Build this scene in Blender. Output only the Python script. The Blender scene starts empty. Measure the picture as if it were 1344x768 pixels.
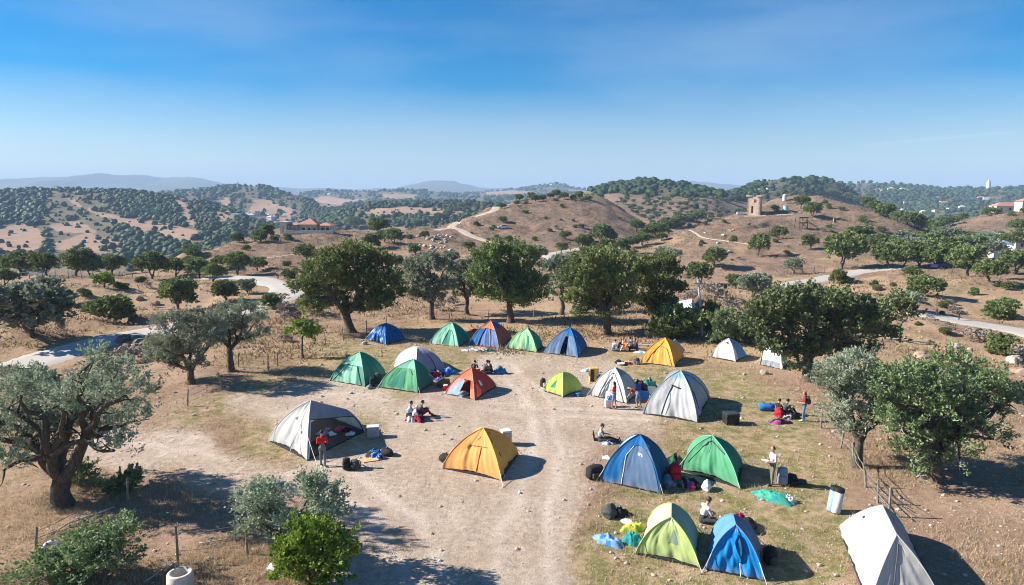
import bpy, math, random
import numpy as np
from mathutils import Vector, Matrix
R = math.radians
S = bpy.context.scene
COL = S.collection

# ------------------------------------------------------------------ camera
CAM_H, FPX, PITCH = 13.0, 900.0, math.atan(128 / 900.0)
cam_d = bpy.data.cameras.new('camera')
cam = bpy.data.objects.new('camera', cam_d); COL.objects.link(cam)
cam.location = (0, 0, CAM_H); cam.rotation_euler = (math.pi / 2 - PITCH, 0, 0)
cam_d.sensor_width = 36; cam_d.lens = 36 * FPX / 1344
cam_d.clip_start = 0.3; cam_d.clip_end = 40000
S.camera = cam

# ------------------------------------------------------------------ sky, sun, exposure
SUN_EL, SUN_AZ = 31.0, 6.0          # degrees; azimuth turned from -X towards +Y
W = bpy.data.worlds.new('World'); S.world = W; W.use_nodes = True
wn, wl = W.node_tree.nodes, W.node_tree.links
bg = wn['Background']; bg.inputs['Strength'].default_value = 0.050
sky = wn.new('ShaderNodeTexSky'); sky.sky_type = 'NISHITA'; sky.sun_disc = False
sky.sun_elevation = R(SUN_EL); sky.altitude = 300
sx, sy = -math.cos(R(SUN_AZ)), math.sin(R(SUN_AZ))
sky.sun_rotation = math.atan2(sx, sy)
sky.air_density = 1.0; sky.dust_density = 0.25; sky.ozone_density = 4.0
hs = wn.new('ShaderNodeHueSaturation'); hs.inputs['Hue'].default_value = .502
tc = wn.new('ShaderNodeTexCoord'); sz_ = wn.new('ShaderNodeSeparateXYZ'); wl.new(tc.outputs['Generated'], sz_.inputs[0])
sm = wn.new('ShaderNodeMapRange'); wl.new(sz_.outputs['Z'], sm.inputs['Value'])
for k_, q_ in zip(('From Min', 'From Max', 'To Min', 'To Max'), (.0, .32, .85, 2.7)): sm.inputs[k_].default_value = q_
wl.new(sm.outputs[0], hs.inputs['Saturation']); hs.inputs['Value'].default_value = 1.14
wl.new(sky.outputs['Color'], hs.inputs['Color'])
# faint veil of high cloud
mp = wn.new('ShaderNodeMapping'); mp.inputs['Scale'].default_value = (1.1, 0.8, 5.0)
mp.inputs['Rotation'].default_value = (0, 0.12, 0)
nz = wn.new('ShaderNodeTexNoise'); nz.inputs['Scale'].default_value = 1.7; nz.inputs['Detail'].default_value = 7; nz.inputs['Roughness'].default_value = .52
cr = wn.new('ShaderNodeMapRange'); cr.inputs['From Min'].default_value = .45; cr.inputs['From Max'].default_value = .85
cr.inputs['To Min'].default_value = 0; cr.inputs['To Max'].default_value = .50
mx = wn.new('ShaderNodeMixRGB'); mx.inputs['Color2'].default_value = (4.6, 5.8, 7.6, 1)
wl.new(tc.outputs['Generated'], mp.inputs['Vector']); wl.new(mp.outputs['Vector'], nz.inputs['Vector'])
wl.new(nz.outputs['Fac'], cr.inputs['Value']); wl.new(cr.outputs['Result'], mx.inputs['Fac'])
wl.new(hs.outputs['Color'], mx.inputs['Color1']); 
# one thin streak of cirrus low on the right
def _dir(px, row):
    a_, b_ = (px - 672) / FPX, (row - 384) / FPX; return Vector((a_, math.cos(PITCH) - b_ * math.sin(PITCH), -math.sin(PITCH) - b_ * math.cos(PITCH))).normalized()
d0, d1 = _dir(1150, 189), _dir(1320, 174); pn = d0.cross(d1).normalized()
vd = wn.new('ShaderNodeVectorMath'); vd.operation = 'DOT_PRODUCT'; vd.inputs[1].default_value = pn; wl.new(tc.outputs['Generated'], vd.inputs[0])
ab = wn.new('ShaderNodeMath'); ab.operation = 'ABSOLUTE'; wl.new(vd.outputs['Value'], ab.inputs[0])
b1 = wn.new('ShaderNodeMapRange'); wl.new(ab.outputs[0], b1.inputs['Value']); b1.inputs['From Min'].default_value = .0; b1.inputs['From Max'].default_value = .0028; b1.inputs['To Min'].default_value = .26; b1.inputs['To Max'].default_value = 0
vm = wn.new('ShaderNodeVectorMath'); vm.operation = 'DOT_PRODUCT'; vm.inputs[1].default_value = (d0 + d1).normalized(); wl.new(tc.outputs['Generated'], vm.inputs[0])
b2 = wn.new('ShaderNodeMapRange'); wl.new(vm.outputs['Value'], b2.inputs['Value']); b2.inputs['From Min'].default_value = .9955; b2.inputs['From Max'].default_value = .9985
bm2 = wn.new('ShaderNodeMath'); bm2.operation = 'MULTIPLY'; wl.new(b1.outputs[0], bm2.inputs[0]); wl.new(b2.outputs[0], bm2.inputs[1])
mx2 = wn.new('ShaderNodeMixRGB'); mx2.inputs['Color2'].default_value = (7.5, 8.2, 9.2, 1); wl.new(bm2.outputs[0], mx2.inputs['Fac']); wl.new(mx.outputs['Color'], mx2.inputs['Color1'])
wl.new(mx2.outputs['Color'], bg.inputs['Color'])

sun_d = bpy.data.lights.new('sun', 'SUN'); sun_d.energy = 5.0; sun_d.angle = R(.53); sun_d.color = (1, .93, .83)
sun = bpy.data.objects.new('sun', sun_d); COL.objects.link(sun)
sv = Vector((sx * math.cos(R(SUN_EL)), sy * math.cos(R(SUN_EL)), math.sin(R(SUN_EL))))
sun.rotation_euler = sv.to_track_quat('Z', 'Y').to_euler()
sun.location = (0, 0, 60)
S.view_settings.view_transform = 'Standard'; S.view_settings.look = 'None'
S.view_settings.exposure = 1.18; S.view_settings.gamma = 1; S.view_settings.use_curve_mapping = False
S.cycles.use_denoising = True; S.cycles.filter_width = 1.05
S.cycles.max_bounces = 6; S.cycles.diffuse_bounces = 3; S.cycles.transparent_max_bounces = 8
S.cycles.volume_bounces = 0; S.cycles.sample_clamp_indirect = 4; S.cycles.caustics_reflective = False; S.cycles.caustics_refractive = False

# ------------------------------------------------------------------ small helpers
def tag(o, label=None, cat=None, group=None, kind=None):
    if label: o['label'] = label
    if cat: o['category'] = cat
    if group: o['group'] = group
    if kind: o['kind'] = kind
    return o
def empty(name, loc, rz=0.0, label=None, cat=None, group=None):
    o = bpy.data.objects.new(name, None); COL.objects.link(o)
    o.location = loc; o.rotation_euler = (0, 0, rz); o.empty_display_size = .2
    return tag(o, label, cat, group)

class MB:
    """collects vertices and faces, built as one mesh"""
    def __init__(s): s.v = []; s.f = []; s.m = []; s.n = 0
    def add(s, v, f, m=0):
        v = np.asarray(v, float).reshape(-1, 3)
        s.v.append(v); s.f.extend([tuple(int(i) + s.n for i in q) for q in f]); s.m.extend([m] * len(f)); s.n += len(v)
        return s
    def box(s, c, size, rz=0, m=0, taper=1.0, bevel=0.0, rot=None):
        x, y, z = [q / 2 for q in size]
        if bevel <= 0:
            v = np.array([[i * x * (taper if k > 0 else 1), j * y * (taper if k > 0 else 1), k * z] for k in (-1, 1) for j in (-1, 1) for i in (-1, 1)])
            f = [(0, 2, 3, 1), (4, 5, 7, 6), (0, 1, 5, 4), (2, 6, 7, 3), (0, 4, 6, 2), (1, 3, 7, 5)]
        else:
            b = min(bevel, x * .95, y * .95, z * .95); v = []; f = []
            rings = [(-z, b), (-z + b * .3, b * .3), (-z + b, 0), (z - b, 0), (z - b * .3, b * .3), (z, b)]
            for zz, ins in rings:
                k = taper if zz > 0 else 1
                X, Y = (x - ins) * k, (y - ins) * k; c2 = b * .8
                for (px_, py_, a0) in ((X, Y, 0), (-X, Y, 90), (-X, -Y, 180), (X, -Y, 270)):
                    for a in (0, 45, 90):
                        A = R(a0 + a); cx = px_ - math.copysign(c2, px_); cy = py_ - math.copysign(c2, py_)
                        v.append((cx + c2 * math.cos(A), cy + c2 * math.sin(A), zz))
            n = 12
            for r in range(len(rings) - 1):
                for i in range(n): f.append((r * n + i, r * n + (i + 1) % n, (r + 1) * n + (i + 1) % n, (r + 1) * n + i))
            f.append(tuple(range(n))[::-1]); f.append(tuple((len(rings) - 1) * n + i for i in range(n)))
            v = np.array(v)
        if rot is not None: v = v @ np.array(rot.to_matrix()).T
        if rz: ca, sa = math.cos(rz), math.sin(rz); v = np.stack([v[:, 0] * ca - v[:, 1] * sa, v[:, 0] * sa + v[:, 1] * ca, v[:, 2]], 1)
        return s.add(v + np.array(c), f, m)
    def tube(s, pts, rad, n=6, m=0, cap=True):
        P = np.asarray(pts, float); k = len(P)
        rad = np.full(k, rad) if np.isscalar(rad) else np.asarray(rad, float)
        T = np.gradient(P, axis=0); T /= np.linalg.norm(T, axis=1, keepdims=True) + 1e-9
        up = np.array([0, 0, 1.]) if abs(T[0][2]) < .9 else np.array([1., 0, 0])
        a = np.cross(T[0], up); a /= np.linalg.norm(a); V = []
        ang = np.arange(n) * 2 * math.pi / n
        for i in range(k):
            a = a - T[i] * a.dot(T[i]); a /= np.linalg.norm(a) + 1e-9; b = np.cross(T[i], a)
            V.append(P[i] + rad[i] * (np.cos(ang)[:, None] * a + np.sin(ang)[:, None] * b))
        f = [(r * n + i, r * n + (i + 1) % n, (r + 1) * n + (i + 1) % n, (r + 1) * n + i) for r in range(k - 1) for i in range(n)]
        if cap: f.append(tuple(range(n))[::-1]); f.append(tuple((k - 1) * n + i for i in range(n)))
        return s.add(np.concatenate(V), f, m)
    def ell(s, c, r, nu=12, nv=8, m=0, noise=0, seed=0, flat=False):
        rg = np.random.RandomState(seed); V = [(0, 0, -1)]; r = np.array(r if not np.isscalar(r) else (r, r, r), float)
        for j in range(1, nv):
            t = math.pi * j / nv
            for i in range(nu): V.append((math.sin(t) * math.cos(2 * math.pi * i / nu), math.sin(t) * math.sin(2 * math.pi * i / nu), -math.cos(t)))
        V.append((0, 0, 1)); V = np.array(V)
        if noise: V *= (1 + noise * (rg.rand(len(V), 1) - .5) * 2)
        if flat: V[:, 2] = np.maximum(V[:, 2], -.45)
        f = [(0, 1 + (i + 1) % nu, 1 + i) for i in range(nu)]
        for j in range(nv - 2):
            for i in range(nu): a = 1 + j * nu; f.append((a + i, a + (i + 1) % nu, a + nu + (i + 1) % nu, a + nu + i))
        L = len(V) - 1; a = 1 + (nv - 2) * nu; f += [(a + i, a + (i + 1) % nu, L) for i in range(nu)]
        return s.add(V * r + np.array(c), f, m)
    def build(s, name, mats, parent=None, smooth=False, label=None):
        v = np.concatenate(s.v) if s.v else np.zeros((0, 3))
        me = bpy.data.meshes.new(name)
        if s.f and all(len(q) == len(s.f[0]) for q in s.f[:50]) and len(s.f) > 3000 and all(len(q) == 4 for q in s.f):
            fa = np.array(s.f, np.int32); me.vertices.add(len(v)); me.vertices.foreach_set('co', v.astype(np.float32).ravel())
            me.loops.add(fa.size); me.loops.foreach_set('vertex_index', fa.ravel())
            me.polygons.add(len(fa)); me.polygons.foreach_set('loop_start', np.arange(0, fa.size, 4, dtype=np.int32)); me.update(calc_edges=True)
        else: me.from_pydata(v.tolist(), [], s.f); me.update()
        if not isinstance(mats, (list, tuple)): mats = [mats]
        for q in mats: me.materials.append(q)
        if len(mats) > 1: me.polygons.foreach_set('material_index', np.array(s.m, np.int32))
        if smooth: me.polygons.foreach_set('use_smooth', np.ones(len(me.polygons), bool))
        o = bpy.data.objects.new(name, me); COL.objects.link(o)
        if parent is not None: o.parent = parent
        if label: o['label'] = label
        return o

def quad_mesh(name, V, mats, tint=None, quads=True):
    """V: (n,k,3) independent faces"""
    n, k = V.shape[:2]; me = bpy.data.meshes.new(name)
    me.vertices.add(n * k); me.vertices.foreach_set('co', V.astype(np.float32).ravel())
    me.loops.add(n * k); me.loops.foreach_set('vertex_index', np.arange(n * k, dtype=np.int32))
    me.polygons.add(n); me.polygons.foreach_set('loop_start', np.arange(0, n * k, k, dtype=np.int32)); me.update(calc_edges=True)
    me.materials.append(mats)
    if tint is not None:
        a = me.attributes.new('tint', 'FLOAT', 'FACE'); a.data.foreach_set('value', tint.astype(np.float32))
    return me

# value noise in numpy
_rs = np.random.RandomState(5); _G = _rs.rand(256, 256).astype(np.float32)
def vnoise(x, y):
    xi, yi = np.floor(x).astype(int), np.floor(y).astype(int); fx, fy = x - xi, y - yi
    fx = fx * fx * (3 - 2 * fx); fy = fy * fy * (3 - 2 * fy)
    a = _G[xi & 255, yi & 255]; b = _G[(xi + 1) & 255, yi & 255]; c = _G[xi & 255, (yi + 1) & 255]; d = _G[(xi + 1) & 255, (yi + 1) & 255]
    return (a * (1 - fx) + b * fx) * (1 - fy) + (c * (1 - fx) + d * fx) * fy
def fbm(x, y, o=4, gain=.5):
    s = 0; a = 1; t = 0
    for i in range(o): s = s + a * (vnoise(x * 2 ** i + 17 * i, y * 2 ** i + 31 * i) - .5); t += a; a *= gain
    return s / t * 2

# ------------------------------------------------------------------ materials
def new_mat(name):
    m = bpy.data.materials.new(name); m.use_nodes = True
    nt = m.node_tree; b = nt.nodes['Principled BSDF']; b.inputs['Specular IOR Level'].default_value = .25
    return m, nt.nodes, nt.links, b
def ramp(N, stops):
    r = N.new('ShaderNodeValToRGB'); e = r.color_ramp.elements
    while len(e) < len(stops): e.new(.5)
    for q, (p, c) in zip(e, stops): q.position = p; q.color = (*c, 1)
    return r
def noise(N, L, vec, sc, det=4, rough=.55):
    n = N.new('ShaderNodeTexNoise'); n.inputs['Scale'].default_value = sc; n.inputs['Detail'].default_value = det; n.inputs['Roughness'].default_value = rough
    L.new(vec, n.inputs['Vector']); return n.outputs['Fac']
def mixc(N, L, fac, a, b, mode='MIX'):
    m = N.new('ShaderNodeMixRGB'); m.blend_type = mode
    for s, q in ((m.inputs['Fac'], fac), (m.inputs['Color1'], a), (m.inputs['Color2'], b)):
        if isinstance(q, (int, float)): s.default_value = q
        elif isinstance(q, tuple): s.default_value = (*q, 1)
        else: L.new(q, s)
    return m.outputs['Color']
def mrange(N, L, v, a, b, c=0.0, d=1.0):
    m = N.new('ShaderNodeMapRange'); L.new(v, m.inputs['Value'])
    for k, q in zip(('From Min', 'From Max', 'To Min', 'To Max'), (a, b, c, d)): m.inputs[k].default_value = q
    return m.outputs['Result']
def bump(N, L, b, h, st, dist):
    q = N.new('ShaderNodeBump'); q.inputs['Strength'].default_value = st; q.inputs['Distance'].default_value = dist
    L.new(h, q.inputs['Height']); L.new(q.outputs['Normal'], b.inputs['Normal'])

_mc = {}
def plain(name, col, rough=.6, metal=0.0, spec=.3, var=.18, sc=6.0, bmp=.0):
    k = (name, col)
    if k in _mc: return _mc[k]
    m, N, L, b = new_mat(name); t = N.new('ShaderNodeTexCoord').outputs['Object']
    n = noise(N, L, t, sc, 5)
    c = mixc(N, L, mrange(N, L, n, .3, .7), tuple(q * (1 - var) for q in col), tuple(min(1, q * (1 + var)) for q in col))
    L.new(c, b.inputs['Base Color']); b.inputs['Roughness'].default_value = rough; b.inputs['Metallic'].default_value = metal; b.inputs['Specular IOR Level'].default_value = spec
    if bmp: bump(N, L, b, n, bmp, .05)
    _mc[k] = m; return m
def fabric(name, col, rough=.62, wr=.5, trans=.22):
    """tent cloth: slightly glossy, lets some light through, fine creases, dust at the hem"""
    k = ('fab', name, col)
    if k in _mc: return _mc[k]
    m, N, L, b = new_mat(name); t = N.new('ShaderNodeTexCoord').outputs['Object']
    n1 = noise(N, L, t, 1.3, 6, .6)
    c = mixc(N, L, mrange(N, L, n1, .3, .72), tuple(q * .86 for q in col), tuple(min(.95, q * 1.1 + .005) for q in col))
    sp = N.new('ShaderNodeSeparateXYZ'); L.new(t, sp.inputs[0])
    n2 = noise(N, L, t, 5, 4)
    ad = N.new('ShaderNodeMath'); ad.operation = 'MULTIPLY_ADD'; L.new(n2, ad.inputs[0]); ad.inputs[1].default_value = .5; L.new(sp.outputs['Z'], ad.inputs[2])
    dust = mrange(N, L, ad.outputs[0], .18, .55, .38, 0)
    c = mixc(N, L, dust, c, (.42, .34, .26))
    L.new(c, b.inputs['Base Color']); b.inputs['Roughness'].default_value = rough; b.inputs['Specular IOR Level'].default_value = .22
    mp = N.new('ShaderNodeMapping'); mp.inputs['Scale'].default_value = (2.2, 2.2, .9); L.new(t, mp.inputs['Vector'])
    w = noise(N, L, mp.outputs['Vector'], 1.6, 5, .5); bump(N, L, b, w, wr * .7, .06)
    tr = N.new('ShaderNodeBsdfTranslucent'); L.new(c, tr.inputs['Color'])
    ms = N.new('ShaderNodeMixShader'); ms.inputs[0].default_value = trans
    L.new(b.outputs[0], ms.inputs[1]); L.new(tr.outputs[0], ms.inputs[2]); L.new(ms.outputs[0], N['Material Output'].inputs['Surface'])
    _mc[k] = m; return m
def leafmat(name, lo, hi, trans=.24, rough=.55):
    m, N, L, b = new_mat(name); b.inputs['Specular IOR Level'].default_value = .10
    at = N.new('ShaderNodeAttribute'); at.attribute_name = 'tint'
    oi = N.new('ShaderNodeObjectInfo')
    c = mixc(N, L, at.outputs['Fac'], lo, hi)
    hv = N.new('ShaderNodeHueSaturation'); L.new(c, hv.inputs['Color'])
    L.new(mrange(N, L, oi.outputs['Random'], 0, 1, .485, .52), hv.inputs['Hue'])
    L.new(mrange(N, L, oi.outputs['Random'], 0, 1, .85, 1.2), hv.inputs['Value'])
    L.new(hv.outputs['Color'], b.inputs['Base Color']); b.inputs['Roughness'].default_value = rough
    tr = N.new('ShaderNodeBsdfTranslucent'); L.new(hv.outputs['Color'], tr.inputs['Color'])
    ms = N.new('ShaderNodeMixShader'); ms.inputs[0].default_value = trans
    L.new(b.outputs[0], ms.inputs[1]); L.new(tr.outputs[0], ms.inputs[2]); L.new(ms.outputs[0], N['Material Output'].inputs['Surface'])
    return m
M = dict(
    oak=leafmat('oak_leaves', (.055, .085, .028), (.33, .385, .145)),
    olive=leafmat('olive_leaves', (.12, .155, .095), (.42, .47, .34)),
    juniper=leafmat('juniper_leaves', (.075, .11, .05), (.30, .36, .17)),
    lush=leafmat('lush_leaves', (.08, .15, .02), (.34, .46, .075)),
    dryleaf=leafmat('dry_twigs', (.20, .17, .15), (.42, .36, .32), .1),
    straw=leafmat('straw', (.36, .26, .15), (.66, .54, .35), .35),
    grass=leafmat('short_grass', (.10, .15, .035), (.27, .31, .10), .35),
    scrub=leafmat('dry_scrub', (.16, .115, .065), (.46, .34, .20), .2),
    wood=leafmat('far_leaves', (.018, .034, .014), (.065, .095, .034), .2),
)
def barkmat(name, a, b_):
    m, N, L, b = new_mat(name); t = N.new('ShaderNodeTexCoord').outputs['Object']
    mp = N.new('ShaderNodeMapping'); mp.inputs['Scale'].default_value = (6, 6, 1.2); L.new(t, mp.inputs['Vector'])
    n = noise(N, L, mp.outputs['Vector'], 3, 7, .7); r = ramp(N, [(.3, a), (.7, b_)]); L.new(n, r.inputs[0])
    L.new(r.outputs[0], b.inputs['Base Color']); b.inputs['Roughness'].default_value = .9; bump(N, L, b, n, .9, .06); return m
M['bark'] = barkmat('bark', (.04, .03, .022), (.17, .14, .11))
M['deadwood'] = barkmat('dead_wood', (.30, .27, .24), (.62, .58, .54))
M['post'] = barkmat('weathered_post', (.12, .10, .08), (.40, .36, .31))
M['stone'] = plain('pale_stone', (.42, .37, .31), .9, var=.35, sc=2.5, bmp=.6)
M['wire'] = plain('wire', (.20, .19, .18), .6, .4)
# ------------------------------------------------------------------ projection helpers (camera geometry -> world metres)
CP, SP = math.cos(PITCH), math.sin(PITCH)
def ray(px, row):
    a, b = (px - 672) / FPX, (row - 384) / FPX
    return np.array([a, CP - b * SP, -SP - b * CP])
def at(px, row, Y):
    d = ray(px, row); return np.array([0, 0, CAM_H]) + d * (Y / d[1])
def proj(x, y, z):
    dz = z - CAM_H; dep = y * CP - dz * SP; up = y * SP + dz * CP
    dep = np.where(dep < .5, .5, dep)
    return 672 + FPX * x / dep, 384 - FPX * up / dep

# ------------------------------------------------------------------ terrain control points
ctl = []
def vis(*pts):
    for px, row, Y in pts: ctl.append(tuple(at(px, row, Y)))
def hid(*pts):
    for px, Y, z in pts: ctl.append(((px - 672) / FPX * Y * CP, Y, z))
for X in range(-24, 33, 8):
    for Y in (16, 24, 32, 42, 52, 62): ctl.append((X, Y, 0.0))
for X in (-8, 4, 16, 26): ctl.append((X, 74, -.1))
for a in range(0, 360, 30):                       # the plateau goes on round and behind the camera
    for r_ in (6, 14): ctl.append((r_ * math.sin(R(a)), r_ * math.cos(R(a)), 0))
for a in range(60, 301, 30):
    for r_, z in ((40, -.5), (120, -4), (500, -25), (2000, 5), (9000, 20)): ctl.append((r_ * math.sin(R(a)), r_ * math.cos(R(a)), z))
vis((20, 430, 72), (120, 430, 72), (240, 425, 76), (0, 465, 60), (80, 465, 60), (60, 505, 50), (150, 500, 50), (20, 545, 41), (130, 540, 41), (200, 470, 58),
    (0, 400, 88), (90, 400, 88), (180, 400, 90), (270, 395, 92), (350, 400, 86), (30, 378, 108), (130, 378, 108), (220, 378, 108), (300, 378, 108),
    (0, 363, 128), (100, 362, 130), (200, 361, 130), (300, 361, 132), (370, 372, 114), (330, 385, 100), (40, 366, 122))
hid((-60, 200, -20), (50, 190, -18), (150, 190, -18), (240, 180, -10), (0, 300, -38), (120, 300, -38), (220, 300, -34), (60, 420, -44), (200, 420, -42), (300, 380, -34), (300, 280, -16))
# house hill
vis((240, 338, 158), (290, 325, 185), (330, 314, 205), (360, 307, 222), (380, 304, 230), (430, 303, 232), (470, 304, 232), (510, 312, 215), (350, 335, 165),
    (420, 330, 172), (480, 335, 165), (400, 355, 136), (460, 360, 130), (340, 356, 138), (530, 335, 165))
hid((380, 290, -12), (450, 290, -12), (520, 280, -8), (340, 280, -16), (420, 400, -35), (500, 420, -32))
# middle ground
vis((500, 400, 86), (560, 400, 86), (620, 400, 86), (560, 370, 112), (620, 365, 118), (560, 345, 145), (600, 330, 170), (580, 312, 208), (700, 385, 98), (780, 380, 102),
    (700, 355, 135), (760, 355, 134), (860, 395, 88), (940, 395, 90), (540, 312, 210), (555, 300, 235))
# centre ridge
vis((590, 297, 262), (620, 285, 285), (650, 272, 310), (690, 263, 335), (740, 257, 350), (790, 262, 350), (815, 275, 335), (840, 292, 312), (860, 305, 290), (880, 322, 262),
    (600, 316, 214), (650, 305, 240), (700, 300, 250), (760, 300, 252), (800, 310, 240), (660, 330, 182), (720, 335, 175), (780, 340, 168), (830, 340, 172), (850, 328, 200))
hid((600, 360, -14), (660, 420, -10), (740, 450, -12), (800, 440, -14), (540, 300, -8), (860, 380, -14), (900, 340, -8))
# olive grove slope and wooded hill behind
vis((800, 296, 430), (860, 300, 430), (920, 296, 430), (960, 290, 450), (800, 275, 520), (860, 275, 520), (930, 275, 530), (820, 258, 640), (880, 258, 650), (940, 262, 640),
    (765, 252, 780), (800, 244, 800), (840, 239, 820), (880, 241, 820), (910, 247, 800), (935, 254, 780))
hid((840, 1100, -20), (900, 1100, -20), (960, 900, -8), (780, 1000, -20), (700, 700, -20), (700, 1000, -30))
# tower hill
vis((830, 352, 140), (880, 372, 122), (960, 376, 118), (1040, 372, 122), (1100, 362, 132), (1150, 356, 140), (900, 330, 185), (960, 330, 182), (1020, 335, 172), (1090, 335, 170),
    (1150, 330, 178), (870, 312, 232), (900, 303, 245), (930, 293, 258), (960, 286, 266), (1000, 284, 270), (1050, 285, 262), (1100, 305, 225), (1000, 280, 282), (1040, 279, 285), (970, 281, 282),
    (1020, 264, 330), (1050, 262, 335), (1085, 263, 330), (1110, 269, 312), (1150, 281, 290), (1190, 297, 266), (1225, 315, 240), (1170, 305, 235), (1200, 335, 186))
hid((980, 370, -4), (1040, 430, -10), (1100, 420, -12), (1160, 370, -14), (1210, 310, -8), (1000, 560, -12), (1100, 560, -22))
vis((950, 256, 800), (980, 248, 880), (1010, 243, 920), (1060, 239, 950), (1090, 242, 930), (1115, 250, 880), (980, 265, 680), (1040, 262, 720))
hid((1000, 1300, -20), (1060, 1300, -30), (1110, 700, -25))
# right field, shoulder hill, far wooded hills on the right
vis((1130, 400, 84), (1200, 412, 78), (1270, 425, 74), (1340, 438, 70), (1200, 380, 103), (1280, 380, 104), (1340, 385, 100), (1250, 355, 140), (1320, 355, 142), (1180, 356, 140), (1340, 460, 60), (1280, 470, 58),
    (1200, 345, 165), (1260, 340, 172), (1330, 340, 174), (1230, 322, 232), (1290, 322, 232), (1344, 318, 236), (1235, 302, 310), (1265, 291, 335), (1300, 281, 350), (1344, 275, 360), (1390, 272, 365))
hid((1230, 420, -20), (1300, 450, -30), (1380, 460, -30), (1200, 600, -45), (1300, 650, -50), (1160, 850, -48))
vis((1200, 296, 1000), (1270, 290, 1000), (1344, 285, 1000), (1180, 275, 1250), (1260, 272, 1250), (1340, 268, 1250), (1140, 265, 1350), (1100, 246, 1750), (1150, 241, 1800), (1180, 243, 1800), (1215, 249, 1750), (1260, 247, 1800), (1297, 246, 1800), (1344, 243, 1850), (1400, 242, 1850))
hid((1150, 2600, -20), (1300, 2600, -20))
# left wooded hill
vis((0, 345, 470), (80, 345, 470), (160, 345, 470), (240, 342, 480), (310, 335, 500), (0, 322, 560), (100, 322, 560), (200, 322, 570), (300, 318, 590), (0, 300, 680), (90, 298, 690), (180, 298, 690), (260, 298, 690), (320, 303, 660),
    (0, 275, 830), (100, 275, 830), (200, 277, 820), (280, 284, 780), (-60, 258, 980), (0, 254, 1000), (60, 252, 1010), (120, 251, 1010), (170, 254, 1000), (220, 259, 960), (270, 268, 900), (310, 281, 820), (345, 300, 720))
hid((0, 1300, -20), (120, 1300, -20), (220, 1200, -25), (300, 1050, -30), (360, 900, -40), (430, 650, -45))
vis((215, 256, 1500), (260, 251, 1600), (290, 248, 1650), (320, 247, 1650), (350, 249, 1600), (380, 256, 1500), (410, 264, 1400), (435, 274, 1250), (350, 270, 1300), (390, 280, 1150), (330, 285, 1080), (410, 292, 1000), (280, 268, 1350))
hid((320, 2300, -20), (400, 2200, -20), (220, 2200, -20))
vis((480, 272, 1000), (530, 268, 1050), (580, 270, 1050), (620, 268, 1000), (470, 292, 760), (540, 290, 760), (600, 285, 760), (660, 272, 900))
hid((500, 1500, -20), (600, 1500, -20))
vis((400, 256, 2500), (430, 252, 2600), (480, 254, 2600), (510, 251, 2600), (560, 253, 2600), (600, 257, 2500), (400, 272, 1700), (480, 268, 1800), (560, 266, 1800))
hid((450, 3600, -10), (560, 3600, -10), (680, 4400, 0), (850, 3500, 5), (1000, 3500, 5))
vis((620, 256, 3000), (660, 251, 3200), (700, 246, 3300), (725, 242, 3300), (750, 247, 3300), (775, 251, 3200), (690, 258, 2400), (750, 258, 2400))
# far mountains
vis((-40, 237, 6000), (0, 235, 6000), (30, 236, 6000), (60, 232, 6000), (95, 233, 6000), (125, 228, 6000), (150, 232, 6000), (175, 231, 6000), (215, 237, 6000), (245, 234, 6000), (270, 237, 6000), (300, 246, 6000),
    (350, 247, 5600), (400, 250, 5600), (440, 248, 5600), (500, 248, 6000), (535, 244, 6000), (585, 236, 6000), (620, 244, 6000), (660, 248, 6000), (720, 250, 6000), (830, 249, 6000), (895, 239, 6000), (945, 244, 6000), (980, 247, 6000), (1080, 245, 6000), (1100, 238, 6000), (1130, 247, 6000), (1250, 248, 6000), (1344, 247, 6000))
for p_ in range(-60, 1420, 150): hid((p_, 7600, -20), (p_, 4300, -20))
ctl = np.array(ctl)
def emb(x, y):
    r = np.hypot(x, y) + 1e-6; k = 2.6
    return np.stack([x / r * k, y / r * k, np.log(r)], -1)
E = emb(ctl[:, 0], ctl[:, 1]); c0 = .03
sc = lambda r: np.clip(r, 60, 1e9) / 60.0            # heights are interpolated relative to distance
def phi(d2): return np.sqrt(d2 + c0 * c0)
D = ((E[:, None] - E[None]) ** 2).sum(-1); rr = np.hypot(ctl[:, 0], ctl[:, 1])
n_ = len(E); A = np.zeros((n_ + 1, n_ + 1)); A[:n_, :n_] = phi(D) - np.eye(n_) * 4e-3; A[:n_, n_] = 1; A[n_, :n_] = 1
wgt = np.linalg.solve(A, np.append(ctl[:, 2] / sc(rr), 0))
def base_h(x, y):
    Q = emb(x.ravel(), y.ravel()); out = np.zeros(len(Q))
    for i in range(0, len(Q), 20000):
        q = Q[i:i + 20000]; d = (q ** 2).sum(1)[:, None] + (E ** 2).sum(1)[None] - 2 * q @ E.T
        out[i:i + 20000] = phi(np.maximum(d, 0)) @ wgt[:n_] + wgt[n_]
    return out.reshape(x.shape) * sc(np.hypot(x, y))
NR = 640; RMAX = 9000.0
rad = np.exp(np.linspace(math.log(5.0), math.log(RMAX), NR))
az = np.concatenate([np.arange(-180, -46, 6.0), np.arange(-42, 42.01, .14), np.arange(48, 180, 6.0)])
AZr = np.radians(az)
GX = np.sin(AZr)[:, None] * rad[None]; GY = np.cos(AZr)[:, None] * rad[None]
GZ = base_h(GX, GY)
rG = np.hypot(GX, GY)
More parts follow.
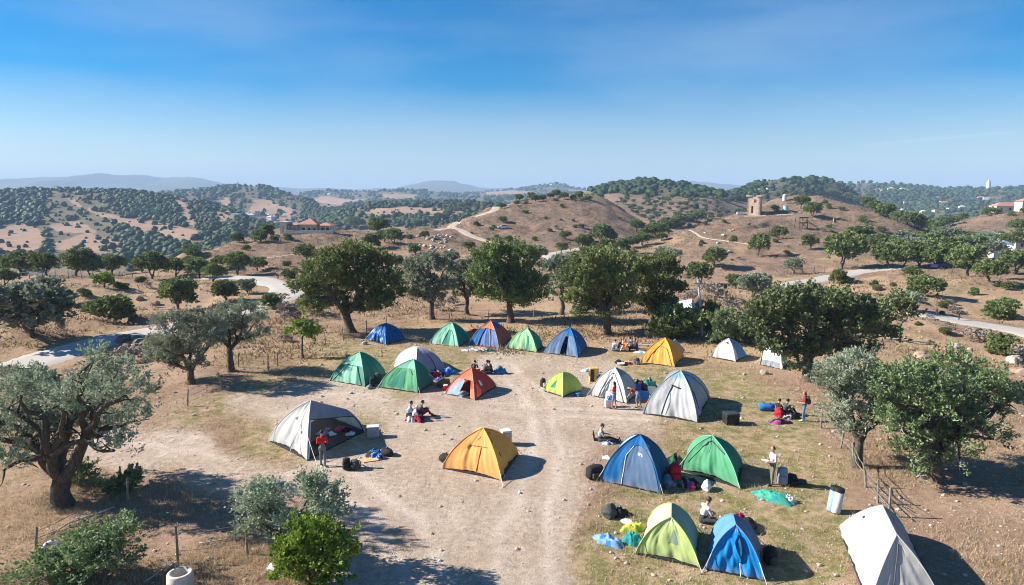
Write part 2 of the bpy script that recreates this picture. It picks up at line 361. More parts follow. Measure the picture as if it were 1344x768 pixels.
# relief noise, scaled with distance; the camp ground itself is nearly flat
camp = np.exp(-((GX / 34) ** 4 + ((GY - 42) / 34) ** 4))
fade = np.clip((rG - 70) / 120, 0, 1)
GZ += (1 - camp) * fbm(GX / 9, GY / 9, 4) * .7 * np.clip(1.2 - rG / 500, 0, 1) + (1 - camp) * np.clip((rG - 40) / 30, 0, 1) * fbm(GX / 22 + 4, GY / 14, 4, .55) * 1.5 * np.clip(1.4 - rG / 200, 0, 1) + camp * fbm(GX / 6, GY / 6, 3) * .05
GZ += fade * fbm(GX / 13 + 8, GY / 13, 4, .6) * 1.3 * np.clip(1.3 - rG / 900, 0, 1)
GZ += fade * fbm(GX / 45 + 3, GY / 45, 5, .55) * 1.6 * np.clip(1.3 - rG / 1500, .0, 1)
def bank(t, P, k=.16):
    s_ = np.mod(t / P, 1); u_ = np.clip(s_ / k, 0, 1); return u_ * u_ * (3 - 2 * u_) - s_
tw1 = GY + fbm(GX / 30 + 7, GY / 40, 4) * 22 + GX * .15
GZ += np.clip((rG - 52) / 22, 0, 1) * np.clip((230 - rG) / 100, 0, 1) * (1 - camp) * bank(tw1, 13) * np.clip(fbm(GX / 18, GY / 18 + 5, 3) * 1.6 + .55, 0, 1.2) * .95
GZ += np.clip((rG - 140) / 60, 0, 1) * np.clip((600 - rG) / 200, 0, 1) * bank(GY + fbm(GX / 60 + 7, GY / 80, 4) * 50 + GX * .1, 24) * np.clip(fbm(GX / 40, GY / 40 + 5, 3) * 1.6 + .5, 0, 1.2) * 1.3
f2 = np.clip((rG - 350) / 500, 0, 1)
GZ += f2 * fbm(GX / 190, GY / 190, 5, .55) * np.clip(rG * .008, 0, 12)
f3 = np.clip((rG - 1500) / 2000, 0, 1)
GZ += f3 * fbm(GX / 700, GY / 700, 5, .55) * np.clip(rG * .006, 0, 26)
GZ += np.clip((rG - 3800) / 1500, 0, 1) * np.clip((8500 - rG) / 1500, 0, 1) * (fbm(GX / 420 + 2, GY / 900, 5, .6)) * 42
GPX, GROW = proj(GX, GY, GZ)
def hz(x, y):
    x, y = np.asarray(x, float), np.asarray(y, float)
    r = np.clip(np.hypot(x, y), rad[0], rad[-1] * .999); a = np.degrees(np.arctan2(x, y))
    j = (np.log(r) - math.log(5.0)) / (math.log(RMAX / 5.0)) * (NR - 1); i = np.interp(a, az, np.arange(len(az)))
    i0 = np.clip(np.floor(i).astype(int), 0, len(az) - 2); j0 = np.clip(np.floor(j).astype(int), 0, NR - 2); fi, fj = i - i0, j - j0
    return (GZ[i0, j0] * (1 - fj) + GZ[i0, j0 + 1] * fj) * (1 - fi) + (GZ[i0 + 1, j0] * (1 - fj) + GZ[i0 + 1, j0 + 1] * fj) * fi
_ts = np.exp(np.linspace(math.log(14), math.log(9000), 3000))
def gp(px, row, Y0=0, Y1=1e9):
    """ground point seen at a place in the photo: the ray is followed until it meets the terrain"""
    d = ray(px, row); P = np.array([0, 0, CAM_H]) + d * _ts[:, None]
    dz = P[:, 2] - hz(P[:, 0], P[:, 1]); ok = (dz < 0) & (P[:, 1] > Y0) & (P[:, 1] < Y1)
    if not ok.any():
        w = np.where((P[:, 1] > max(Y0, 20)) & (P[:, 1] < min(Y1, 8000)))[0]; k = w[np.argmin((dz / P[:, 1])[w])]
        x, y = P[k, :2]; return np.array([x, y, float(hz(x, y))])
    k = int(np.argmax(ok)); 
    if k == 0: return P[0]
    t = _ts[k - 1] + (_ts[k] - _ts[k - 1]) * dz[k - 1] / (dz[k - 1] - dz[k] + 1e-9)
    x, y = d[0] * t, d[1] * t
    return np.array([x, y, float(hz(x, y))])
def inpoly(px, py, poly):
    c = np.zeros(px.shape, bool); n = len(poly)
    for i in range(n):
        x1, y1 = poly[i]; x2, y2 = poly[(i + 1) % n]
        if y1 == y2: continue
        m = ((y1 > py) != (y2 > py)) & (px < (x2 - x1) * (py - y1) / (y2 - y1) + x1); c ^= m
    return c
# --- roads are levelled into the terrain first
ROADS = [('road', [(20, 484), (60, 468), (110, 455), (160, 441), (210, 430), (262, 421), (318, 409), (352, 397), (378, 388), (374, 374), (352, 367), (318, 364), (270, 365)], 4.9, 0),
    ('road', [(1420, 452), (1344, 437), (1290, 427), (1230, 415), (1180, 406), (1120, 393), (1075, 382), (1040, 378)], 3.9, 0),
    ('road', [(1010, 378), (1050, 371), (1085, 364), (1120, 358), (1160, 354), (1200, 352)], 4.6, 0),
    ('track', [(664, 322), (640, 316), (615, 308), (592, 299), (600, 292), (625, 285), (650, 276), (668, 268)], 3.4, 1), ('track', [(570, 303), (582, 300), (592, 299)], 3.4, 1),
    ('road', [(700, 336), (722, 334), (745, 330), (765, 326)], 3.8, 0), ('track', [(705, 333), (722, 337), (738, 344), (750, 350)], 3.2, 0),
    ('path', [(885, 307), (920, 312), (960, 318), (990, 322)], 1.0, 1), ('path', [(300, 345), (360, 338), (400, 333), (450, 329)], .9, 1), ('path', [(975, 284), (1010, 283), (1040, 281)], 4.0, 1)]
RDAT = []
for nm_, pix, wd, mt_ in ROADS:
    P = np.array([gp(*q) for q in pix])[:, :2]; seg = np.r_[0, np.cumsum(np.hypot(*np.diff(P, axis=0).T))]; n = int(seg[-1] / 1.0) + 3; s = np.linspace(0, seg[-1], n)
    x, y = np.interp(s, seg, P[:, 0]), np.interp(s, seg, P[:, 1])
    for _ in range(14):
        for v_ in (x, y): v_[1:-1] = (v_[:-2] + v_[1:-1] * 2 + v_[2:]) / 4
    z = hz(x, y)
    for _ in range(60): z[1:-1] = (z[:-2] + z[1:-1] * 2 + z[2:]) / 4
    RDAT.append((nm_, x, y, z, wd, mt_))
roadm = np.zeros(GX.shape)
for nm_, x, y, z, wd, mt_ in RDAT:
    W_ = wd * .5 + .7; m_ = (GX > x.min() - 12) & (GX < x.max() + 12) & (GY > y.min() - 12) & (GY < y.max() + 12) & (rG < 420)
    gx, gy = GX[m_], GY[m_]; bd = np.full(len(gx), 1e9); bz = np.zeros(len(gx))
    for k_ in range(len(x)):
        d_ = (gx - x[k_]) ** 2 + (gy - y[k_]) ** 2; u_ = d_ < bd; bd[u_] = d_[u_]; bz[u_] = z[k_]
    bd = np.sqrt(bd); roadm[m_] = np.maximum(roadm[m_], bd < W_ + .6); f_ = np.clip((bd - W_) / (W_ * 1.2 + 1.5), 0, 1); f_ = f_ * f_ * (3 - 2 * f_); GZ[m_] = bz * (1 - f_) + GZ[m_] * f_
GPX, GROW = proj(GX, GY, GZ)
# --- ground cover masks, as world patches of the terrain
jx = fbm(GX / 4.5, GY / 4.5, 6, .65) * 60 * np.clip(40 / rG, .02, 1) + fbm(GX / (rG * .06), GY / (rG * .06) + 9, 4) * 7
jy = fbm(GX / 4.5 + 50, GY / 4.5, 6, .65) * 34 * np.clip(40 / rG, .02, 1) + fbm(GX / (rG * .06) + 40, GY / (rG * .06), 4) * 4
PXj, RWj = GPX + jx, GROW + jy
near = (GY > 5) & (rG < 85)
def msk(polys, lim=near, nb=2):
    m = np.zeros(GX.shape, bool)
    for p in polys: m |= inpoly(PXj, RWj, p)
    m = (m & lim).astype(float)
    for _ in range(nb): m[1:-1, 1:-1] = (m[1:-1, 1:-1] * 2 + m[2:, 1:-1] + m[:-2, 1:-1] + m[1:-1, 2:] + m[1:-1, :-2]) / 6
    return m
dirt = msk([[(120, 572), (240, 566), (300, 585), (345, 592), (395, 612), (430, 590), (500, 560), (520, 520), (560, 515), (640, 470), (620, 455), (720, 465), (800, 470), (830, 500), (900, 520), (880, 560), (800, 580), (770, 600),
             (755, 660), (765, 720), (800, 5000), (410, 5000), (440, 760), (450, 700), (420, 650), (350, 660), (270, 650), (220, 620), (120, 600)],
            [(300, 520), (440, 500), (520, 500), (500, 540), (420, 560), (330, 545)]], nb=26)
green = msk([[(330, 560), (470, 520), (530, 520), (520, 590), (470, 640), (400, 610), (340, 590)], [(190, 555), (330, 500), (440, 440), (480, 440), (470, 470), (430, 480), (330, 545), (220, 570)],
             [(440, 455), (620, 458), (640, 480), (500, 530), (430, 500)], [(660, 462), (840, 455), (940, 470), (960, 520), (860, 500), (740, 530), (700, 520)],
             [(880, 520), (980, 480), (1070, 530), (1110, 620), (1120, 720), (1190, 5000), (810, 5000), (760, 720), (790, 640), (880, 570)]], nb=26)
far_ok = (GY > 150) & (rG > 380)
wood = msk([[(-200, 240), (0, 248), (350, 246), (350, 345), (-200, 360)]], far_ok & (rG < 1250))
fld = msk([[(-40, 312), (30, 298), (60, 305), (60, 340), (130, 350), (120, 342), (0, 335)], [(0, 302), (40, 292), (52, 302), (20, 308)],
           [(70, 322), (120, 306), (165, 318), (170, 330), (130, 333), (80, 330)], [(140, 280), (200, 290), (258, 305), (262, 318), (235, 320), (180, 302), (150, 292)],
           [(85, 258), (100, 262), (115, 272), (108, 275), (95, 266)], [(226, 262), (240, 266), (252, 285), (258, 300), (246, 300), (236, 280)],
           [(285, 276), (312, 284), (320, 290), (288, 292)], [(60, 296), (110, 292), (135, 306), (85, 308)], [(120, 270), (150, 284), (140, 288), (118, 276)]], far_ok & (rG < 1250))
wood2 = msk([[(200, 240), (470, 240), (470, 300), (340, 310), (200, 300)], [(380, 240), (640, 240), (640, 278), (380, 278)], [(470, 285), (660, 262), (660, 300), (470, 300)], [(600, 235), (790, 235), (790, 262), (600, 265)]], far_ok & (rG > 640))
fld2 = msk([[(335, 262), (350, 260), (380, 270), (395, 280), (370, 285), (325, 278)], [(288, 262), (302, 258), (306, 268), (298, 272)], [(410, 262), (430, 256), (460, 262), (450, 274), (425, 274)],
            [(495, 255), (550, 256), (545, 265), (510, 265)], [(440, 262), (480, 260), (470, 266)], [(480, 275), (560, 272), (620, 275), (600, 284), (540, 284), (490, 286)], [(345, 285), (390, 282), (380, 292), (350, 296)],
            [(640, 252), (700, 250), (690, 256), (640, 258)], [(735, 245), (775, 250), (760, 253)]], far_ok & (rG > 640))
wood3 = msk([[(755, 236), (960, 236), (960, 256), (880, 258), (790, 254)]], far_ok & (rG > 620) & (rG < 1500)) + msk([[(940, 234), (1150, 234), (1150, 262), (940, 266)]], far_ok & (rG > 620) & (rG < 1500))
wood4 = msk([[(1080, 236), (1500, 236), (1500, 300), (1140, 300)]], far_ok & (rG > 560) & (rG < 3500))
woodm = np.clip(wood + wood2 + wood3 + wood4, 0, 1) * (1 - np.clip(fld + fld2, 0, 1))
gold = np.clip(fbm(GX / 30 + 5, GY / 30, 3) + .35, 0, 1) * (1 - dirt)
def lines_near(polys, half, w):
    m = np.zeros(GX.shape)
    for p in polys:
        Q = np.array([gp(*q)[:2] for q in p]); best = np.full(GX.shape, 1e9)
        for a_, b_ in zip(Q[:-1], Q[1:]):
            ab = b_ - a_; t_ = np.clip(((GX - a_[0]) * ab[0] + (GY - a_[1]) * ab[1]) / (ab @ ab), 0, 1); best = np.minimum(best, np.hypot(GX - a_[0] - t_ * ab[0], GY - a_[1] - t_ * ab[1]))
        best = best + fbm(GX / 2.5, GY / 2.5, 3) * .5; m = np.maximum(m, np.exp(-((best - half) / w) ** 2))
    return m
rut = lines_near([[(120, 575), (240, 580), (340, 600), (440, 625), (520, 680), (560, 770), (570, 1100)], [(690, 1100), (685, 768), (690, 690), (720, 600), (710, 530), (660, 480)], [(240, 590), (330, 560), (450, 520), (560, 520), (690, 540), (860, 545)]], .75, .28) * near
# --- mesh
nA = len(az); V = np.stack([GX, GY, GZ], -1).reshape(-1, 3); V = np.vstack([V, [[0, 0, float(GZ[:, 0].mean())]]])
ii, jj = np.meshgrid(np.arange(nA), np.arange(NR - 1), indexing='ij'); i2 = (ii + 1) % nA
F = np.stack([ii * NR + jj, ii * NR + jj + 1, i2 * NR + jj + 1, i2 * NR + jj], -1).reshape(-1, 4)
keep = np.ones(len(F), bool); c_ = len(V) - 1
tri = np.stack([np.arange(nA) * NR, ((np.arange(nA) + 1) % nA) * NR, np.full(nA, c_)], -1)
me = bpy.data.meshes.new('ground'); me.vertices.add(len(V)); me.vertices.foreach_set('co', V.astype(np.float32).ravel())
me.loops.add(F.size + tri.size); me.loops.foreach_set('vertex_index', np.concatenate([F[:, ::-1].ravel(), tri.ravel()[::-1]]).astype(np.int32))
ls = np.concatenate([np.arange(len(F)) * 4, F.size + np.arange(nA) * 3]).astype(np.int32)
me.polygons.add(len(ls)); me.polygons.foreach_set('loop_start', ls); me.update(calc_edges=True)
me.polygons.foreach_set('use_smooth', np.ones(len(ls), bool))
for nm, a in (('dirt', dirt), ('green', green), ('wood', np.clip(woodm + (rG > 3600), 0, 1)), ('gold', gold), ('rut', rut), ('hill', np.clip((rG - 90) / 140, 0, 1)), ('field', np.clip(fld + fld2, 0, 1))):
    at_ = me.attributes.new(nm, 'FLOAT', 'POINT'); at_.data.foreach_set('value', np.append(a.ravel(), 0).astype(np.float32))
ground = bpy.data.objects.new('ground', me); COL.objects.link(ground); tag(ground, kind='structure')
gm, N, L, b = new_mat('ground'); t = N.new('ShaderNodeTexCoord').outputs['Object']
def attr(nm):
    q = N.new('ShaderNodeAttribute'); q.attribute_name = nm; return q.outputs['Fac']
def thr(v, n, lo=.35, hi=.65, k=.5):
    q = N.new('ShaderNodeMath'); q.operation = 'MULTIPLY_ADD'; L.new(n, q.inputs[0]); q.inputs[1].default_value = k; L.new(v, q.inputs[2])
    q2 = N.new('ShaderNodeMath'); q2.operation = 'ADD'; L.new(q.outputs[0], q2.inputs[0]); q2.inputs[1].default_value = -k / 2; return mrange(N, L, q2.outputs[0], lo, hi)
n_big = noise(N, L, t, .035, 6); n_mid = noise(N, L, t, .35, 7, .65); n_f = noise(N, L, t, 3.2, 7, .7); n_ff = noise(N, L, t, 17, 5, .7)
r1 = ramp(N, [(.30, (.13, .08, .055)), (.44, (.25, .155, .105)), (.56, (.37, .24, .165)), (.72, (.53, .38, .26))]); L.new(n_mid, r1.inputs[0])
r2 = ramp(N, [(.32, (.15, .085, .05)), (.46, (.34, .21, .12)), (.58, (.50, .35, .20)), (.74, (.64, .48, .30))]); L.new(n_f, r2.inputs[0])
soil = mixc(N, L, .45, r1.outputs[0], r2.outputs[0])
soil = mixc(N, L, thr(attr('gold'), n_big, .3, .8), soil, mixc(N, L, .55, r2.outputs[0], (.52, .37, .19)))
red = mrange(N, L, noise(N, L, t, .09, 5), .47, .64, 0, .7); soil = mixc(N, L, red, soil, (.38, .23, .16)); soil = mixc(N, L, .12, soil, mixc(N, L, n_f, (.30, .25, .20), (.56, .49, .41)))
hc = mixc(N, L, n_f, mixc(N, L, mrange(N, L, n_mid, .35, .65), (.085, .055, .04), (.25, .165, .12)), mixc(N, L, mrange(N, L, noise(N, L, t, .9, 8, .75), .42, .56), (.36, .26, .19), (.085, .065, .045)))
hl = N.new('ShaderNodeMath'); hl.operation = 'MULTIPLY'; L.new(attr('hill'), hl.inputs[0]); L.new(mrange(N, L, n_big, .35, .58, .55, 1.0), hl.inputs[1]); soil = mixc(N, L, hl.outputs[0], soil, hc)
rd = ramp(N, [(.30, (.38, .285, .215)), (.48, (.52, .40, .30)), (.70, (.65, .53, .415))]); mpd = N.new('ShaderNodeMapping'); mpd.inputs['Scale'].default_value = (1.6, .35, 1); mpd.inputs['Rotation'].default_value = (0, 0, .5); L.new(t, mpd.inputs['Vector']); L.new(noise(N, L, mpd.outputs['Vector'], .55, 7, .62), rd.inputs[0])
rd2 = ramp(N, [(.34, (.28, .215, .165)), (.5, (.52, .415, .325)), (.64, (.70, .59, .48))]); L.new(n_f, rd2.inputs[0])
dcol = mixc(N, L, .5, rd.outputs[0], rd2.outputs[0]); dcol = mixc(N, L, mrange(N, L, attr('rut'), 0, 1, 0, .45), dcol, (.76, .66, .56))
rg = ramp(N, [(.38, (.56, .42, .29)), (.48, (.44, .34, .20)), (.54, (.22, .245, .08)), (.64, (.12, .17, .045))]); 
n_g = noise(N, L, t, 1.1, 8, .72); L.new(n_g, rg.inputs[0])
col = mixc(N, L, thr(attr('green'), n_f, .15, .95, .9), soil, mixc(N, L, .35, rg.outputs[0], r2.outputs[0]))
dcol = mixc(N, L, mrange(N, L, noise(N, L, t, .16, 5, .6), .50, .66, 0, .6), dcol, mixc(N, L, .5, soil, (.46, .35, .26)))
col = mixc(N, L, thr(attr('dirt'), n_f, .15, .9, .9), col, dcol)
fcol = mixc(N, L, noise(N, L, t, .03, 5), (.27, .165, .11), (.42, .285, .195))
ter = N.new('ShaderNodeTexWave'); ter.inputs['Scale'].default_value = .045; ter.inputs['Distortion'].default_value = 6; ter.inputs['Detail'].default_value = 3; ter.bands_direction = 'Y'; L.new(t, ter.inputs['Vector'])
fcol = mixc(N, L, mrange(N, L, ter.outputs['Fac'], .0, .3, .5, 0), fcol, (.28, .18, .12))
col = mixc(N, L, attr('field'), col, fcol)
col = mixc(N, L, thr(attr('wood'), n_big, .3, .6), col, mixc(N, L, n_big, (.07, .075, .035), (.20, .16, .09)))
# scattered stones, darker litter
vo = N.new('ShaderNodeTexVoronoi'); vo.inputs['Scale'].default_value = 5.5; L.new(t, vo.inputs['Vector'])
peb = mrange(N, L, vo.outputs['Distance'], .05, .13, .5, 0); pk = mrange(N, L, noise(N, L, t, 2.1, 3), .52, .62); pm = N.new('ShaderNodeMath'); pm.operation = 'MULTIPLY'; L.new(peb, pm.inputs[0]); L.new(pk, pm.inputs[1])
col = mixc(N, L, pm.outputs[0], col, (.66, .60, .53))
col = mixc(N, L, mrange(N, L, n_ff, .54, .66, 0, .6), col, (.17, .12, .08))
L.new(col, b.inputs['Base Color']); b.inputs['Roughness'].default_value = .95; b.inputs['Specular IOR Level'].default_value = .1
ad = N.new('ShaderNodeMath'); ad.operation = 'MULTIPLY_ADD'; L.new(n_f, ad.inputs[0]); ad.inputs[1].default_value = 1.0; L.new(n_ff, ad.inputs[2])
ad2 = N.new('ShaderNodeMath'); ad2.operation = 'MULTIPLY_ADD'; L.new(n_mid, ad2.inputs[0]); ad2.inputs[1].default_value = 3.0; L.new(ad.outputs[0], ad2.inputs[2])
bump(N, L, b, ad2.outputs[0], .8, .16)
me.materials.append(gm)

# --- roads: strips laid on the levelled bed
def road(name, x, y, z, width, mat, sd):
    n = len(x); tx, ty = np.gradient(x), np.gradient(y); l = np.hypot(tx, ty); nx, ny = -ty / l, tx / l; K = 9; V = np.zeros((n, K, 3)); s = np.arange(n) * 1.0
    for k in range(K):
        u = (k / (K - 1) - .5); e = abs(u) > .49; ww = width * (1 + (e * (.10 * fbm(s / 3 + sd, s * 0 + k, 4) + .06 * np.sin(s * .17 + k))))
        V[:, k, 0] = x + nx * ww * u; V[:, k, 1] = y + ny * ww * u; V[:, k, 2] = np.maximum(z, hz(V[:, k, 0], V[:, k, 1])) + (.10 if not e else -.02)
    f = [(i * K + k, i * K + k + 1, (i + 1) * K + k + 1, (i + 1) * K + k) for i in range(n - 1) for k in range(K - 1)]
    o = MB().add(V.reshape(-1, 3), f).build(name, mat, smooth=True); tag(o, kind='structure'); return o
rm, N, L, b = new_mat('pale_road'); t = N.new('ShaderNodeTexCoord').outputs['Object']
n1 = noise(N, L, t, .25, 6); n2 = noise(N, L, t, 2.5, 6, .7)
L.new(mixc(N, L, mrange(N, L, n2, .35, .65), mixc(N, L, mrange(N, L, n1, .35, .65), (.38, .345, .30), (.50, .455, .40)), (.44, .40, .355)), b.inputs['Base Color']); b.inputs['Roughness'].default_value = .9
bump(N, L, b, n2, .3, .04)
tm = plain('dirt_track', (.46, .37, .28), .95, var=.2, sc=.8, bmp=.3)
for k_, (nm_, x, y, z, wd, mt_) in enumerate(RDAT): road(nm_, x, y, z, wd, tm if mt_ else rm, k_ * 7.3)
# ------------------------------------------------------------------ foliage
def unit(v): return v / (np.linalg.norm(v, axis=-1, keepdims=True) + 1e-9)
def sprays(org, axis, n_leaf, length, spread, ll, lw, rg, droop=.0):
    """leaf quads along sprays: org,axis (n,3)"""
    n = len(org); k = n_leaf
    s = rg.rand(n, k, 1) ** .8; L_ = length[:, None, None] if not np.isscalar(length) else length
    jit = rg.randn(n, k, 3); jit = unit(jit) * rg.rand(n, k, 1) ** .5
    P = org[:, None] + axis[:, None] * s * L_ + jit * spread * L_ * (.35 + .65 * (1 - s))
    P[..., 2] -= droop * L_[..., 0] * s[..., 0] ** 2 if not np.isscalar(L_) else droop * L_ * s[..., 0] ** 2
    d = unit(axis[:, None] * 1.1 + rg.randn(n, k, 3) * .6); side = unit(np.cross(d, rg.randn(n, k, 3)))
    a = ll * (.7 + .6 * rg.rand(n, k, 1)); w = lw * (.7 + .6 * rg.rand(n, k, 1))
    V = np.stack([P, P + d * a * .45 + side * w, P + d * a, P + d * a * .45 - side * w], 2)
    return V.reshape(-1, 4, 3)
def crown_quads(lobes, dens, rg, ll=.12, lw=.035, n_leaf=34, slen=.55, spread=.42, up=.45, droop=.0, inner=.25):
    """lobes: list of (centre, (rx,ry,rz)); sprays sit mostly on each lobe's outside and point out and up"""
    VV, TT = [], []
    for c, r in lobes:
        c = np.array(c, float); r = np.array(r if not np.isscalar(r) else (r, r, r), float)
        area = 4 * math.pi * (r.prod()) ** (2 / 3.) * .9; n = max(6, int(area * dens))
        u = unit(rg.randn(n, 3)); u[:, 2] = np.where(u[:, 2] < -.55, -u[:, 2] * .5, u[:, 2]); u = unit(u)
        lump = 1 + .22 * np.sin(u[:, 0] * 5 + c[0] * 3) * np.cos(u[:, 2] * 4 + c[1] * 2)
        k = (1 - inner * rg.rand(n) ** 1.5) * lump; re = np.maximum(r * .45, r - slen * .62)
        o = c + u * re * k[:, None]
        ax = unit(u * np.array([1, 1, .8]) + np.array([0, 0, up]) + rg.randn(n, 3) * .28)
        L_ = slen * (.6 + .8 * rg.rand(n))
        V = sprays(o, ax, n_leaf, L_, spread, ll, lw, rg, droop)
        t = np.clip(rg.rand(len(V)) * .4 + np.repeat(rg.rand(n), n_leaf) * .42 + rg.rand() * .22, 0, 1)
        VV.append(V); TT.append(t)
    return np.concatenate(VV), np.concatenate(TT)
def limb_path(a, b, rg, wob=.12, n=7, sag=.0):
    a, b = np.array(a, float), np.array(b, float); s = np.linspace(0, 1, n)[:, None]; L_ = np.linalg.norm(b - a)
    P = a + (b - a) * s; q = rg.randn(n, 3) * wob * L_ * np.sin(s * math.pi); 
    q[1:-1] = (q[:-2] + q[1:-1] + q[2:]) / 3; P = P + q
    P[:, 2] += np.sin(s[:, 0] * math.pi) * sag * L_; return P
def trunk_mesh(base, lobes, rg, r0, fork=.28, lean=(0, 0)):
    """one trunk that forks into limbs, a limb to every lobe, twigs inside it"""
    mb = MB(); base = np.array(base, float); C = np.array([l[0] for l in lobes]); top = C.mean(0); H = top[2] - base[2]
    f = base + np.array([lean[0], lean[1], H * fork * 1.4])
    P = limb_path(base - np.array([0, 0, .25]), f, rg, .05, 8); n = 10
    mb.tube(P, r0 * np.array([1.75, 1.3, 1.08, .98, .92, .88, .86, .84]), n)
    k = min(4, max(2, len(lobes) // 3)); ang = np.arctan2(C[:, 1] - f[1], C[:, 0] - f[0]); order = np.argsort(ang); groups = np.array_split(order, k)
    for g in groups:
        if len(g) == 0: continue
        gc = C[g].mean(0); mid = f + (gc - f) * .45; P = limb_path(f - (0, 0, .08), mid, rg, .10, 7); mb.tube(P, np.linspace(r0 * .68, r0 * .46, 7), 8)
        for i in g:
            e = C[i] + np.array([0, 0, -.05]); P2 = limb_path(mid, e, rg, .13, 8, .03); mb.tube(P2, np.linspace(r0 * .42, r0 * .12, 8), 6)
            rr_ = lobes[i][1] if np.isscalar(lobes[i][1]) else lobes[i][1][0]
            for q in range(5):
                st = P2[rg.randint(3, 8)]; d = unit(rg.randn(3) + np.array([0, 0, .5])) * rr_ * .85; mb.tube(limb_path(st, st + d, rg, .12, 5), np.linspace(r0 * .13, r0 * .03, 5), 4)
    return mb
KIND = dict(
    oak=dict(m='oak', ll=.20, lw=.075, n_leaf=26, slen=.85, spread=.38, up=.75, dens=4.0, droop=.0),
            oakgrey=dict(m='juniper', ll=.20, lw=.07, n_leaf=26, slen=.85, spread=.38, up=.75, dens=4.0, droop=.0),
    olive=dict(m='olive', ll=.13, lw=.034, n_leaf=40, slen=.60, spread=.45, up=.5, dens=6.0, droop=.1),
            juniper=dict(m='juniper', ll=.14, lw=.04, n_leaf=40, slen=.75, spread=.32, up=.35, dens=6.0, droop=.1),
            lush=dict(m='lush', ll=.11, lw=.045, n_leaf=28, slen=.4, spread=.5, up=.6, dens=12.0, droop=.0))
def hero(name, label, cat, group, basep, lobespx, kind, r0, seed, depth=1.0, lean=(0, 0), fork=.28, dens=1.0, leafs=1.0, back=True, dead=0, Y0=0, tname='trunk'):
    """a tree given by its foot and the lobes of its crown as seen in the photo; the crown gets a far side of its own"""
    rg = np.random.RandomState(seed); g = gp(*basep, Y0=Y0); Yb = g[1]; mpp = math.hypot(Yb, CAM_H) / FPX
    k = KIND[kind]; lobes = []; cxm = np.mean([l[0] for l in lobespx])
    W_ = (max(l[0] for l in lobespx) - min(l[0] for l in lobespx)) * mpp
    for i, l in enumerate(lobespx):
        px, row, rp = l[:3]; dy = l[3] if len(l) > 3 else rg.uniform(-.28, .22) * W_ * depth
        c = at(px, row, Yb + dy); r = rp * mpp * (1.05 if kind in ('oak', 'oakgrey') else .95); lobes.append((c - g, (r, r, r * .9)))
    if back:
        for i in range(max(2, len(lobespx) // 3)):
            l = lobespx[rg.randint(len(lobespx))]; c = at(cxm + (l[0] - cxm) * .6, l[1] + 4, Yb + W_ * rg.uniform(.22, .42)); lobes.append((c - g, l[2] * mpp))
    o = empty(name, g, 0, label, cat, group)
    t = trunk_mesh((0, 0, 0), lobes, rg, r0, fork, lean).build(tname, M['bark'], o, smooth=True)
    V, T = crown_quads(lobes, k['dens'] * dens, rg, k['ll'] * leafs, k['lw'] * leafs, k['n_leaf'], k['slen'], k['spread'], k['up'], k['droop'])
    # keep leaves above the soil
    V = V[V[:, 0, 2] > .08]; T = T[:len(V)]
    c = bpy.data.objects.new('crown', quad_mesh('crown', V, M[k['m']], T)); COL.objects.link(c); c.parent = o
    if dead:
        for i in range(dead):
            mb = MB()
            l = lobes[rg.randint(min(len(lobes), len(lobespx)))]; cc = np.array(l[0]); rr_ = l[1][0] if not np.isscalar(l[1]) else l[1]
            st = cc + rg.randn(3) * rr_ * .2; e = cc + unit(np.array([rg.randn() * .8, -1.0, rg.randn() * .5 + .2])) * rr_ * 1.25
            P = limb_path(st, e, rg, .12, 6); mb.tube(P, np.linspace(.035, .012, 6), 5)
            for q in range(6):
                s0 = P[rg.randint(2, 6)]; d = unit(e - st + rg.randn(3) * .8 * rr_) * rr_ * .45; mb.tube(limb_path(s0, s0 + d, rg, .15, 4), np.linspace(.014, .005, 4), 4)
            mb.build('dead_branch', M['deadwood'], o)
    return o

GT = 'big trees around the camp'
hero('olive_tree', 'big gnarled silver green olive tree with split trunk by the dirt path fork', 'olive tree', GT, (80, 664),
     [(28, 512, 32), (95, 522, 32), (135, 495, 26), (65, 545, 36), (10, 535, 38), (20, 570, 40), (165, 518, 34), (172, 552, 26), (140, 565, 28), (55, 590, 32), (100, 540, 34), (5, 615, 26), (-30, 565, 40), (-50, 535, 36), (122, 474, 20), (153, 490, 22), (150, 590, 20)],
     'olive', .42, 11, .9, (.15, 0), .22, .62, .95)
hero('olive_tree', 'olive tree with two dark stems behind the leftmost fence post', 'olive tree', GT, (250, 504),
     [(225, 430, 24), (258, 425, 24), (212, 455, 20), (240, 462, 22), (272, 452, 20), (283, 432, 16), (205, 472, 12), (262, 478, 12), (230, 480, 12)], 'olive', .24, 12, 1, (.1, 0), .3)
hero('olive_tree', 'olive tree with forked trunk and spreading crown in the dry grass above the fence', 'olive tree', GT, (303, 488),
     [(300, 414, 18), (322, 408, 16), (340, 420, 14), (284, 425, 18), (308, 430, 16), (342, 438, 10), (330, 444, 7), (298, 447, 10), (280, 445, 12)], 'olive', .24, 13, 1, (0, 0), .4)
hero('oak_tree', 'broad dark green oak above the blue tarp shelter', 'oak tree', GT, (462, 437),
     [(445, 345, 22), (470, 340, 20), (495, 350, 20), (420, 362, 22), (398, 382, 18), (440, 375, 26), (475, 375, 26), (508, 372, 18), (520, 388, 12), (410, 405, 16), (440, 400, 18), (500, 400, 16), (425, 342, 12), (460, 330, 10), (480, 402, 14)], 'oak', .42, 14, .9, (-.5, 0), .3, dens=1.15)
hero('oak_tree', 'dark olive toned tree standing right of the broad oak, over bare ground', 'tree', GT, (567, 419),
     [(545, 350, 16), (565, 345, 16), (585, 352, 14), (540, 370, 16), (560, 375, 18), (582, 375, 14), (548, 390, 12), (572, 392, 12), (535, 385, 9)], 'olive', .3, 15, .9, (0, 0), .35, leafs=1.5, dens=.7)
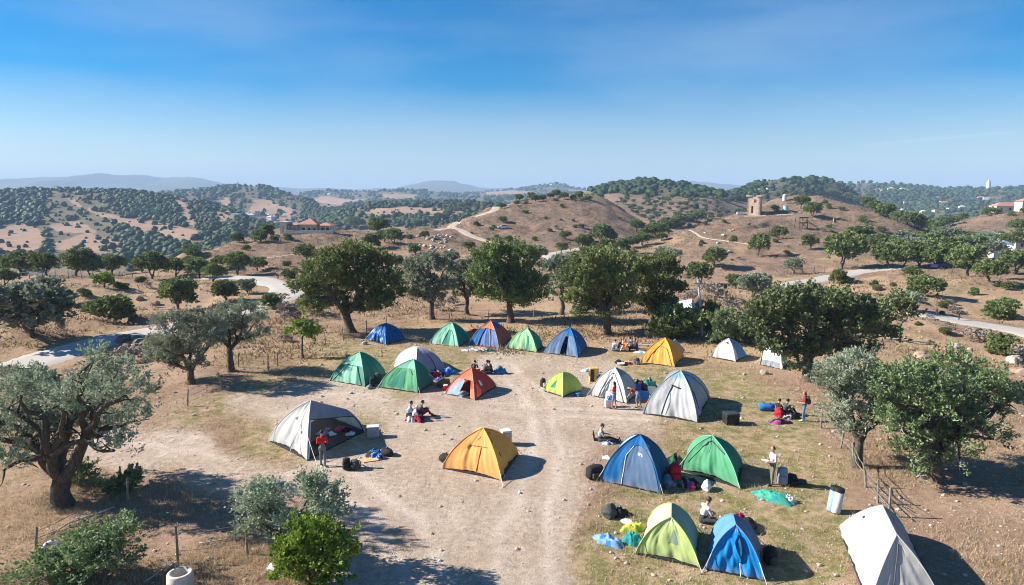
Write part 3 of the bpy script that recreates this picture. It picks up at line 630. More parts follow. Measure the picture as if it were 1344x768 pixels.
hero('olive_tree', 'pale grey green olive between two dark trees behind the tents', 'olive tree', GT, (613, 413),
     [(600, 355, 14), (618, 350, 12), (610, 370, 16), (628, 368, 12), (595, 375, 12), (622, 385, 10), (602, 388, 9)], 'olive', .26, 16, 1, (0, 0), .35, leafs=1.5, dens=.7)
hero('oak_tree', 'tall yellowish green oak behind the light green tent', 'oak tree', GT, (670, 424),
     [(640, 342, 18), (662, 338, 18), (688, 342, 18), (632, 365, 18), (655, 365, 22), (685, 368, 22), (706, 375, 14), (638, 388, 14), (662, 392, 16), (690, 395, 14), (712, 392, 8), (650, 328, 10), (678, 328, 10)], 'oak', .36, 17, .9, (0, 0), .4, dens=1.15)
hero('olive_tree', 'silvery olive half hidden behind the tall oak of the tree row', 'olive tree', GT, (737, 413),
     [(722, 352, 12), (738, 346, 14), (752, 356, 11), (730, 370, 13), (746, 374, 12), (722, 385, 8)], 'olive', .26, 18, 1, (0, 0), .35, leafs=1.5, dens=.7)
hero('oak_tree', 'large bushy oak with low hanging boughs behind the blue tent with an open door', 'oak tree', GT, (796, 439),
     [(770, 350, 20), (795, 345, 20), (820, 352, 18), (760, 372, 20), (785, 375, 22), (812, 375, 22), (755, 395, 14), (780, 400, 16), (808, 402, 16), (760, 412, 9), (822, 395, 14), (842, 362, 14), (795, 415, 8), (748, 362, 12)], 'oak', .36, 19, .9, (0, 0), .4, dens=1.15)
hero('oak_tree', 'dark green oak at the right end of the tree row above the yellow tent', 'oak tree', GT, (856, 428),
     [(850, 352, 14), (870, 348, 16), (886, 360, 12), (845, 375, 16), (868, 375, 18), (888, 382, 12), (850, 398, 14), (872, 400, 14), (885, 402, 8), (862, 415, 10)], 'oak', .34, 20, .9, (0, 0), .4, dens=1.15)
hero('oak_tree', 'wide oak overhanging the half hidden white tent', 'oak tree', GT, (1060, 500),
     [(1000, 412, 20), (1030, 400, 22), (1062, 398, 22), (1095, 402, 22), (1125, 410, 22), (1150, 420, 22), (1000, 435, 18), (1025, 430, 22), (1055, 425, 24), (1088, 430, 24), (1120, 438, 22), (1160, 440, 18), (1010, 458, 16),
      (1035, 465, 16), (1065, 460, 20), (1100, 460, 18), (1135, 462, 14), (1178, 405, 14), (1190, 415, 12), (990, 425, 12), (1050, 485, 9)], 'oakgrey', .36, 21, .55, (0, 0), .35, dens=1.2)
hero('juniper_tree', 'leaning grey barked tree growing through the wire fence, with dead white twigs', 'tree', GT, (1122, 612),
     [(1100, 490, 24), (1130, 480, 22), (1085, 505, 18), (1120, 515, 24), (1150, 500, 22), (1100, 535, 18), (1130, 545, 18), (1155, 530, 18), (1115, 565, 12), (1092, 550, 10), (1178, 515, 18), (1172, 545, 14)], 'olive', .26, 22, .8, (.1, 0), .3, dead=5)
hero('juniper_tree', 'sprawling green juniper with pale dead branches on the slope right of the fence', 'tree', GT, (1232, 632),
     [(1180, 500, 22), (1210, 490, 18), (1170, 530, 22), (1205, 525, 24), (1185, 560, 22), (1215, 560, 22), (1235, 540, 20), (1190, 590, 18), (1225, 590, 18), (1250, 575, 18), (1250, 480, 16), (1275, 500, 20), (1300, 510, 18),
      (1320, 505, 14), (1265, 530, 18), (1300, 535, 18), (1325, 530, 14), (1285, 560, 16), (1305, 575, 14), (1240, 505, 16), (1225, 480, 8), (1220, 615, 14), (1205, 625, 8), (1260, 600, 12), (1335, 520, 10), (1270, 475, 8), (1165, 560, 14), (1160, 520, 14)], 'juniper', .30, 23, .7, (-.3, 0), .3, dead=9, dens=1.0)
hero('olive_tree', 'young many stemmed olive in front of the camp, behind the bright green bush', 'olive tree', GT, (392, 742),
     [(335, 668, 20), (352, 655, 18), (340, 692, 18), (415, 650, 20), (432, 662, 16), (420, 675, 16), (362, 685, 18), (380, 690, 12), (405, 640, 12), (445, 680, 9), (325, 655, 10)], 'olive', .14, 24, .8, (0, 0), .15, leafs=.9, dens=1.9, back=False)
hero('leafy_bush', 'bright green leafy bush at the foot of the young olive', 'bush', None, (408, 770),
     [(375, 725, 20), (400, 705, 20), (430, 708, 20), (450, 730, 18), (415, 730, 24), (380, 750, 20), (440, 755, 20), (410, 760, 22), (392, 695, 10), (425, 692, 9), (455, 705, 9)], 'lush', .05, 25, .7, (0, 0), .12, tname='stem')
hero('juniper_bush', 'low spreading juniper bush beside the white tyre', 'bush', None, (105, 760),
     [(60, 755, 22), (90, 740, 24), (118, 725, 22), (145, 712, 20), (165, 705, 12), (130, 745, 22), (160, 735, 14), (100, 765, 22), (40, 768, 18), (150, 698, 8), (110, 705, 8)], 'juniper', .06, 26, .5, (0, 0), .15, dens=1.5, leafs=.9, tname='stem')
hero('sapling', 'thin young tree with light green leaves beside the far left fence', 'tree', None, (398, 470),
     [(388, 430, 9), (402, 428, 10), (415, 434, 8), (380, 436, 8), (396, 438, 9), (410, 442, 6)], 'lush', .07, 27, 1, (0, 0), .6, leafs=1.3, dens=.45)
GB = 'shrubs round the camp'
for i, (lab, bp, lb, kd, sd) in enumerate([
    ('low grass green shrub right of the split olive trunk', (155, 648), [(140, 640, 10), (160, 634, 12), (178, 632, 10), (168, 640, 9)], 'juniper', 31),
    ('small green shrub just behind the split olive trunk', (104, 634), [(100, 626, 9), (110, 622, 9)], 'juniper', 32),
    ('dark thicket left of the utility pole under the tree row', (890, 446), [(868, 428, 13), (885, 420, 16), (905, 425, 15), (880, 436, 12), (900, 438, 10), (860, 438, 8)], 'oak', 33),
    ('dark thicket right of the utility pole', (928, 440), [(915, 418, 12), (930, 412, 12), (925, 428, 12), (912, 434, 8)], 'oak', 34),
    ('upright pale green shrub behind the small grey tent', (948, 452), [(942, 442, 9), (946, 428, 10), (958, 418, 11), (972, 425, 11), (965, 440, 9), (940, 418, 8)], 'juniper', 35),
    ('olive green shrub behind the white frame tent, beside the wide oak', (985, 452), [(985, 432, 12), (990, 418, 11), (978, 442, 9), (996, 445, 9)], 'oak', 36)]):
    hero('shrub', lab, 'shrub', GB, bp, lb, kd, .04, sd, .8, (0, 0), .1, leafs=1.2, tname='stem')

# ------------------------------------------------------------------ smaller trees: a few models, copied
def tree_model(seed, kind, shrub=False, n=13, twigs=34, wide=1.0):
    """crown about 1 m wide; scaled when placed. One mesh: trunk and leaves"""
    rg = np.random.RandomState(seed); lobes = []; h0 = .25 if shrub else .42
    for i in range(n):
        a = rg.rand() * 2 * math.pi; q = rg.rand() ** .6 * .31; z = h0 + rg.uniform(-.20, .27) * (1 - q * 1.2)
        lobes.append(((q * math.cos(a) * wide, q * math.sin(a) * wide, z), rg.uniform(.11, .19)))
    lobes.append(((0, 0, h0 + .05), .29)); lobes.append(((.05, 0, h0 - .05), .27))
    V, T = crown_quads(lobes, 1.0, rg, .055, .024, 8, .10, .5, .5)
    VV, TT = [], []
    for c, r in lobes:
        u = unit(rg.randn(twigs, 3)); u[:, 2] = np.where(u[:, 2] < -.5, -u[:, 2], u[:, 2]); o = np.array(c) + u * r * .8
        q = sprays(o, unit(u + np.array([0, 0, .5])), 14, .085, .55, .052, .021, rg); VV.append(q); TT.append(rg.rand(len(q)) * .6 + np.repeat(rg.rand(twigs), 14) * .4)
    V = np.concatenate(VV); T = np.concatenate(TT); V[..., 2] = np.maximum(V[..., 2], .01)
    mt = MB(); 
    if not shrub: mt = trunk_mesh((0, 0, 0), lobes[:6], rg, .032, .24)
    me = quad_mesh('tree_model', V, M[kind], T)
    if not shrub:
        tv = np.concatenate(mt.v); bm = bpy.data.meshes.new('trunk'); bm.from_pydata(tv.tolist(), [], mt.f)
        return me, bm
    return me, None
oakM = [tree_model(100 + i, 'oak') for i in range(6)]; olvM = [tree_model(120 + i, 'olive') for i in range(3)]
shrM = [tree_model(140 + i, 'oak', True, 9, 34, 1.05) for i in range(4)]; dryM = [tree_model(150 + i, 'dryleaf', True, 7, 14, 1.2) for i in range(2)]; lshM = [tree_model(160, 'lush', False, 8)]
for q in oakM + olvM + lshM: q[1].materials.append(M['bark'])
rgT = np.random.RandomState(77)
def put_tree(px, row, wpx, kind='oak', label=None, group=None, parts=True, cat=None, loc=None, w=None, hs=1.0, Y1=1e9):
    g = gp(px, row, 0, Y1) if loc is None else loc; d = math.sqrt(g[0] ** 2 + g[1] ** 2 + (CAM_H - g[2]) ** 2); w = (wpx * d / FPX * 1.12) if w is None else w
    lib = dict(oak=oakM, olive=olvM, shrub=shrM, dry=dryM, lush=lshM)[kind]; cm, tm_ = lib[rgT.randint(len(lib))]
    nm = dict(oak='oak_tree', olive='olive_tree', shrub='shrub', dry='dry_bush', lush='young_tree')[kind]
    cat = cat or dict(oak='oak tree', olive='olive tree', shrub='shrub', dry='bush', lush='tree')[kind]
    rz = rgT.rand() * 6.28; sc_ = Vector((w, w, w * hs * rgT.uniform(.72, .95)))
    if tm_ is not None:
        o = empty(nm, g - np.array([0, 0, .02 * w]), rz, label, cat, group); o.scale = sc_
        c = bpy.data.objects.new('crown', cm); COL.objects.link(c); c.parent = o
        t_ = bpy.data.objects.new('trunk', tm_); COL.objects.link(t_); t_.parent = o
    else:
        o = bpy.data.objects.new(nm, cm); COL.objects.link(o); o.location = g - np.array([0, 0, .02 * w]); o.rotation_euler = (0, 0, rz); o.scale = sc_; tag(o, label, cat, group)
    return o
LF = 'trees along the crest of the left field'
for px, row, w, k, lab in [
    (30, 356, 43, 'oak', 'round oak on the left field crest, second from the picture edge'), (60, 355, 30, 'oak', 'oak on the left field crest beside the round one'),
    (100, 360, 45, 'oak', 'wide oak in the middle of the left field crest row'), (118, 361, 30, 'oak', 'dark oak touching the wide oak of the left crest row'),
    (147, 360, 32, 'oak', 'oak at the right end of the left crest cluster'), (200, 366, 42, 'oak', 'umbrella shaped oak standing alone above the left field'),
    (231, 363, 32, 'oak', 'round oak between the umbrella shaped oak and the road bend'), (262, 364, 35, 'oak', 'green oak beside the road bend, left of three'),
    (280, 370, 32, 'oak', 'green oak beside the road bend, lower of three'), (291, 352, 24, 'oak', 'small oak behind the road bend trees'), (312, 361, 34, 'oak', 'green oak beside the road bend, right of three'),
    (7, 375, 26, 'oak', 'oak at the left picture edge below the field crest'), (250, 350, 20, 'oak', 'small far oak just over the crest of the left field')]:
    put_tree(px, row, w, k, lab, LF, Y1=150)
LS = 'trees on the slope between camp and the left road'
for px, row, w, k, lab in [
    (137, 378, 27, 'lush', 'small bright green tree on the left field'), (75, 388, 18, 'shrub', 'small round shrub in the upper left field'),
    (234, 409, 50, 'oak', 'dark oak with a short trunk beside the left road'), (297, 397, 40, 'oak', 'round oak inside the road bend'),
    (144, 421, 52, 'shrub', 'large yellow green bush in the dry left field'), (43, 441, 88, 'olive', 'wide silver olive in the dry left field'),
    (356, 405, 32, 'shrub', 'green shrub where the left road leaves the bend'), (325, 385, 22, 'olive', 'small grey olive inside the road bend'),
    (382, 420, 42, 'dry', 'grey leafless brush below the road bend'), (402, 412, 36, 'dry', 'grey leafless brush beside the broad oak'), (366, 400, 26, 'dry', 'small grey brush at the road edge'),
    (185, 372, 16, 'shrub', 'small dark shrub below the umbrella shaped oak'), (176, 475, 34, 'dry', 'grey brush near the boulders by the left road'), (12, 500, 30, 'dry', 'grey brush at the left picture edge')]:
    put_tree(px, row, w, k, lab, LS)
HH = 'trees on the hill with the villa'
for px, row, w, k, lab in [
    (403, 344, 32, 'oak', 'large dark oak on the slope below the villa'), (338, 356, 25, 'oak', 'oak on the left foot of the villa hill'), (376, 349, 12, 'shrub', 'small shrub between two oaks on the villa hill'),
    (340, 317, 26, 'shrub', 'cluster bush on the left shoulder of the villa hill'), (350, 313, 22, 'oak', 'tree on the left shoulder of the villa hill'), (310, 318, 18, 'shrub', 'bush far left on the villa hill'),
    (254, 334, 24, 'shrub', 'bush at the left tail of the villa hill'), (323, 328, 12, 'shrub', 'small bush under the villa hill shoulder'), (361, 316, 12, 'shrub', 'small round bush left of the villa'),
    (377, 315, 15, 'shrub', 'round bush just below the villa wall'), (395, 304, 13, 'oak', 'green tree in front of the villa'), (382, 365, 22, 'shrub', 'bush above the left road near the broad oak'),
    (444, 301, 13, 'oak', 'tree at the right end of the villa'), (437, 302, 10, 'oak', 'slim tree right beside the villa'), (467, 301, 25, 'oak', 'tree behind the villa hill crest'), (487, 328, 30, 'oak', 'oak in the gully right of the villa'),
    (497, 308, 26, 'oak', 'oak behind the gully right of the villa'), (517, 321, 30, 'oak', 'dark oak above the pale rocks'), (505, 318, 24, 'oak', 'oak beside the dark one above the pale rocks')]:
    put_tree(px, row, w, k, lab, HH)
CR = 'trees on the central bare ridge'
crl = [(558, 313, 15), (537, 314, 11), (615, 329, 18), (626, 296, 10), (661, 293, 14), (668, 321, 14), (641, 316, 7), (690, 280, 9), (702, 316, 11), (722, 304, 9), (742, 314, 16), (755, 299, 8), (737, 331, 18), (765, 328, 28),
       (682, 264, 13), (697, 262, 13), (722, 261, 12), (731, 259, 14), (760, 261, 12), (772, 263, 11), (590, 283, 13), (606, 276, 13), (640, 268, 13), (655, 266, 12), (668, 265, 12), (678, 268, 10), (703, 265, 14), (713, 264, 12), (740, 262, 12), (752, 262, 10), (658, 274, 12), (566, 293, 14), (575, 290, 14), (588, 286, 14), (600, 280, 14), (612, 278, 12), (625, 274, 12), (636, 272, 11), (646, 268, 10), (730, 264, 8), (765, 264, 8), (548, 297, 14), (690, 268, 8)]
for i, (px, row, w) in enumerate(crl):
    put_tree(px, row, w, 'oak' if w > 11 else 'shrub', 'small dark oak scattered on the bare central ridge' if w > 11 else 'little round shrub dotted on the bare central ridge', CR if w > 11 else 'shrubs on the central bare ridge')
VG = 'oaks filling the gully left of the tower hill'
for i, (px, row, w) in enumerate([(789, 319, 32), (795, 335, 30), (816, 333, 25), (771, 339, 22), (831, 335, 12), (843, 323, 28), (861, 311, 30), (878, 307, 30), (893, 299, 22), (914, 293, 26), (835, 304, 22), (802, 320, 22), (828, 326, 20), (850, 312, 20), (904, 296, 18), (868, 316, 16), (778, 330, 20), (885, 300, 20)]):
    put_tree(px, row, w, 'oak', 'dark oak in the dense gully between the central ridge and the tower hill', VG)
TH = 'trees on the tower hill'
for px, row, w, k, lab in [
    (875, 349, 34, 'olive', 'grey green tree low on the left foot of the tower hill'), (937, 351, 32, 'oak', 'round oak low on the tower hill with a long shadow'), (962, 318, 13, 'shrub', 'small bush on the footpath of the tower hill'),
    (995, 336, 34, 'oak', 'large round oak in the middle of the tower hill'), (1021, 315, 22, 'oak', 'oak above the large round one on the tower hill'), (1064, 327, 24, 'oak', 'oak below the wooden platform'),
    (1105, 353, 52, 'oak', 'widest oak on the right foot of the tower hill'), (1042, 358, 26, 'olive', 'grey green tree by the road under the tower hill'), (1066, 285, 24, 'oak', 'oak behind the wooden platform'),
    (1051, 274, 22, 'oak', 'oak on the flat top right of the tower'), (1129, 320, 30, 'oak', 'oak on the right slope of the tower hill'), (1103, 373, 28, 'shrub', 'green bush on the near verge of the right road'),
    (977, 279, 11, 'shrub', 'bush touching the tower on its left'), (1017, 277, 12, 'shrub', 'bush right of the tower behind the parked car'), (1082, 268, 10, 'shrub', 'small bush on the skyline right of the tower'),
    (1133, 291, 14, 'shrub', 'upper small bush right of the platform'), (1156, 305, 13, 'shrub', 'small bush lower on the right slope of the tower hill'), (1188, 310, 13, 'shrub', 'bush near the tail of the tower hill'), (1205, 315, 10, 'shrub', 'last bush at the tail of the tower hill'),
    (1088, 274, 9, 'shrub', 'tiny bush above the platform on the right'), (1105, 276, 9, 'shrub', 'tiny bush at the hill edge right of the skyline bush')]:
    put_tree(px, row, w, k, lab, TH)
RR = 'dark oaks along the right ridge line'
for px, row, w in [(1090, 257, 12), (1100, 260, 12), (1112, 264, 14), (1123, 269, 16), (1137, 273, 18), (1149, 279, 20), (1165, 286, 22), (1178, 292, 20), (1192, 297, 22), (1205, 301, 22), (1218, 305, 22), (1229, 309, 20), (1158, 284, 16), (1212, 298, 18), (1195, 290, 16), (1235, 300, 16), (1250, 296, 14), (1262, 291, 12)]:
    put_tree(px, row, w, 'oak', 'dark oak in the row down the back of the tower hill towards the right', RR)
RG = 'oaks of the grove on the right'
for px, row, w in [(1166, 353, 40), (1186, 352, 40), (1206, 351, 40), (1229, 352, 42), (1243, 345, 40), (1258, 342, 36), (1152, 332, 30), (1186, 325, 30), (1213, 330, 30), (1243, 320, 28), (1265, 322, 22), (1281, 318, 16), (1295, 319, 18), (1310, 325, 24), (1330, 328, 26), (1275, 335, 28), (1300, 338, 26), (1222, 338, 34), (1200, 338, 30), (1174, 338, 28), (1290, 328, 22), (1340, 322, 22), (1225, 322, 20), (1205, 320, 18), (1168, 328, 24), (1195, 366, 24)]:
    put_tree(px, row, w * 1.0, 'olive' if rgT.rand() < .35 else 'oak', 'tree of the dense grove between the right field and the far slope', RG)
RF = 'trees and shrubs in the right field'
for px, row, w, k, lab in [
    (1152, 381, 11, 'shrub', 'tiny shrub in the right field, left of two'), (1173, 376, 9, 'shrub', 'tiny shrub in the right field, right of two'), (1218, 388, 42, 'shrub', 'broad green shrub in the middle of the right field'),
    (1277, 387, 14, 'shrub', 'small shrub right of the broad one in the right field'), (1269, 363, 42, 'oak', 'oak at the upper edge of the right field'), (1298, 370, 32, 'oak', 'oak just right of the upper edge oak'), (1333, 360, 38, 'oak', 'oak at the right picture edge by the red roofed house'),
    (1312, 417, 40, 'shrub', 'green shrub above the right road'), (1285, 449, 28, 'dry', 'grey leafless bush below the right road'), (1318, 464, 40, 'shrub', 'dark green shrub below the right road near the picture edge'), (1338, 472, 24, 'dry', 'grey bush at the right picture edge'),
    (1301, 283, 18, 'shrub', 'round tree left of the hilltop house on the right'), (1328, 283, 10, 'shrub', 'small bush before the hilltop house'), (1335, 305, 18, 'oak', 'oak on the right hillside below the hilltop house'), (1315, 308, 7, 'shrub', 'tiny bush on the right hillside'), (1343, 283, 10, 'oak', 'tree right of the hilltop house')]:
    put_tree(px, row, w, k, lab, RF)
MB_ = 'trees behind the camp in the middle'
for px, row, w, k, lab in [
    (920, 373, 40, 'oak', 'bushy oak behind the utility pole'), (965, 379, 24, 'oak', 'small oak beside the right road bend'), (988, 392, 40, 'olive', 'grey olive right of the utility pole'), (933, 392, 34, 'dry', 'brown thorny thicket behind the utility pole'), (905, 396, 26, 'dry', 'brown dry brush beside the canvas roof'),
    (592, 345, 24, 'olive', 'grey tree behind the tree row near the rocks'), (700, 348, 40, 'olive', 'wide olive behind the tall oak'), (640, 350, 26, 'oak', 'oak half hidden behind the tall oak'), (595, 400, 18, 'dry', 'dry brush between the two olive trunks'), (578, 408, 22, 'dry', 'dry brush beside the dark olive toned tree'), (762, 352, 16, 'dry', 'round straw coloured bush by the far track'),
    (520, 352, 22, 'oak', 'oak glimpsed right behind the broad oak'), (420, 437, 16, 'dry', 'low dry brush by the left fence'), (373, 448, 18, 'dry', 'low dry brush beside the sapling'), (960, 408, 30, 'dry', 'dry brush under the grey olive'), (1190, 410, 34, 'olive', 'grey olive at the right shoulder of the wide oak'), (545, 335, 20, 'oak', 'round oak below the pale rocks')]:
    put_tree(px, row, w, k, lab, MB_)
# little shrubs dotted over the bare slopes
for lab, grp, n_, bx in [('little dark shrub dotted on the bare front of the tower hill', 'little shrubs on the tower hill', 26, (890, 1210, 288, 350)), ('little dark shrub on the side of the central ridge', 'little shrubs on the central ridge side', 20, (610, 830, 266, 322)),
                         ('low shrub in the open right field', 'low shrubs in the right field', 18, (1140, 1340, 362, 440)), ('low shrub on the banks of the left field', 'low shrubs on the left field banks', 16, (10, 260, 376, 428)), ('low shrub on the slope under the villa', 'low shrubs under the villa', 10, (290, 520, 312, 356))]:
    for q in range(n_):
        px_, rw_ = rgT.uniform(bx[0], bx[1]), rgT.uniform(bx[2], bx[3]); put_tree(px_, rw_, rgT.uniform(4, 9) if bx[2] < 350 else rgT.uniform(7, 15), 'shrub' if rgT.rand() < .75 else 'dry', lab if False else None, None)
        o_ = COL.objects[-1]; o_ = bpy.data.objects[o_.name]; tag(o_, lab, 'shrub', grp)
# the olive grove on the far slope: rows of separate little trees
n_ = 0
for row in np.arange(262, 305, 5.2):
    for px in np.arange(790, 962, 9.0 - (row - 262) * .02):
        x_ = px + rgT.uniform(-4, 4); r_ = row + rgT.uniform(-2.2, 2.2)
        g = gp(x_, r_)
        if g[1] < 375 or g[1] > 720 or rgT.rand() < .12: continue
        put_tree(x_, r_, rgT.uniform(5.5, 10), 'oak' if rgT.rand() < .7 else 'shrub', 'small dark tree in the scattered rows on the pale slope behind the tower hill', 'trees dotted over the pale slope behind the tower hill'); n_ += 1
# ------------------------------------------------------------------ far woodland, one mass
rgW = np.random.RandomState(3)
ico = [];
def ico_v():
    p = (1 + 5 ** .5) / 2; v = np.array([(-1, p, 0), (1, p, 0), (-1, -p, 0), (1, -p, 0), (0, -1, p), (0, 1, p), (0, -1, -p), (0, 1, -p), (p, 0, -1), (p, 0, 1), (-p, 0, -1), (-p, 0, 1)], float)
    f = np.array([(0, 11, 5), (0, 5, 1), (0, 1, 7), (0, 7, 10), (0, 10, 11), (1, 5, 9), (5, 11, 4), (11, 10, 2), (10, 7, 6), (7, 1, 8), (3, 9, 4), (3, 4, 2), (3, 2, 6), (3, 6, 8), (3, 8, 9), (4, 9, 5), (2, 4, 11), (6, 2, 10), (8, 6, 7), (9, 8, 1)])
    return v / np.linalg.norm(v[0]), f
iv, if_ = ico_v()
def subdiv(v, f):
    v = list(map(tuple, v)); d = {}; F = []
    def mid(a, b):
        k = (min(a, b), max(a, b))
        if k not in d: m = (np.array(v[a]) + np.array(v[b])) / 2; v.append(tuple(m / np.linalg.norm(m))); d[k] = len(v) - 1
        return d[k]
    for a, b, c in f: x, y, z = mid(a, b), mid(b, c), mid(c, a); F += [(a, x, z), (x, b, y), (z, y, c), (x, y, z)]
    return np.array(v), np.array(F)
iv1, if1 = subdiv(iv, if_)
# candidate positions: uniform in area over grid cells
cellA = np.zeros_like(rG); da = np.gradient(AZr)[:, None]; cellA[:, :] = da * np.gradient(rad)[None] * rG
dens = np.where(rG < 1250, 1 / 20., np.where(rG < 2000, 1 / 62., 1 / 260.))
fine = (np.abs(az) < 40)[:, None]
sparse = ((rG > 400) & (rG < 1500) & (woodm < .3)) * np.where((GPX > 760) & (GPX < 1000), .01, .07)
Wt = np.where(fine, (np.clip(woodm, 0, 1) ** 1.5 * np.clip(fbm(GX / (rG * .022), GY / (rG * .022), 4) * 3.0 + .95, .25, 1.7) + sparse) * dens * cellA, 0) * (rG < 3600) * (GPX > -60) * (GPX < 1400)
ntot = min(24000, int(Wt.sum())); pr = (Wt / Wt.sum()).ravel(); pick = rgW.choice(len(pr), ntot, p=pr); pi_, pj_ = np.unravel_index(pick, rG.shape)
pr_ = rad[pj_] * np.exp(rgW.uniform(-.5, .5, ntot) * .0117); pa_ = AZr[pi_] + np.radians(rgW.uniform(-.07, .07, ntot)); X = np.sin(pa_) * pr_; Y = np.cos(pa_) * pr_; Z = hz(X, Y)
def wood_mesh(sel, v0, f0):
    n = sel.sum(); s = 1.1 + 3.4 * rgW.rand(n) ** 1.7 * np.clip(pr_[sel] / 1100, .85, 2.2); v = v0[None] * (1 + rgW.uniform(-.28, .28, (n, len(v0), 1)))
    v = v * s[:, None, None] * np.array([1, 1, .85]); v += np.stack([X[sel], Y[sel], Z[sel] + s * .55], -1)[:, None]
    f = f0[None] + (np.arange(n) * len(v0))[:, None, None]
    return v.reshape(-1, 3), f.reshape(-1, 3), np.clip(np.repeat(rgW.rand(n) * .45 + (fbm(X[sel] / 45, Y[sel] / 45, 3) + .4) * .5, len(f0)) + rgW.rand(n * len(f0)) * .25, 0, 1)
v1, f1, t1 = wood_mesh(pr_ < 1250, iv1, if1); v2, f2_, t2 = wood_mesh(pr_ >= 1250, iv, if_)
v = np.vstack([v1, v2]); f = np.vstack([f1, f2_ + len(v1)]); me = bpy.data.meshes.new('far_woodland')
me.vertices.add(len(v)); me.vertices.foreach_set('co', v.astype(np.float32).ravel()); me.loops.add(f.size); me.loops.foreach_set('vertex_index', f.ravel().astype(np.int32))
me.polygons.add(len(f)); me.polygons.foreach_set('loop_start', np.arange(0, f.size, 3, dtype=np.int32)); me.update(calc_edges=True); me.materials.append(M['wood'])
a_ = me.attributes.new('tint', 'FLOAT', 'FACE'); a_.data.foreach_set('value', np.r_[t1, t2].astype(np.float32))
fw = bpy.data.objects.new('far_woodland', me); COL.objects.link(fw); tag(fw, kind='stuff')

# ------------------------------------------------------------------ dry and green grass, stones
def sample_near(n, wf, rmax=80):
    wf = wf * (1 - roadm); m = np.where((rG < rmax) & (fine | (np.abs(az) < 43)[:, None]) & (rG > 6), wf * cellA / np.clip(rG / 28, 1, 9) ** 1.6, 0); pr = (m / m.sum()).ravel(); p = rgW.choice(len(pr), n, p=pr); i, j = np.unravel_index(p, rG.shape)
    r_ = rad[j] * np.exp(rgW.uniform(-.5, .5, n) * .0117); a = AZr[i] + np.radians(rgW.uniform(-.07, .07, n)); x, y = np.sin(a) * r_, np.cos(a) * r_; return x, y, hz(x, y)
def blades(x, y, z, k, h, w, lean, name, mat, kind='stuff', rad_=.12):
    n = len(x); o = np.stack([x, y, z - .02], -1)[:, None] + np.concatenate([rgW.randn(n, k, 2) * rad_, np.zeros((n, k, 1))], -1)
    d = np.concatenate([rgW.randn(n, k, 2) * lean, np.ones((n, k, 1))], -1); d = unit(d); H = (h[:, None, None] if not np.isscalar(h) else h) * (.5 + rgW.rand(n, k, 1) * .8)
    s = unit(np.concatenate([rgW.randn(n, k, 2), np.zeros((n, k, 1))], -1)) * w
    V = np.stack([o - s, o + s, o + d * H], 2).reshape(-1, 3, 3); t_ = np.clip(np.repeat(rgW.rand(n), k) * .6 + rgW.rand(n * k) * .4, 0, 1)
    ob = bpy.data.objects.new(name, quad_mesh(name, V, mat, t_)); COL.objects.link(ob); return tag(ob, kind=kind)
clump = np.clip(fbm(GX / 3.1, GY / 3.1, 4) * 2.2 + .35, 0.02, 1)
x, y, z = sample_near(42000, np.clip(1 - dirt * 1.3, 0, 1) * np.clip(1 - green * .85, 0, 1) * clump)
blades(x, y, z, 9, rgW.uniform(.07, .30, len(x)), .011, .55, 'dry_grass', M['straw'])
def sample_far(n):
    f_ = np.clip(fbm(GX / 9, GY / 9, 4) * 2 + .4, .03, 1) * (1 - np.clip(fld + fld2, 0, 1)) * (1 - roadm); m = np.where((rG > 55) & (rG < 480) & fine & (GY > 12), f_ * cellA / rG ** 1.5, 0); pr = (m / m.sum()).ravel(); p = rgW.choice(len(pr), n, p=pr); i, j = np.unravel_index(p, rG.shape)
    r_ = rad[j] * np.exp(rgW.uniform(-.5, .5, n) * .0117); a = AZr[i] + np.radians(rgW.uniform(-.07, .07, n)); x, y = np.sin(a) * r_, np.cos(a) * r_; return x, y, hz(x, y), r_
x, y, z, r_ = sample_far(26000)
blades(x, y, z, 6, rgW.uniform(.25, .6, len(x)) * np.clip(r_ / 150, .8, 1.8), .07, .7, 'dry_scrub', M['scrub'], rad_=.35)
x, y, z = sample_near(16000, np.clip(green - dirt, 0, 1) * np.clip(fbm(GX / 1.7 + 9, GY / 1.7, 4) * 2.5 + .15, 0.01, 1), 62)
blades(x, y, z, 7, rgW.uniform(.03, .10, len(x)), .012, .7, 'short_grass', M['grass'], rad_=.10)
x, y, z = sample_near(22000, .35 + .65 * (1 - dirt), 70)
sz = rgW.uniform(.010, .042, len(x)) * (1 + (rgW.rand(len(x)) < .06) * 1.6) * np.where(np.interp(np.hypot(x, y), [20, 60], [0, 1]) > .5, 1.5, 1)
v = iv[None] * (1 + rgW.uniform(-.3, .3, (len(x), 12, 1))) * (sz[:, None, None] * np.array([1, .9, .6])) + np.stack([x, y, z + sz * .2], -1)[:, None]
f = (if_[None] + (np.arange(len(x)) * 12)[:, None, None]).reshape(-1, 3)
me = bpy.data.meshes.new('loose_stones'); me.from_pydata(v.reshape(-1, 3).tolist(), [], f.tolist()); me.materials.append(M['stone']); so = bpy.data.objects.new('loose_stones', me); COL.objects.link(so); tag(so, kind='stuff')
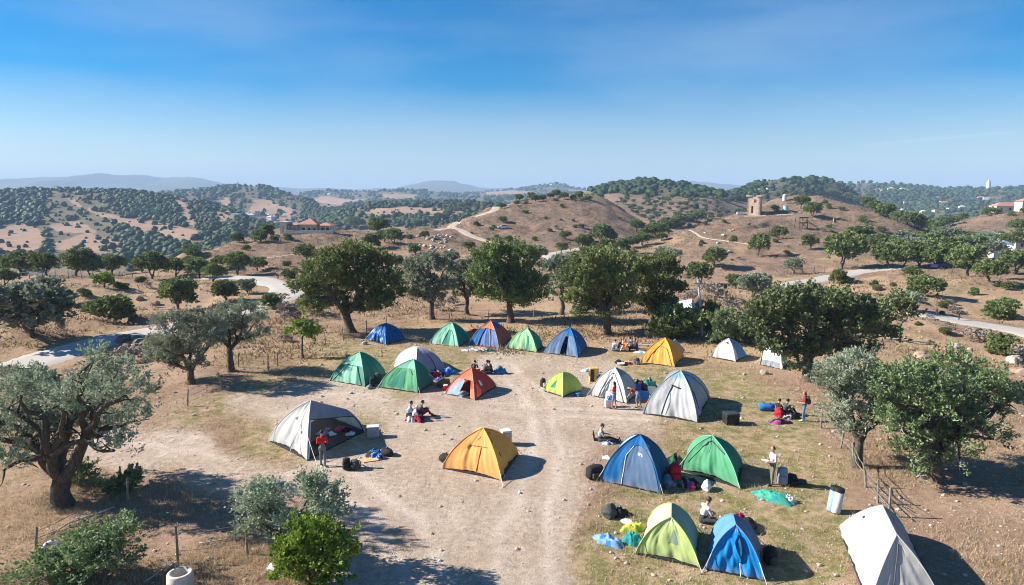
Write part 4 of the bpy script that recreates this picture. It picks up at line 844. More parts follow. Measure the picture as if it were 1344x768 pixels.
# ------------------------------------------------------------------ tents
DK = plain('black_nylon', (.018, .018, .02), .5); TRIM = plain('dark_trim', (.03, .032, .036), .6); CORD = plain('guy_cord', (.62, .58, .48), .7)
F = dict(
    grey=fabric('grey_flysheet', (.50, .51, .51)), greyroof=fabric('grey_roof_cloth', (.25, .29, .34)), mesh=fabric('mesh_netting', (.50, .53, .50), .8, .2, .5),
    green=fabric('green_flysheet', (.03, .25, .17)), green2=fabric('leaf_green_flysheet', (.09, .36, .18)), mint=fabric('mint_cloth', (.24, .55, .40)), pale=fabric('pale_green_flysheet', (.33, .62, .33)),
    white=fabric('white_flysheet', (.64, .63, .61)), cream=fabric('cream_flysheet', (.50, .49, .46)), lav=fabric('lavender_grey_cloth', (.33, .34, .42)),
    red=fabric('red_flysheet', (.52, .075, .05)), redlt=fabric('coral_cloth', (.78, .22, .12)), pink=fabric('faded_pink_cloth', (.55, .38, .38)),
    tarp=fabric('blue_tarp', (.006, .12, .36), .35), blue=fabric('blue_flysheet', (.010, .145, .40)), navy=fabric('navy_cloth', (.02, .11, .23)), slate=fabric('slate_blue_cloth', (.11, .19, .32)), bright=fabric('bright_blue_flysheet', (.006, .25, .62)), bluegrey=fabric('blue_grey_cloth', (.13, .32, .60)),
    lime=fabric('lime_flysheet', (.42, .56, .10)), lime2=fabric('yellow_green_cloth', (.48, .60, .22)), limetop=fabric('pale_lime_cloth', (.58, .66, .40)), limegrey=fabric('grey_lime_cloth', (.26, .36, .27)),
    yellow=fabric('yellow_flysheet', (.86, .43, .08)), orange=fabric('orange_flysheet', (.88, .41, .12)), purple=fabric('violet_blue_cloth', (.11, .18, .40)), orng=fabric('coral_orange_cloth', (.60, .12, .06)), tan=fabric('tan_cloth', (.52, .42, .28)), cyan=fabric('light_blue_cloth', (.30, .48, .66)))
def tent(label, px, apex, cols, D=None, apmap=(0, 0, 0, 0), rnd=.55, seed=0, holes=(), regions=(), patches=(), lines=(), guys=(), sleeve=None, hem=.05, group='dome tents pitched on the camp ground', name='dome_tent', wr=1.0, sleeve_r=.022, Yap=None, lip=True, sag=.05):
    A, B, C = [gp(*q) for q in px[:3]]
    Dp = gp(*px[3]) if len(px) > 3 else A + C - B
    cs = np.array([A, B, C, Dp]); cen = cs.mean(0); cen[2] = float(hz(cen[0], cen[1])); L4 = cs - cen; L4[:, 2] = 0
    # apex height: the point above the footprint's middle that lies on the apex ray
    aps = apex if isinstance(apex[0], (tuple, list)) else [apex]; T = []
    for k, a in enumerate(aps):
        own = [i for i in range(4) if apmap[i] == k]; yy = cs[own][:, 1].mean() * (1.0 if len(aps) > 1 else 1)
        if len(aps) > 1: yy = (yy * .55 + cen[1] * .45)
        T.append(at(a[0], a[1], yy) - cen)
    T = np.array(T); rg = np.random.RandomState(seed + 9)
    tops = [T[apmap[i]] for i in range(4)]
    nu, nt = 44, 30
    def prof(t, i):
        C_, P = L4[i], tops[i]; f1, g1 = 1 - np.cos(t * math.pi / 2), np.sin(t * math.pi / 2)
        f = rnd * f1 + (1 - rnd) * t; g = rnd * g1 + (1 - rnd) * t
        return C_[None] * (1 - f)[:, None] * np.array([1, 1, 0]) + np.stack([P[0] * f, P[1] * f, P[2] * g], 1)
    size = np.linalg.norm(L4, axis=1).mean()
    def surf(k, u, t):
        u = np.atleast_1d(np.asarray(u, float)); t = np.atleast_1d(np.asarray(t, float)); a, b = prof(t, k), prof(t, (k + 1) % 4)
        P = a * (1 - u)[:, None] + b * u[:, None]; m = (a + b) / 2; ctr = np.array([T[:, 0].mean(), T[:, 1].mean(), 0])
        inw = (ctr - m) * np.array([1, 1, 0]); inw = unit(inw)
        s = np.sin(math.pi * u)
        P = P + inw * (sag * size * s * np.sin(math.pi * np.clip(t, 0, 1)) ** .8)[:, None]
        P = P + inw * (hem * 1.1 * s * (1 - t) ** 6)[:, None]; P[:, 2] += hem * s ** .7 * (1 - t) ** 8
        q = seed * 3.7 + k * 5.1
        w = (np.sin(u * 23 + q + 2.5 * np.sin(t * 3 + q)) * .5 + (vnoise(u * 13 + q + t * 3, t * 3.1 + q) - .5) * 1.6 + np.sin(u * 57 + q * 2 + 3 * np.sin(t * 4)) * .42 * (vnoise(u * 5 + q, t * 2) > .35)) * (1 - t) ** .7 * s ** .5
        w2 = (vnoise((u - t * .4) * 7 + q, (u + t) * 5) - .5) * 2 * s
        P = P - inw * ((w * .038 + w2 * .035) * wr * size / 2.2)[:, None]
        return P
    def nrm(k, u, t):
        e = .01; a = surf(k, u + e, t) - surf(k, u - e, t); b = surf(k, u, np.minimum(t + e, 1)) - surf(k, u, np.maximum(t - e, 0)); n = unit(np.cross(a, b))
        m = surf(k, u, t); out = m - np.array([T[:, 0].mean(), T[:, 1].mean(), 0]); sgn = np.sign((n * out).sum(1)); return n * np.where(sgn == 0, 1, sgn)[:, None]
    ob = empty(name, cen + np.array([0, 0, .015]), 0, label, 'tent', group)
    mats = []; 
    def mi(m):
        if m not in mats: mats.append(m)
        return mats.index(m)
    mb = MB(); uu = np.linspace(0, 1, nu + 1); tt = np.linspace(0, 1, nt + 1)
    for k in range(4):
        Ug, Tg = np.meshgrid(uu, tt); P = surf(k, Ug.ravel(), Tg.ravel()); f, mm = [], []
        for j in range(nt):
            for i in range(nu):
                uc, tc_ = (uu[i] + uu[i + 1]) / 2, (tt[j] + tt[j + 1]) / 2
                if any(h[0] == k and h[1] < uc < h[2] and h[3] < tc_ < h[4] for h in holes): continue
                m = cols[k]
                for r in regions:
                    if r[0] == k and r[1] < uc < r[2] and r[3] < tc_ < r[4]: m = r[5]
                f.append((j * (nu + 1) + i, j * (nu + 1) + i + 1, (j + 1) * (nu + 1) + i + 1, (j + 1) * (nu + 1) + i)); mm.append(mi(F[m]))
        base = mb.n; mb.v.append(P); mb.f.extend([tuple(a + base for a in q) for q in f]); mb.m.extend(mm); mb.n += len(P)
    o = mb.build('flysheet', [F['white']], ob, smooth=True); o.data.materials.clear()
    for m in mats: o.data.materials.append(m)
    o.data.polygons.foreach_set('material_index', np.array(mb.m, np.int32))
    bm_ = sleeve or F[cols[0]]
    for i in range(4):
        if i == 3 and sleeve is None: continue
        t_ = np.linspace(0, 1, 18); P = prof(t_, i); P[:, 2] += .01; MB().tube(P, sleeve_r, 6).build('pole_sleeve', bm_, ob, smooth=True)
    if len(T) > 1:
        for a in range(len(T) - 1): MB().tube([T[a] + (0, 0, .005), T[a + 1] + (0, 0, .005)], sleeve_r, 6).build('ridge_pole', bm_, ob)
    # groundsheet: dark slab, its black painting the shadow line under the hem
    gs = MB(); k1, k2 = .985, 1.0
    v = [L4[i] * k for k, z in ((k1, 0), (k1, .055)) for i in range(4)]; v = np.array(v); v[4:, 2] = .055; v[:4, 2] = -.05
    gs.add(v, [(0, 3, 2, 1), (4, 5, 6, 7)] + [(i, (i + 1) % 4, 4 + (i + 1) % 4, 4 + i) for i in range(4)])
    if lip: gs.build('groundsheet', TRIM, ob)
    for nm, k, quad, mat in patches:
        n = 8; a, b = np.meshgrid(np.linspace(0, 1, n), np.linspace(0, 1, n)); a, b = a.ravel()[:, None], b.ravel()[:, None]; q = np.array(quad, float)
        UT = q[0] * (1 - a) * (1 - b) + q[1] * a * (1 - b) + q[2] * a * b + q[3] * (1 - a) * b
        P = surf(k, UT[:, 0], UT[:, 1]) + nrm(k, UT[:, 0], UT[:, 1]) * .012
        MB().add(P, [(j * n + i, j * n + i + 1, (j + 1) * n + i + 1, (j + 1) * n + i) for j in range(n - 1) for i in range(n - 1)]).build(nm, mat, ob, smooth=True)
    for nm, k, pts, mat, r_ in lines:
        pts = np.array(pts, float); s = np.linspace(0, len(pts) - 1, len(pts) * 6); UT = np.stack([np.interp(s, np.arange(len(pts)), pts[:, j]) for j in (0, 1)], 1)
        P = surf(k, UT[:, 0], UT[:, 1]) + nrm(k, UT[:, 0], UT[:, 1]) * r_ * .6; MB().tube(P, r_, 5).build(nm, mat, ob)
    for k, u, t, dist, ang in list(guys) + [(0, .0, .30, .55, 0), (1, .0, .30, .50, 0), (2, .0, .30, .55, 0)]:
        P = surf(k, u, t)[0]; out = unit(P * np.array([1, 1, 0])); ca, sa = math.cos(R(ang)), math.sin(R(ang)); out = np.array([out[0] * ca - out[1] * sa, out[0] * sa + out[1] * ca, 0])
        e = P * np.array([1, 1, 0]) + out * dist; MB().tube([P, (P + e) / 2 - (0, 0, .02), e], .015, 4).build('guy_line', CORD, ob)
        MB().tube([e + (0, 0, -.08), e + (0, 0, .06)], .012, 5).build('tent_peg', TRIM, ob)
    ob['h'] = float(T[0][2]); del ob['h']
    return ob
ZIP = plain('zip_seam', (.06, .07, .07), .6); SEAMW = plain('pale_seam', (.75, .75, .72), .6); GZIP = plain('green_seam', (.01, .10, .07), .6); OZIP = plain('brown_seam', (.30, .11, .02), .7)
arch = lambda u0, u1, t1, n=9: [(u0 + (u1 - u0) * s, t1 * (1 - abs(2 * s - 1) ** 2.6)) for s in np.linspace(0, 1, n)]

tent('big grey white tent with one side open as an awning, beside the person in red', [(352, 579), (403, 605), (479, 567)], ((408, 526), (455, 538)), ['grey', 'greyroof', 'mesh', 'grey'],
     apmap=(0, 0, 1, 1), rnd=.42, seed=1, holes=[(1, .04, .97, 0, .60)], lines=[('edge_cord', 1, [(.03, .61), (.5, .60), (.97, .61)], TRIM, .022), ('seam', 0, [(.55, .0), (.6, .35), (.62, .7), (.8, .97)], ZIP, .008), ('door_edge', 1, [(.02, .0), (.03, .3), (.03, .6)], SEAMW, .03), ('door_edge', 1, [(.97, .0), (.98, .3), (.97, .6)], TRIM, .03)],
     patches=[('toggle', 0, [(.34, .52), (.42, .50), (.40, .56), (.34, .56)], DK), ('toggle', 0, [(.70, .33), (.75, .33), (.75, .37), (.70, .37)], DK)], guys=[(0, .60, .5, 1.7, 0), (0, 1.0, .35, 1.5, 25)], hem=.14, sleeve=plain('pale_sleeve', (.62, .62, .58), .6))
tent('green tent with rolled door cloths, leftmost of the green pair at the camp edge', [(433, 500), (479, 508), (506, 490)], (472, 462), ['mint', 'green', 'green', 'green'], seed=2, regions=[(0, 0, 1, 0, .50, 'green'), (0, .18, .72, 0, .48, 'mint')],
     lines=[('seam', 0, [(.0, .52), (.5, .5), (1, .52)], GZIP, .018), ('door_edge', 0, [(.06, .02), (.3, .5)], F['mint'], .03), ('door_edge', 0, [(.90, .02), (.74, .48)], ZIP, .04)], sleeve=F['mint'])
tent('green tent with dark side window in front of the white dome', [(497, 509), (548, 516), (569, 503)], (543, 472), ['mint', 'green', 'green', 'green'], seed=3, rnd=.62, regions=[(0, 0, 1, 0, .60, 'green2')],
     patches=[('window', 0, [(.20, .06), (.62, .05), (.56, .52), (.40, .50)], F['green'])], lines=[('seam', 0, [(.0, .6), (.5, .62), (1, .6)], GZIP, .015), ('vent', 0, [(.62, .6), (.74, .56), (.84, .44)], DK, .03)], guys=[(1, .9, .3, 1.0, 0)], sleeve=F['mint'])
tent('white and lavender grey dome behind the green tents', [(517, 482), (546, 500), (584, 487)], (548, 455), ['white', 'lav', 'white', 'white'], seed=4, rnd=.85, regions=[(1, .0, .3, .86, 1, 'white')], lines=[('zip', 1, [(.62, .68), (.7, .4), (.72, .0)], ZIP, .03)],
     patches=[('vent_flap', 1, [(.05, .95), (.3, .97), (.62, .74), (.5, .78)], F['white'])])
tent('red tent with pale door pulled open and a white mark on its side', [(584.5, 517.5), (623, 525.5), (651.5, 508)], (619, 483.5), ['pink', 'red', 'red', 'red'], seed=5, holes=[(0, .42, .84, 0, .52)], regions=[(0, 0, 1, .54, 1, 'redlt'), (0, .84, 1, 0, .54, 'redlt'), (0, .42, 1, .3, .54, 'red'), (0, .0, .40, 0, .54, 'pink')],
     patches=[('white_mark', 1, [(.40, .28), (.52, .24), (.46, .44), (.36, .48)], SEAMW), ('door_flap', 0, [(.06, .01), (.42, .01), (.50, .5), (.38, .5)], F['cyan'])], sleeve=F['redlt'], rnd=.5)
tent('crumpled bright blue tarp shelter under the broad oak', [(482, 447), (506, 453), (532, 446)], (506, 424.5), ['tarp'] * 4, seed=6, rnd=.75, wr=3.2, hem=.12, name='tarp_shelter', sleeve_r=.01)
tent('mint and green tent with a half open door, left of the orange topped one', [(564, 451.5), (601.5, 456), (616.5, 447)], (593, 423.5), ['mint', 'green', 'green', 'green'], seed=7, patches=[('door_flap', 0, [(.44, .02), (.66, .02), (.72, .58), (.58, .60)], F['green'])],
     lines=[('zip', 0, [(.42, .02), (.5, .4), (.58, .6)], ZIP, .03), ('zip', 0, [(.86, .0), (.84, .4), (.74, .6)], GZIP, .02)], sleeve=F['mint'])
tent('orange topped tent with a violet blue front', [(615.5, 453), (654.8, 457.5), (671.8, 445)], (644, 421.5), ['orng', 'orng', 'orng', 'purple'], seed=8, regions=[(0, 0, 1, 0, .60, 'purple'), (0, 0, .28, 0, .62, 'blue'), (0, .28, .36, 0, .5, 'navy'), (0, .0, 1, .60, 1, 'redlt'), (1, .45, 1, .55, .9, 'blue')],
     lines=[('door_edge', 0, [(.28, .0), (.30, .3), (.36, .62)], F['purple'], .05), ('zip', 0, [(.72, 0), (.72, .3), (.68, .6)], ZIP, .03), ('awning_edge', 0, [(.36, .62), (.7, .6), (.96, .56)], TRIM, .03)], sleeve=F['pink'])
tent('pale green tent with a dark slit door in the back row', [(666, 458), (703.5, 463), (712.8, 456)], (691.5, 431.5), ['pale', 'green2', 'green2', 'green2'], seed=9, rnd=.7, patches=[('door_gap', 0, [(.62, .0), (.70, .0), (.80, .55), (.70, .58)], F['green'])], lines=[('seam', 1, arch(.1, .9, .6), F['pale'], .03)], wr=1.5)
tent('blue tent with an open black doorway at the right end of the back row', [(713.8, 463.5), (758.4, 469.5), (770.5, 455.5)], (748, 430.5), ['blue', 'blue', 'blue', 'blue'], seed=10, holes=[(0, .46, .66, 0, .60)], regions=[(0, .0, .46, 0, .8, 'slate'), (0, .66, .95, 0, .62, 'slate')],
     patches=[('side_window', 1, [(.42, .50), (.60, .48), (.56, .60), (.45, .62)], F['cyan'])], sleeve=F['slate'], lines=[('door_edge', 0, [(.46, 0), (.47, .3), (.5, .6)], ZIP, .02)])
tent('small lime green dome with a dark triangular window', [(714.5, 514), (738.5, 521.5), (764, 512)], (739, 488.5), ['lime', 'lime', 'lime', 'lime'], seed=11, rnd=.85, patches=[('window', 0, [(.26, .2), (.52, .2), (.50, .46), (.44, .46)], F['green']), ('window', 1, [(.25, .62), (.45, .62), (.42, .74), (.3, .74)], F['limetop'])], sleeve=F['limetop'])
tent('small white dome with grey folds, between lime dome and the large grey tent', [(775.3, 519.5), (822, 530), (838, 517)], (806.5, 482.8), ['white', 'cream', 'white', 'white'], seed=12, rnd=.7, lines=[('door_seam', 0, arch(.22, .92, .72), ZIP, .022), ('fold', 0, [(.33, .02), (.42, .3), (.53, .6)], F['greyroof'], .03), ('fold', 0, [(.28, .02), (.36, .3), (.46, .52)], F['greyroof'], .025)],
     regions=[(1, 0, 1, .62, 1, 'greyroof')], wr=1.6)
tent('amber yellow tent near the picnic group under the trees', [(840.5, 476.5), (884.5, 482), (897.5, 469)], (872.5, 443.5), ['yellow'] * 4, seed=13, rnd=.6, lines=[('door_seam', 0, [(.16, .03), (.26, .35), (.38, .55), (.62, .57), (.82, .52), (.88, .3), (.93, .03)], OZIP, .028), ('seam', 0, [(.38, .55), (.6, .8)], OZIP, .02)],
     patches=[('toggle', 1, [(.02, .42), (.1, .40), (.12, .50), (.05, .52)], DK)])
tent('largest grey white tent with a zipped front and bluish shade coloured into its right side', [(844, 543.5), (915, 555), (931.5, 522)], (893, 487), ['grey', 'grey', 'grey', 'greyroof'], seed=14, rnd=.66, regions=[(0, 0, 1, .78, 1, 'cyan'), (1, .0, 1, .55, 1, 'cyan')], lines=[('zip', 0, [(.34, .01), (.37, .4), (.40, .58)], ZIP, .03), ('awning_pole', 0, [(.37, .58), (.5, .56), (.68, .53)], DK, .045), ('door_seam', 0, [(.42, .02), (.46, .25), (.42, .42)], ZIP, .015), ('seam', 1, arch(.06, .94, .8), F['greyroof'], .03),  # light blue on the upper right panel paints that side's bluish shade
     ('seam', 1, [(.25, .1), (.28, .4), (.2, .7)], ZIP, .03)], guys=[(0, .0, .12, .6, 0)], hem=.08)
tent('small grey tent with a dark half moon vent at the right edge of camp', [(933.7, 469.5), (965, 475.5), (979.5, 468)], (956, 444.5), ['white', 'bluegrey', 'bluegrey', 'grey'], seed=15, rnd=.6, patches=[('vent', 0, [(.40, .66), (.78, .64), (.68, .73), (.50, .74)], DK)], guys=[(1, .05, .5, .5, 0), (0, 0, .3, .4, 0)], regions=[(1, 0, .3, 0, .7, 'white')])
tent('white tent half hidden by the low boughs of the wide oak', [(997, 479), (1026, 485.5), (1034, 477)], ((1003.5, 452.5), (1023, 453)), ['white', 'white', 'white', 'white'], apmap=(0, 1, 1, 0), seed=16, rnd=.35, regions=[(0, .05, .95, 0, .22, 'greyroof')], lines=[('pole', 0, [(.02, .0), (.02, .5), (.03, .95)], F['tan'], .04)], wr=1.8)
tent('orange tent alone in the middle of the gravel', [(580.5, 615.5), (657.8, 631), (680.5, 597), (616, 588)], (634, 562.5), ['orange', 'yellow', 'orange', 'orange'], seed=17, rnd=.62, hem=.12, lines=[('door_seam', 0, [(.26, .50), (.5, .52), (.82, .53)], OZIP, .02), ('door_seam', 0, [(.57, .02), (.60, .25), (.63, .51)], OZIP, .02), ('seam', 1, [(.05, .74), (.3, .78), (.6, .80)], OZIP, .012)],
     patches=[('toggle', 0, [(.27, .47), (.31, .44), (.32, .52), (.28, .56)], OZIP), ('toggle', 0, [(.46, .64), (.50, .64), (.58, .74), (.54, .74)], OZIP), ('toggle', 1, [(.14, .62), (.22, .60), (.26, .68), (.18, .70)], DK),
              ('toggle', 1, [(.28, .30), (.32, .28), (.33, .38), (.29, .38)], DK)], guys=[(1, .0, .18, 1.0, -12), (1, .3, .42, 1.3, -25)], sleeve=F['yellow'])
tent('dark blue tent with a slate door and a small white mark', [(786.5, 631.5), (867.5, 649), (881, 622)], (839.5, 570.5), ['blue', 'navy', 'blue', 'cyan'], seed=18, rnd=.58, regions=[(0, .30, .97, 0, .64, 'slate'), (0, .40, .92, .60, .70, 'slate'), (0, .0, 1, .82, 1, 'blue')], lines=[('door_seam', 0, [(.36, .0), (.35, .25), (.30, .50), (.42, .68)], SEAMW, .018), ('door_seam', 0, [(.42, .68), (.65, .72), (.86, .66), (.96, .45), (.97, .02)], F['navy'], .015)],
     patches=[('white_mark', 0, [(.58, .52), (.66, .515), (.67, .56), (.60, .565)], SEAMW), ('white_mark', 0, [(.685, .50), (.72, .50), (.72, .56), (.69, .56)], SEAMW), ('side_window', 1, [(.20, .66), (.36, .66), (.34, .74), (.22, .74)], F['cyan'])], sleeve=F['navy'])
tent('emerald green tent beside the standing man in a white shirt', [(893, 618), (970, 641.5), (975.5, 613), (902, 597)], (935, 573), ['green2', 'green', 'green2', 'green2'], seed=19, rnd=.66, hem=.16, lines=[('door_seam', 0, [(.22, .58), (.34, .78), (.52, .82), (.75, .72), (.93, .58)], ZIP, .03), ('seam', 0, [(.08, .2), (.22, .58)], GZIP, .015), ('seam', 0, [(.45, .5), (.52, .8)], GZIP, .012)], wr=1.5, sleeve=F['mint'])
tent('lime green tent with a dark triangular window, in the front row', [(834, 728), (917.5, 746.5), (917, 705), (849, 689)], ((881, 680), (881.5, 661)), ['lime2', 'limegrey', 'lime2', 'limetop'], apmap=(0, 0, 1, 1), seed=20, rnd=.60, patches=[('window', 0, [(.50, .34), (.70, .32), (.66, .62), (.62, .64)], F['limegrey']), ('door_flap', 0, [(.47, .33), (.51, .34), (.64, .66), (.60, .64)], F['limetop'])], sleeve=F['lime'], regions=[(0, 0, 1, .78, 1, 'limetop')], hem=.10, wr=1.3)
tent('vivid blue tent with a gathered door cloth, in the front row', [(926.5, 748.5), (1002.5, 763), (998, 720), (932, 705)], ((966, 690), (962, 675.5)), ['bright', 'slate', 'bright', 'bluegrey'], apmap=(0, 0, 1, 1), seed=21, rnd=.60, regions=[(0, 0, 1, .80, 1, 'bluegrey'), (0, 0, .2, 0, .8, 'bright')], lines=[('door_cloth', 0, [(.50, .72), (.52, .5), (.60, .22)], F['bright'], .10), ('door_cloth', 0, [(.40, .62), (.48, .4), (.58, .22)], F['bright'], .08), ('door_cloth', 0, [(.66, .66), (.66, .45), (.62, .22)], F['navy'], .07), ('tie', 0, [(.60, .22), (.61, .12)], SEAMW, .02)],
     wr=2.2, sleeve=F['bluegrey'], guys=[(0, .6, .2, .3, 0)])
tent('long white tent cut off by the bottom right of the picture', [(1100, 694), (1140, 800), (1240, 800), (1190, 700)], ((1158, 664), (1177, 703)), ['cream', 'cream', 'greyroof', 'white'], apmap=(0, 1, 1, 0), seed=22, rnd=.3, sag=.03, regions=[(0, .45, 1, 0, 1, 'white')], lines=[('door_edge', 1, [(.30, .0), (.34, .5), (.42, .85)], ZIP, .02), ('window_edge', 1, [(.34, .18), (.6, .18)], DK, .05)], hem=.05,
     patches=[('vent', 2, [(.72, .72), (.78, .72), (.78, .78), (.72, .78)], DK), ('toggle', 0, [(.1, .55), (.13, .55), (.13, .6), (.1, .6)], DK)], wr=.6)
# white canvas lean-to half seen among the thickets
tent('blue white canvas roof half hidden among the trees left of the utility pole', [(882, 414), (908, 418), (916, 410)], ((890, 396), (908, 393)), ['white', 'cyan', 'cyan', 'white'], apmap=(0, 1, 1, 0), seed=23, rnd=.2, name='canvas_shelter', group=None)
# ------------------------------------------------------------------ people
SKIN = plain('skin', (.45, .26, .18), .5, var=.06); SKIN2 = plain('tanned_skin', (.33, .18, .12), .5, var=.06)
HAIRD = plain('dark_hair', (.02, .014, .01), .6); HAIRR = plain('auburn_hair', (.22, .07, .03), .6); HAIRB = plain('brown_hair', (.08, .045, .025), .6)
def cloth(n, c): return plain(n, c, .85, var=.22, sc=9, bmp=.2)
def capsule(mb, a, b, ra, rb, n=12):
    a, b = np.array(a, float), np.array(b, float); d = b - a; L_ = np.linalg.norm(d) + 1e-6; t = d / L_
    P, Rr = [], []
    for k in (0, .35, .7): P.append(a - t * ra * math.cos(k * math.pi / 2)); Rr.append(max(.0015, ra * math.sin(k * math.pi / 2)))
    for s in (0, .33, .66, 1): P.append(a + d * s); Rr.append(ra + (rb - ra) * s)
    for k in (.7, .35, 0): P.append(b + t * rb * math.cos(k * math.pi / 2)); Rr.append(max(.0015, rb * math.sin(k * math.pi / 2)))
    mb.tube(P, Rr, n)
def joints(pose, v):
    f = {}
    if pose == 'stand':
        s = v.get('stride', .08)
        f = dict(pel=(0, 0, .95), ch=(0, .01, 1.25), nk=(0, .0, 1.47), hd=(0, .03, 1.63), sL=(-.18, 0, 1.40), sR=(.18, 0, 1.40), eL=(-.23, -.05, 1.13), eR=(.23, -.05, 1.13), wL=(-.22, .10, .93), wR=(.22, .10, .93),
                 hL=(-.085, 0, .92), hR=(.085, 0, .92), kL=(-.09, s, .50), kR=(.09, -s * .4 + .02, .50), aL=(-.09, s, .08), aR=(.09, -s * 1.2, .08), tL=(-.10, s + .17, .035), tR=(.10, -s * 1.2 + .16, .035))
        if v.get('arms') == 'front': f.update(eL=(-.24, .02, 1.14), eR=(.24, .02, 1.14), wL=(-.12, .27, 1.12), wR=(.12, .27, 1.12))
    elif pose == 'bend':
        f = dict(pel=(0, 0, .90), ch=(0, .26, 1.06), nk=(0, .45, 1.14), hd=(0, .60, 1.13), sL=(-.17, .38, 1.10), sR=(.17, .38, 1.10), eL=(-.2, .48, .84), eR=(.2, .50, .84), wL=(-.12, .62, .66), wR=(.14, .66, .68),
                 hL=(-.09, 0, .88), hR=(.09, 0, .88), kL=(-.10, .06, .48), kR=(.10, -.06, .47), aL=(-.10, -.02, .08), aR=(.10, -.16, .08), tL=(-.11, .15, .035), tR=(.11, .02, .035))
    elif pose == 'sit':      # on the ground, knees up
        f = dict(pel=(0, 0, .12), ch=(0, .05, .42), nk=(0, .10, .62), hd=(0, .16, .77), sL=(-.18, .08, .56), sR=(.18, .08, .56), eL=(-.24, .22, .36), eR=(.24, .22, .36), wL=(-.14, .42, .44), wR=(.14, .42, .44),
                 hL=(-.09, .02, .12), hR=(.09, .02, .12), kL=(-.14, .40, .44), kR=(.15, .43, .36), aL=(-.13, .58, .08), aR=(.15, .66, .08), tL=(-.14, .74, .04), tR=(.17, .83, .05))
    elif pose == 'cross':    # cross-legged
        f = dict(pel=(0, 0, .12), ch=(0, .06, .42), nk=(0, .13, .62), hd=(0, .20, .76), sL=(-.18, .10, .56), sR=(.18, .10, .56), eL=(-.25, .20, .34), eR=(.25, .20, .34), wL=(-.10, .38, .30), wR=(.10, .38, .30),
                 hL=(-.09, .02, .12), hR=(.09, .02, .12), kL=(-.33, .30, .16), kR=(.33, .30, .16), aL=(.06, .40, .07), aR=(-.08, .33, .09), tL=(.20, .44, .05), tR=(-.22, .34, .06))
    elif pose == 'legsout':
        f = dict(pel=(0, 0, .12), ch=(0, .00, .42), nk=(0, .02, .62), hd=(0, .08, .78), sL=(-.18, .02, .56), sR=(.18, .02, .56), eL=(-.24, .16, .36), eR=(.24, .16, .36), wL=(-.13, .36, .36), wR=(.13, .36, .34),
                 hL=(-.09, .02, .12), hR=(.09, .02, .12), kL=(-.12, .45, .20), kR=(.14, .46, .15), aL=(-.12, .86, .07), aR=(.15, .88, .07), tL=(-.13, .92, .19), tR=(.18, .94, .19))
    return {k: np.array(q, float) for k, q in f.items()}
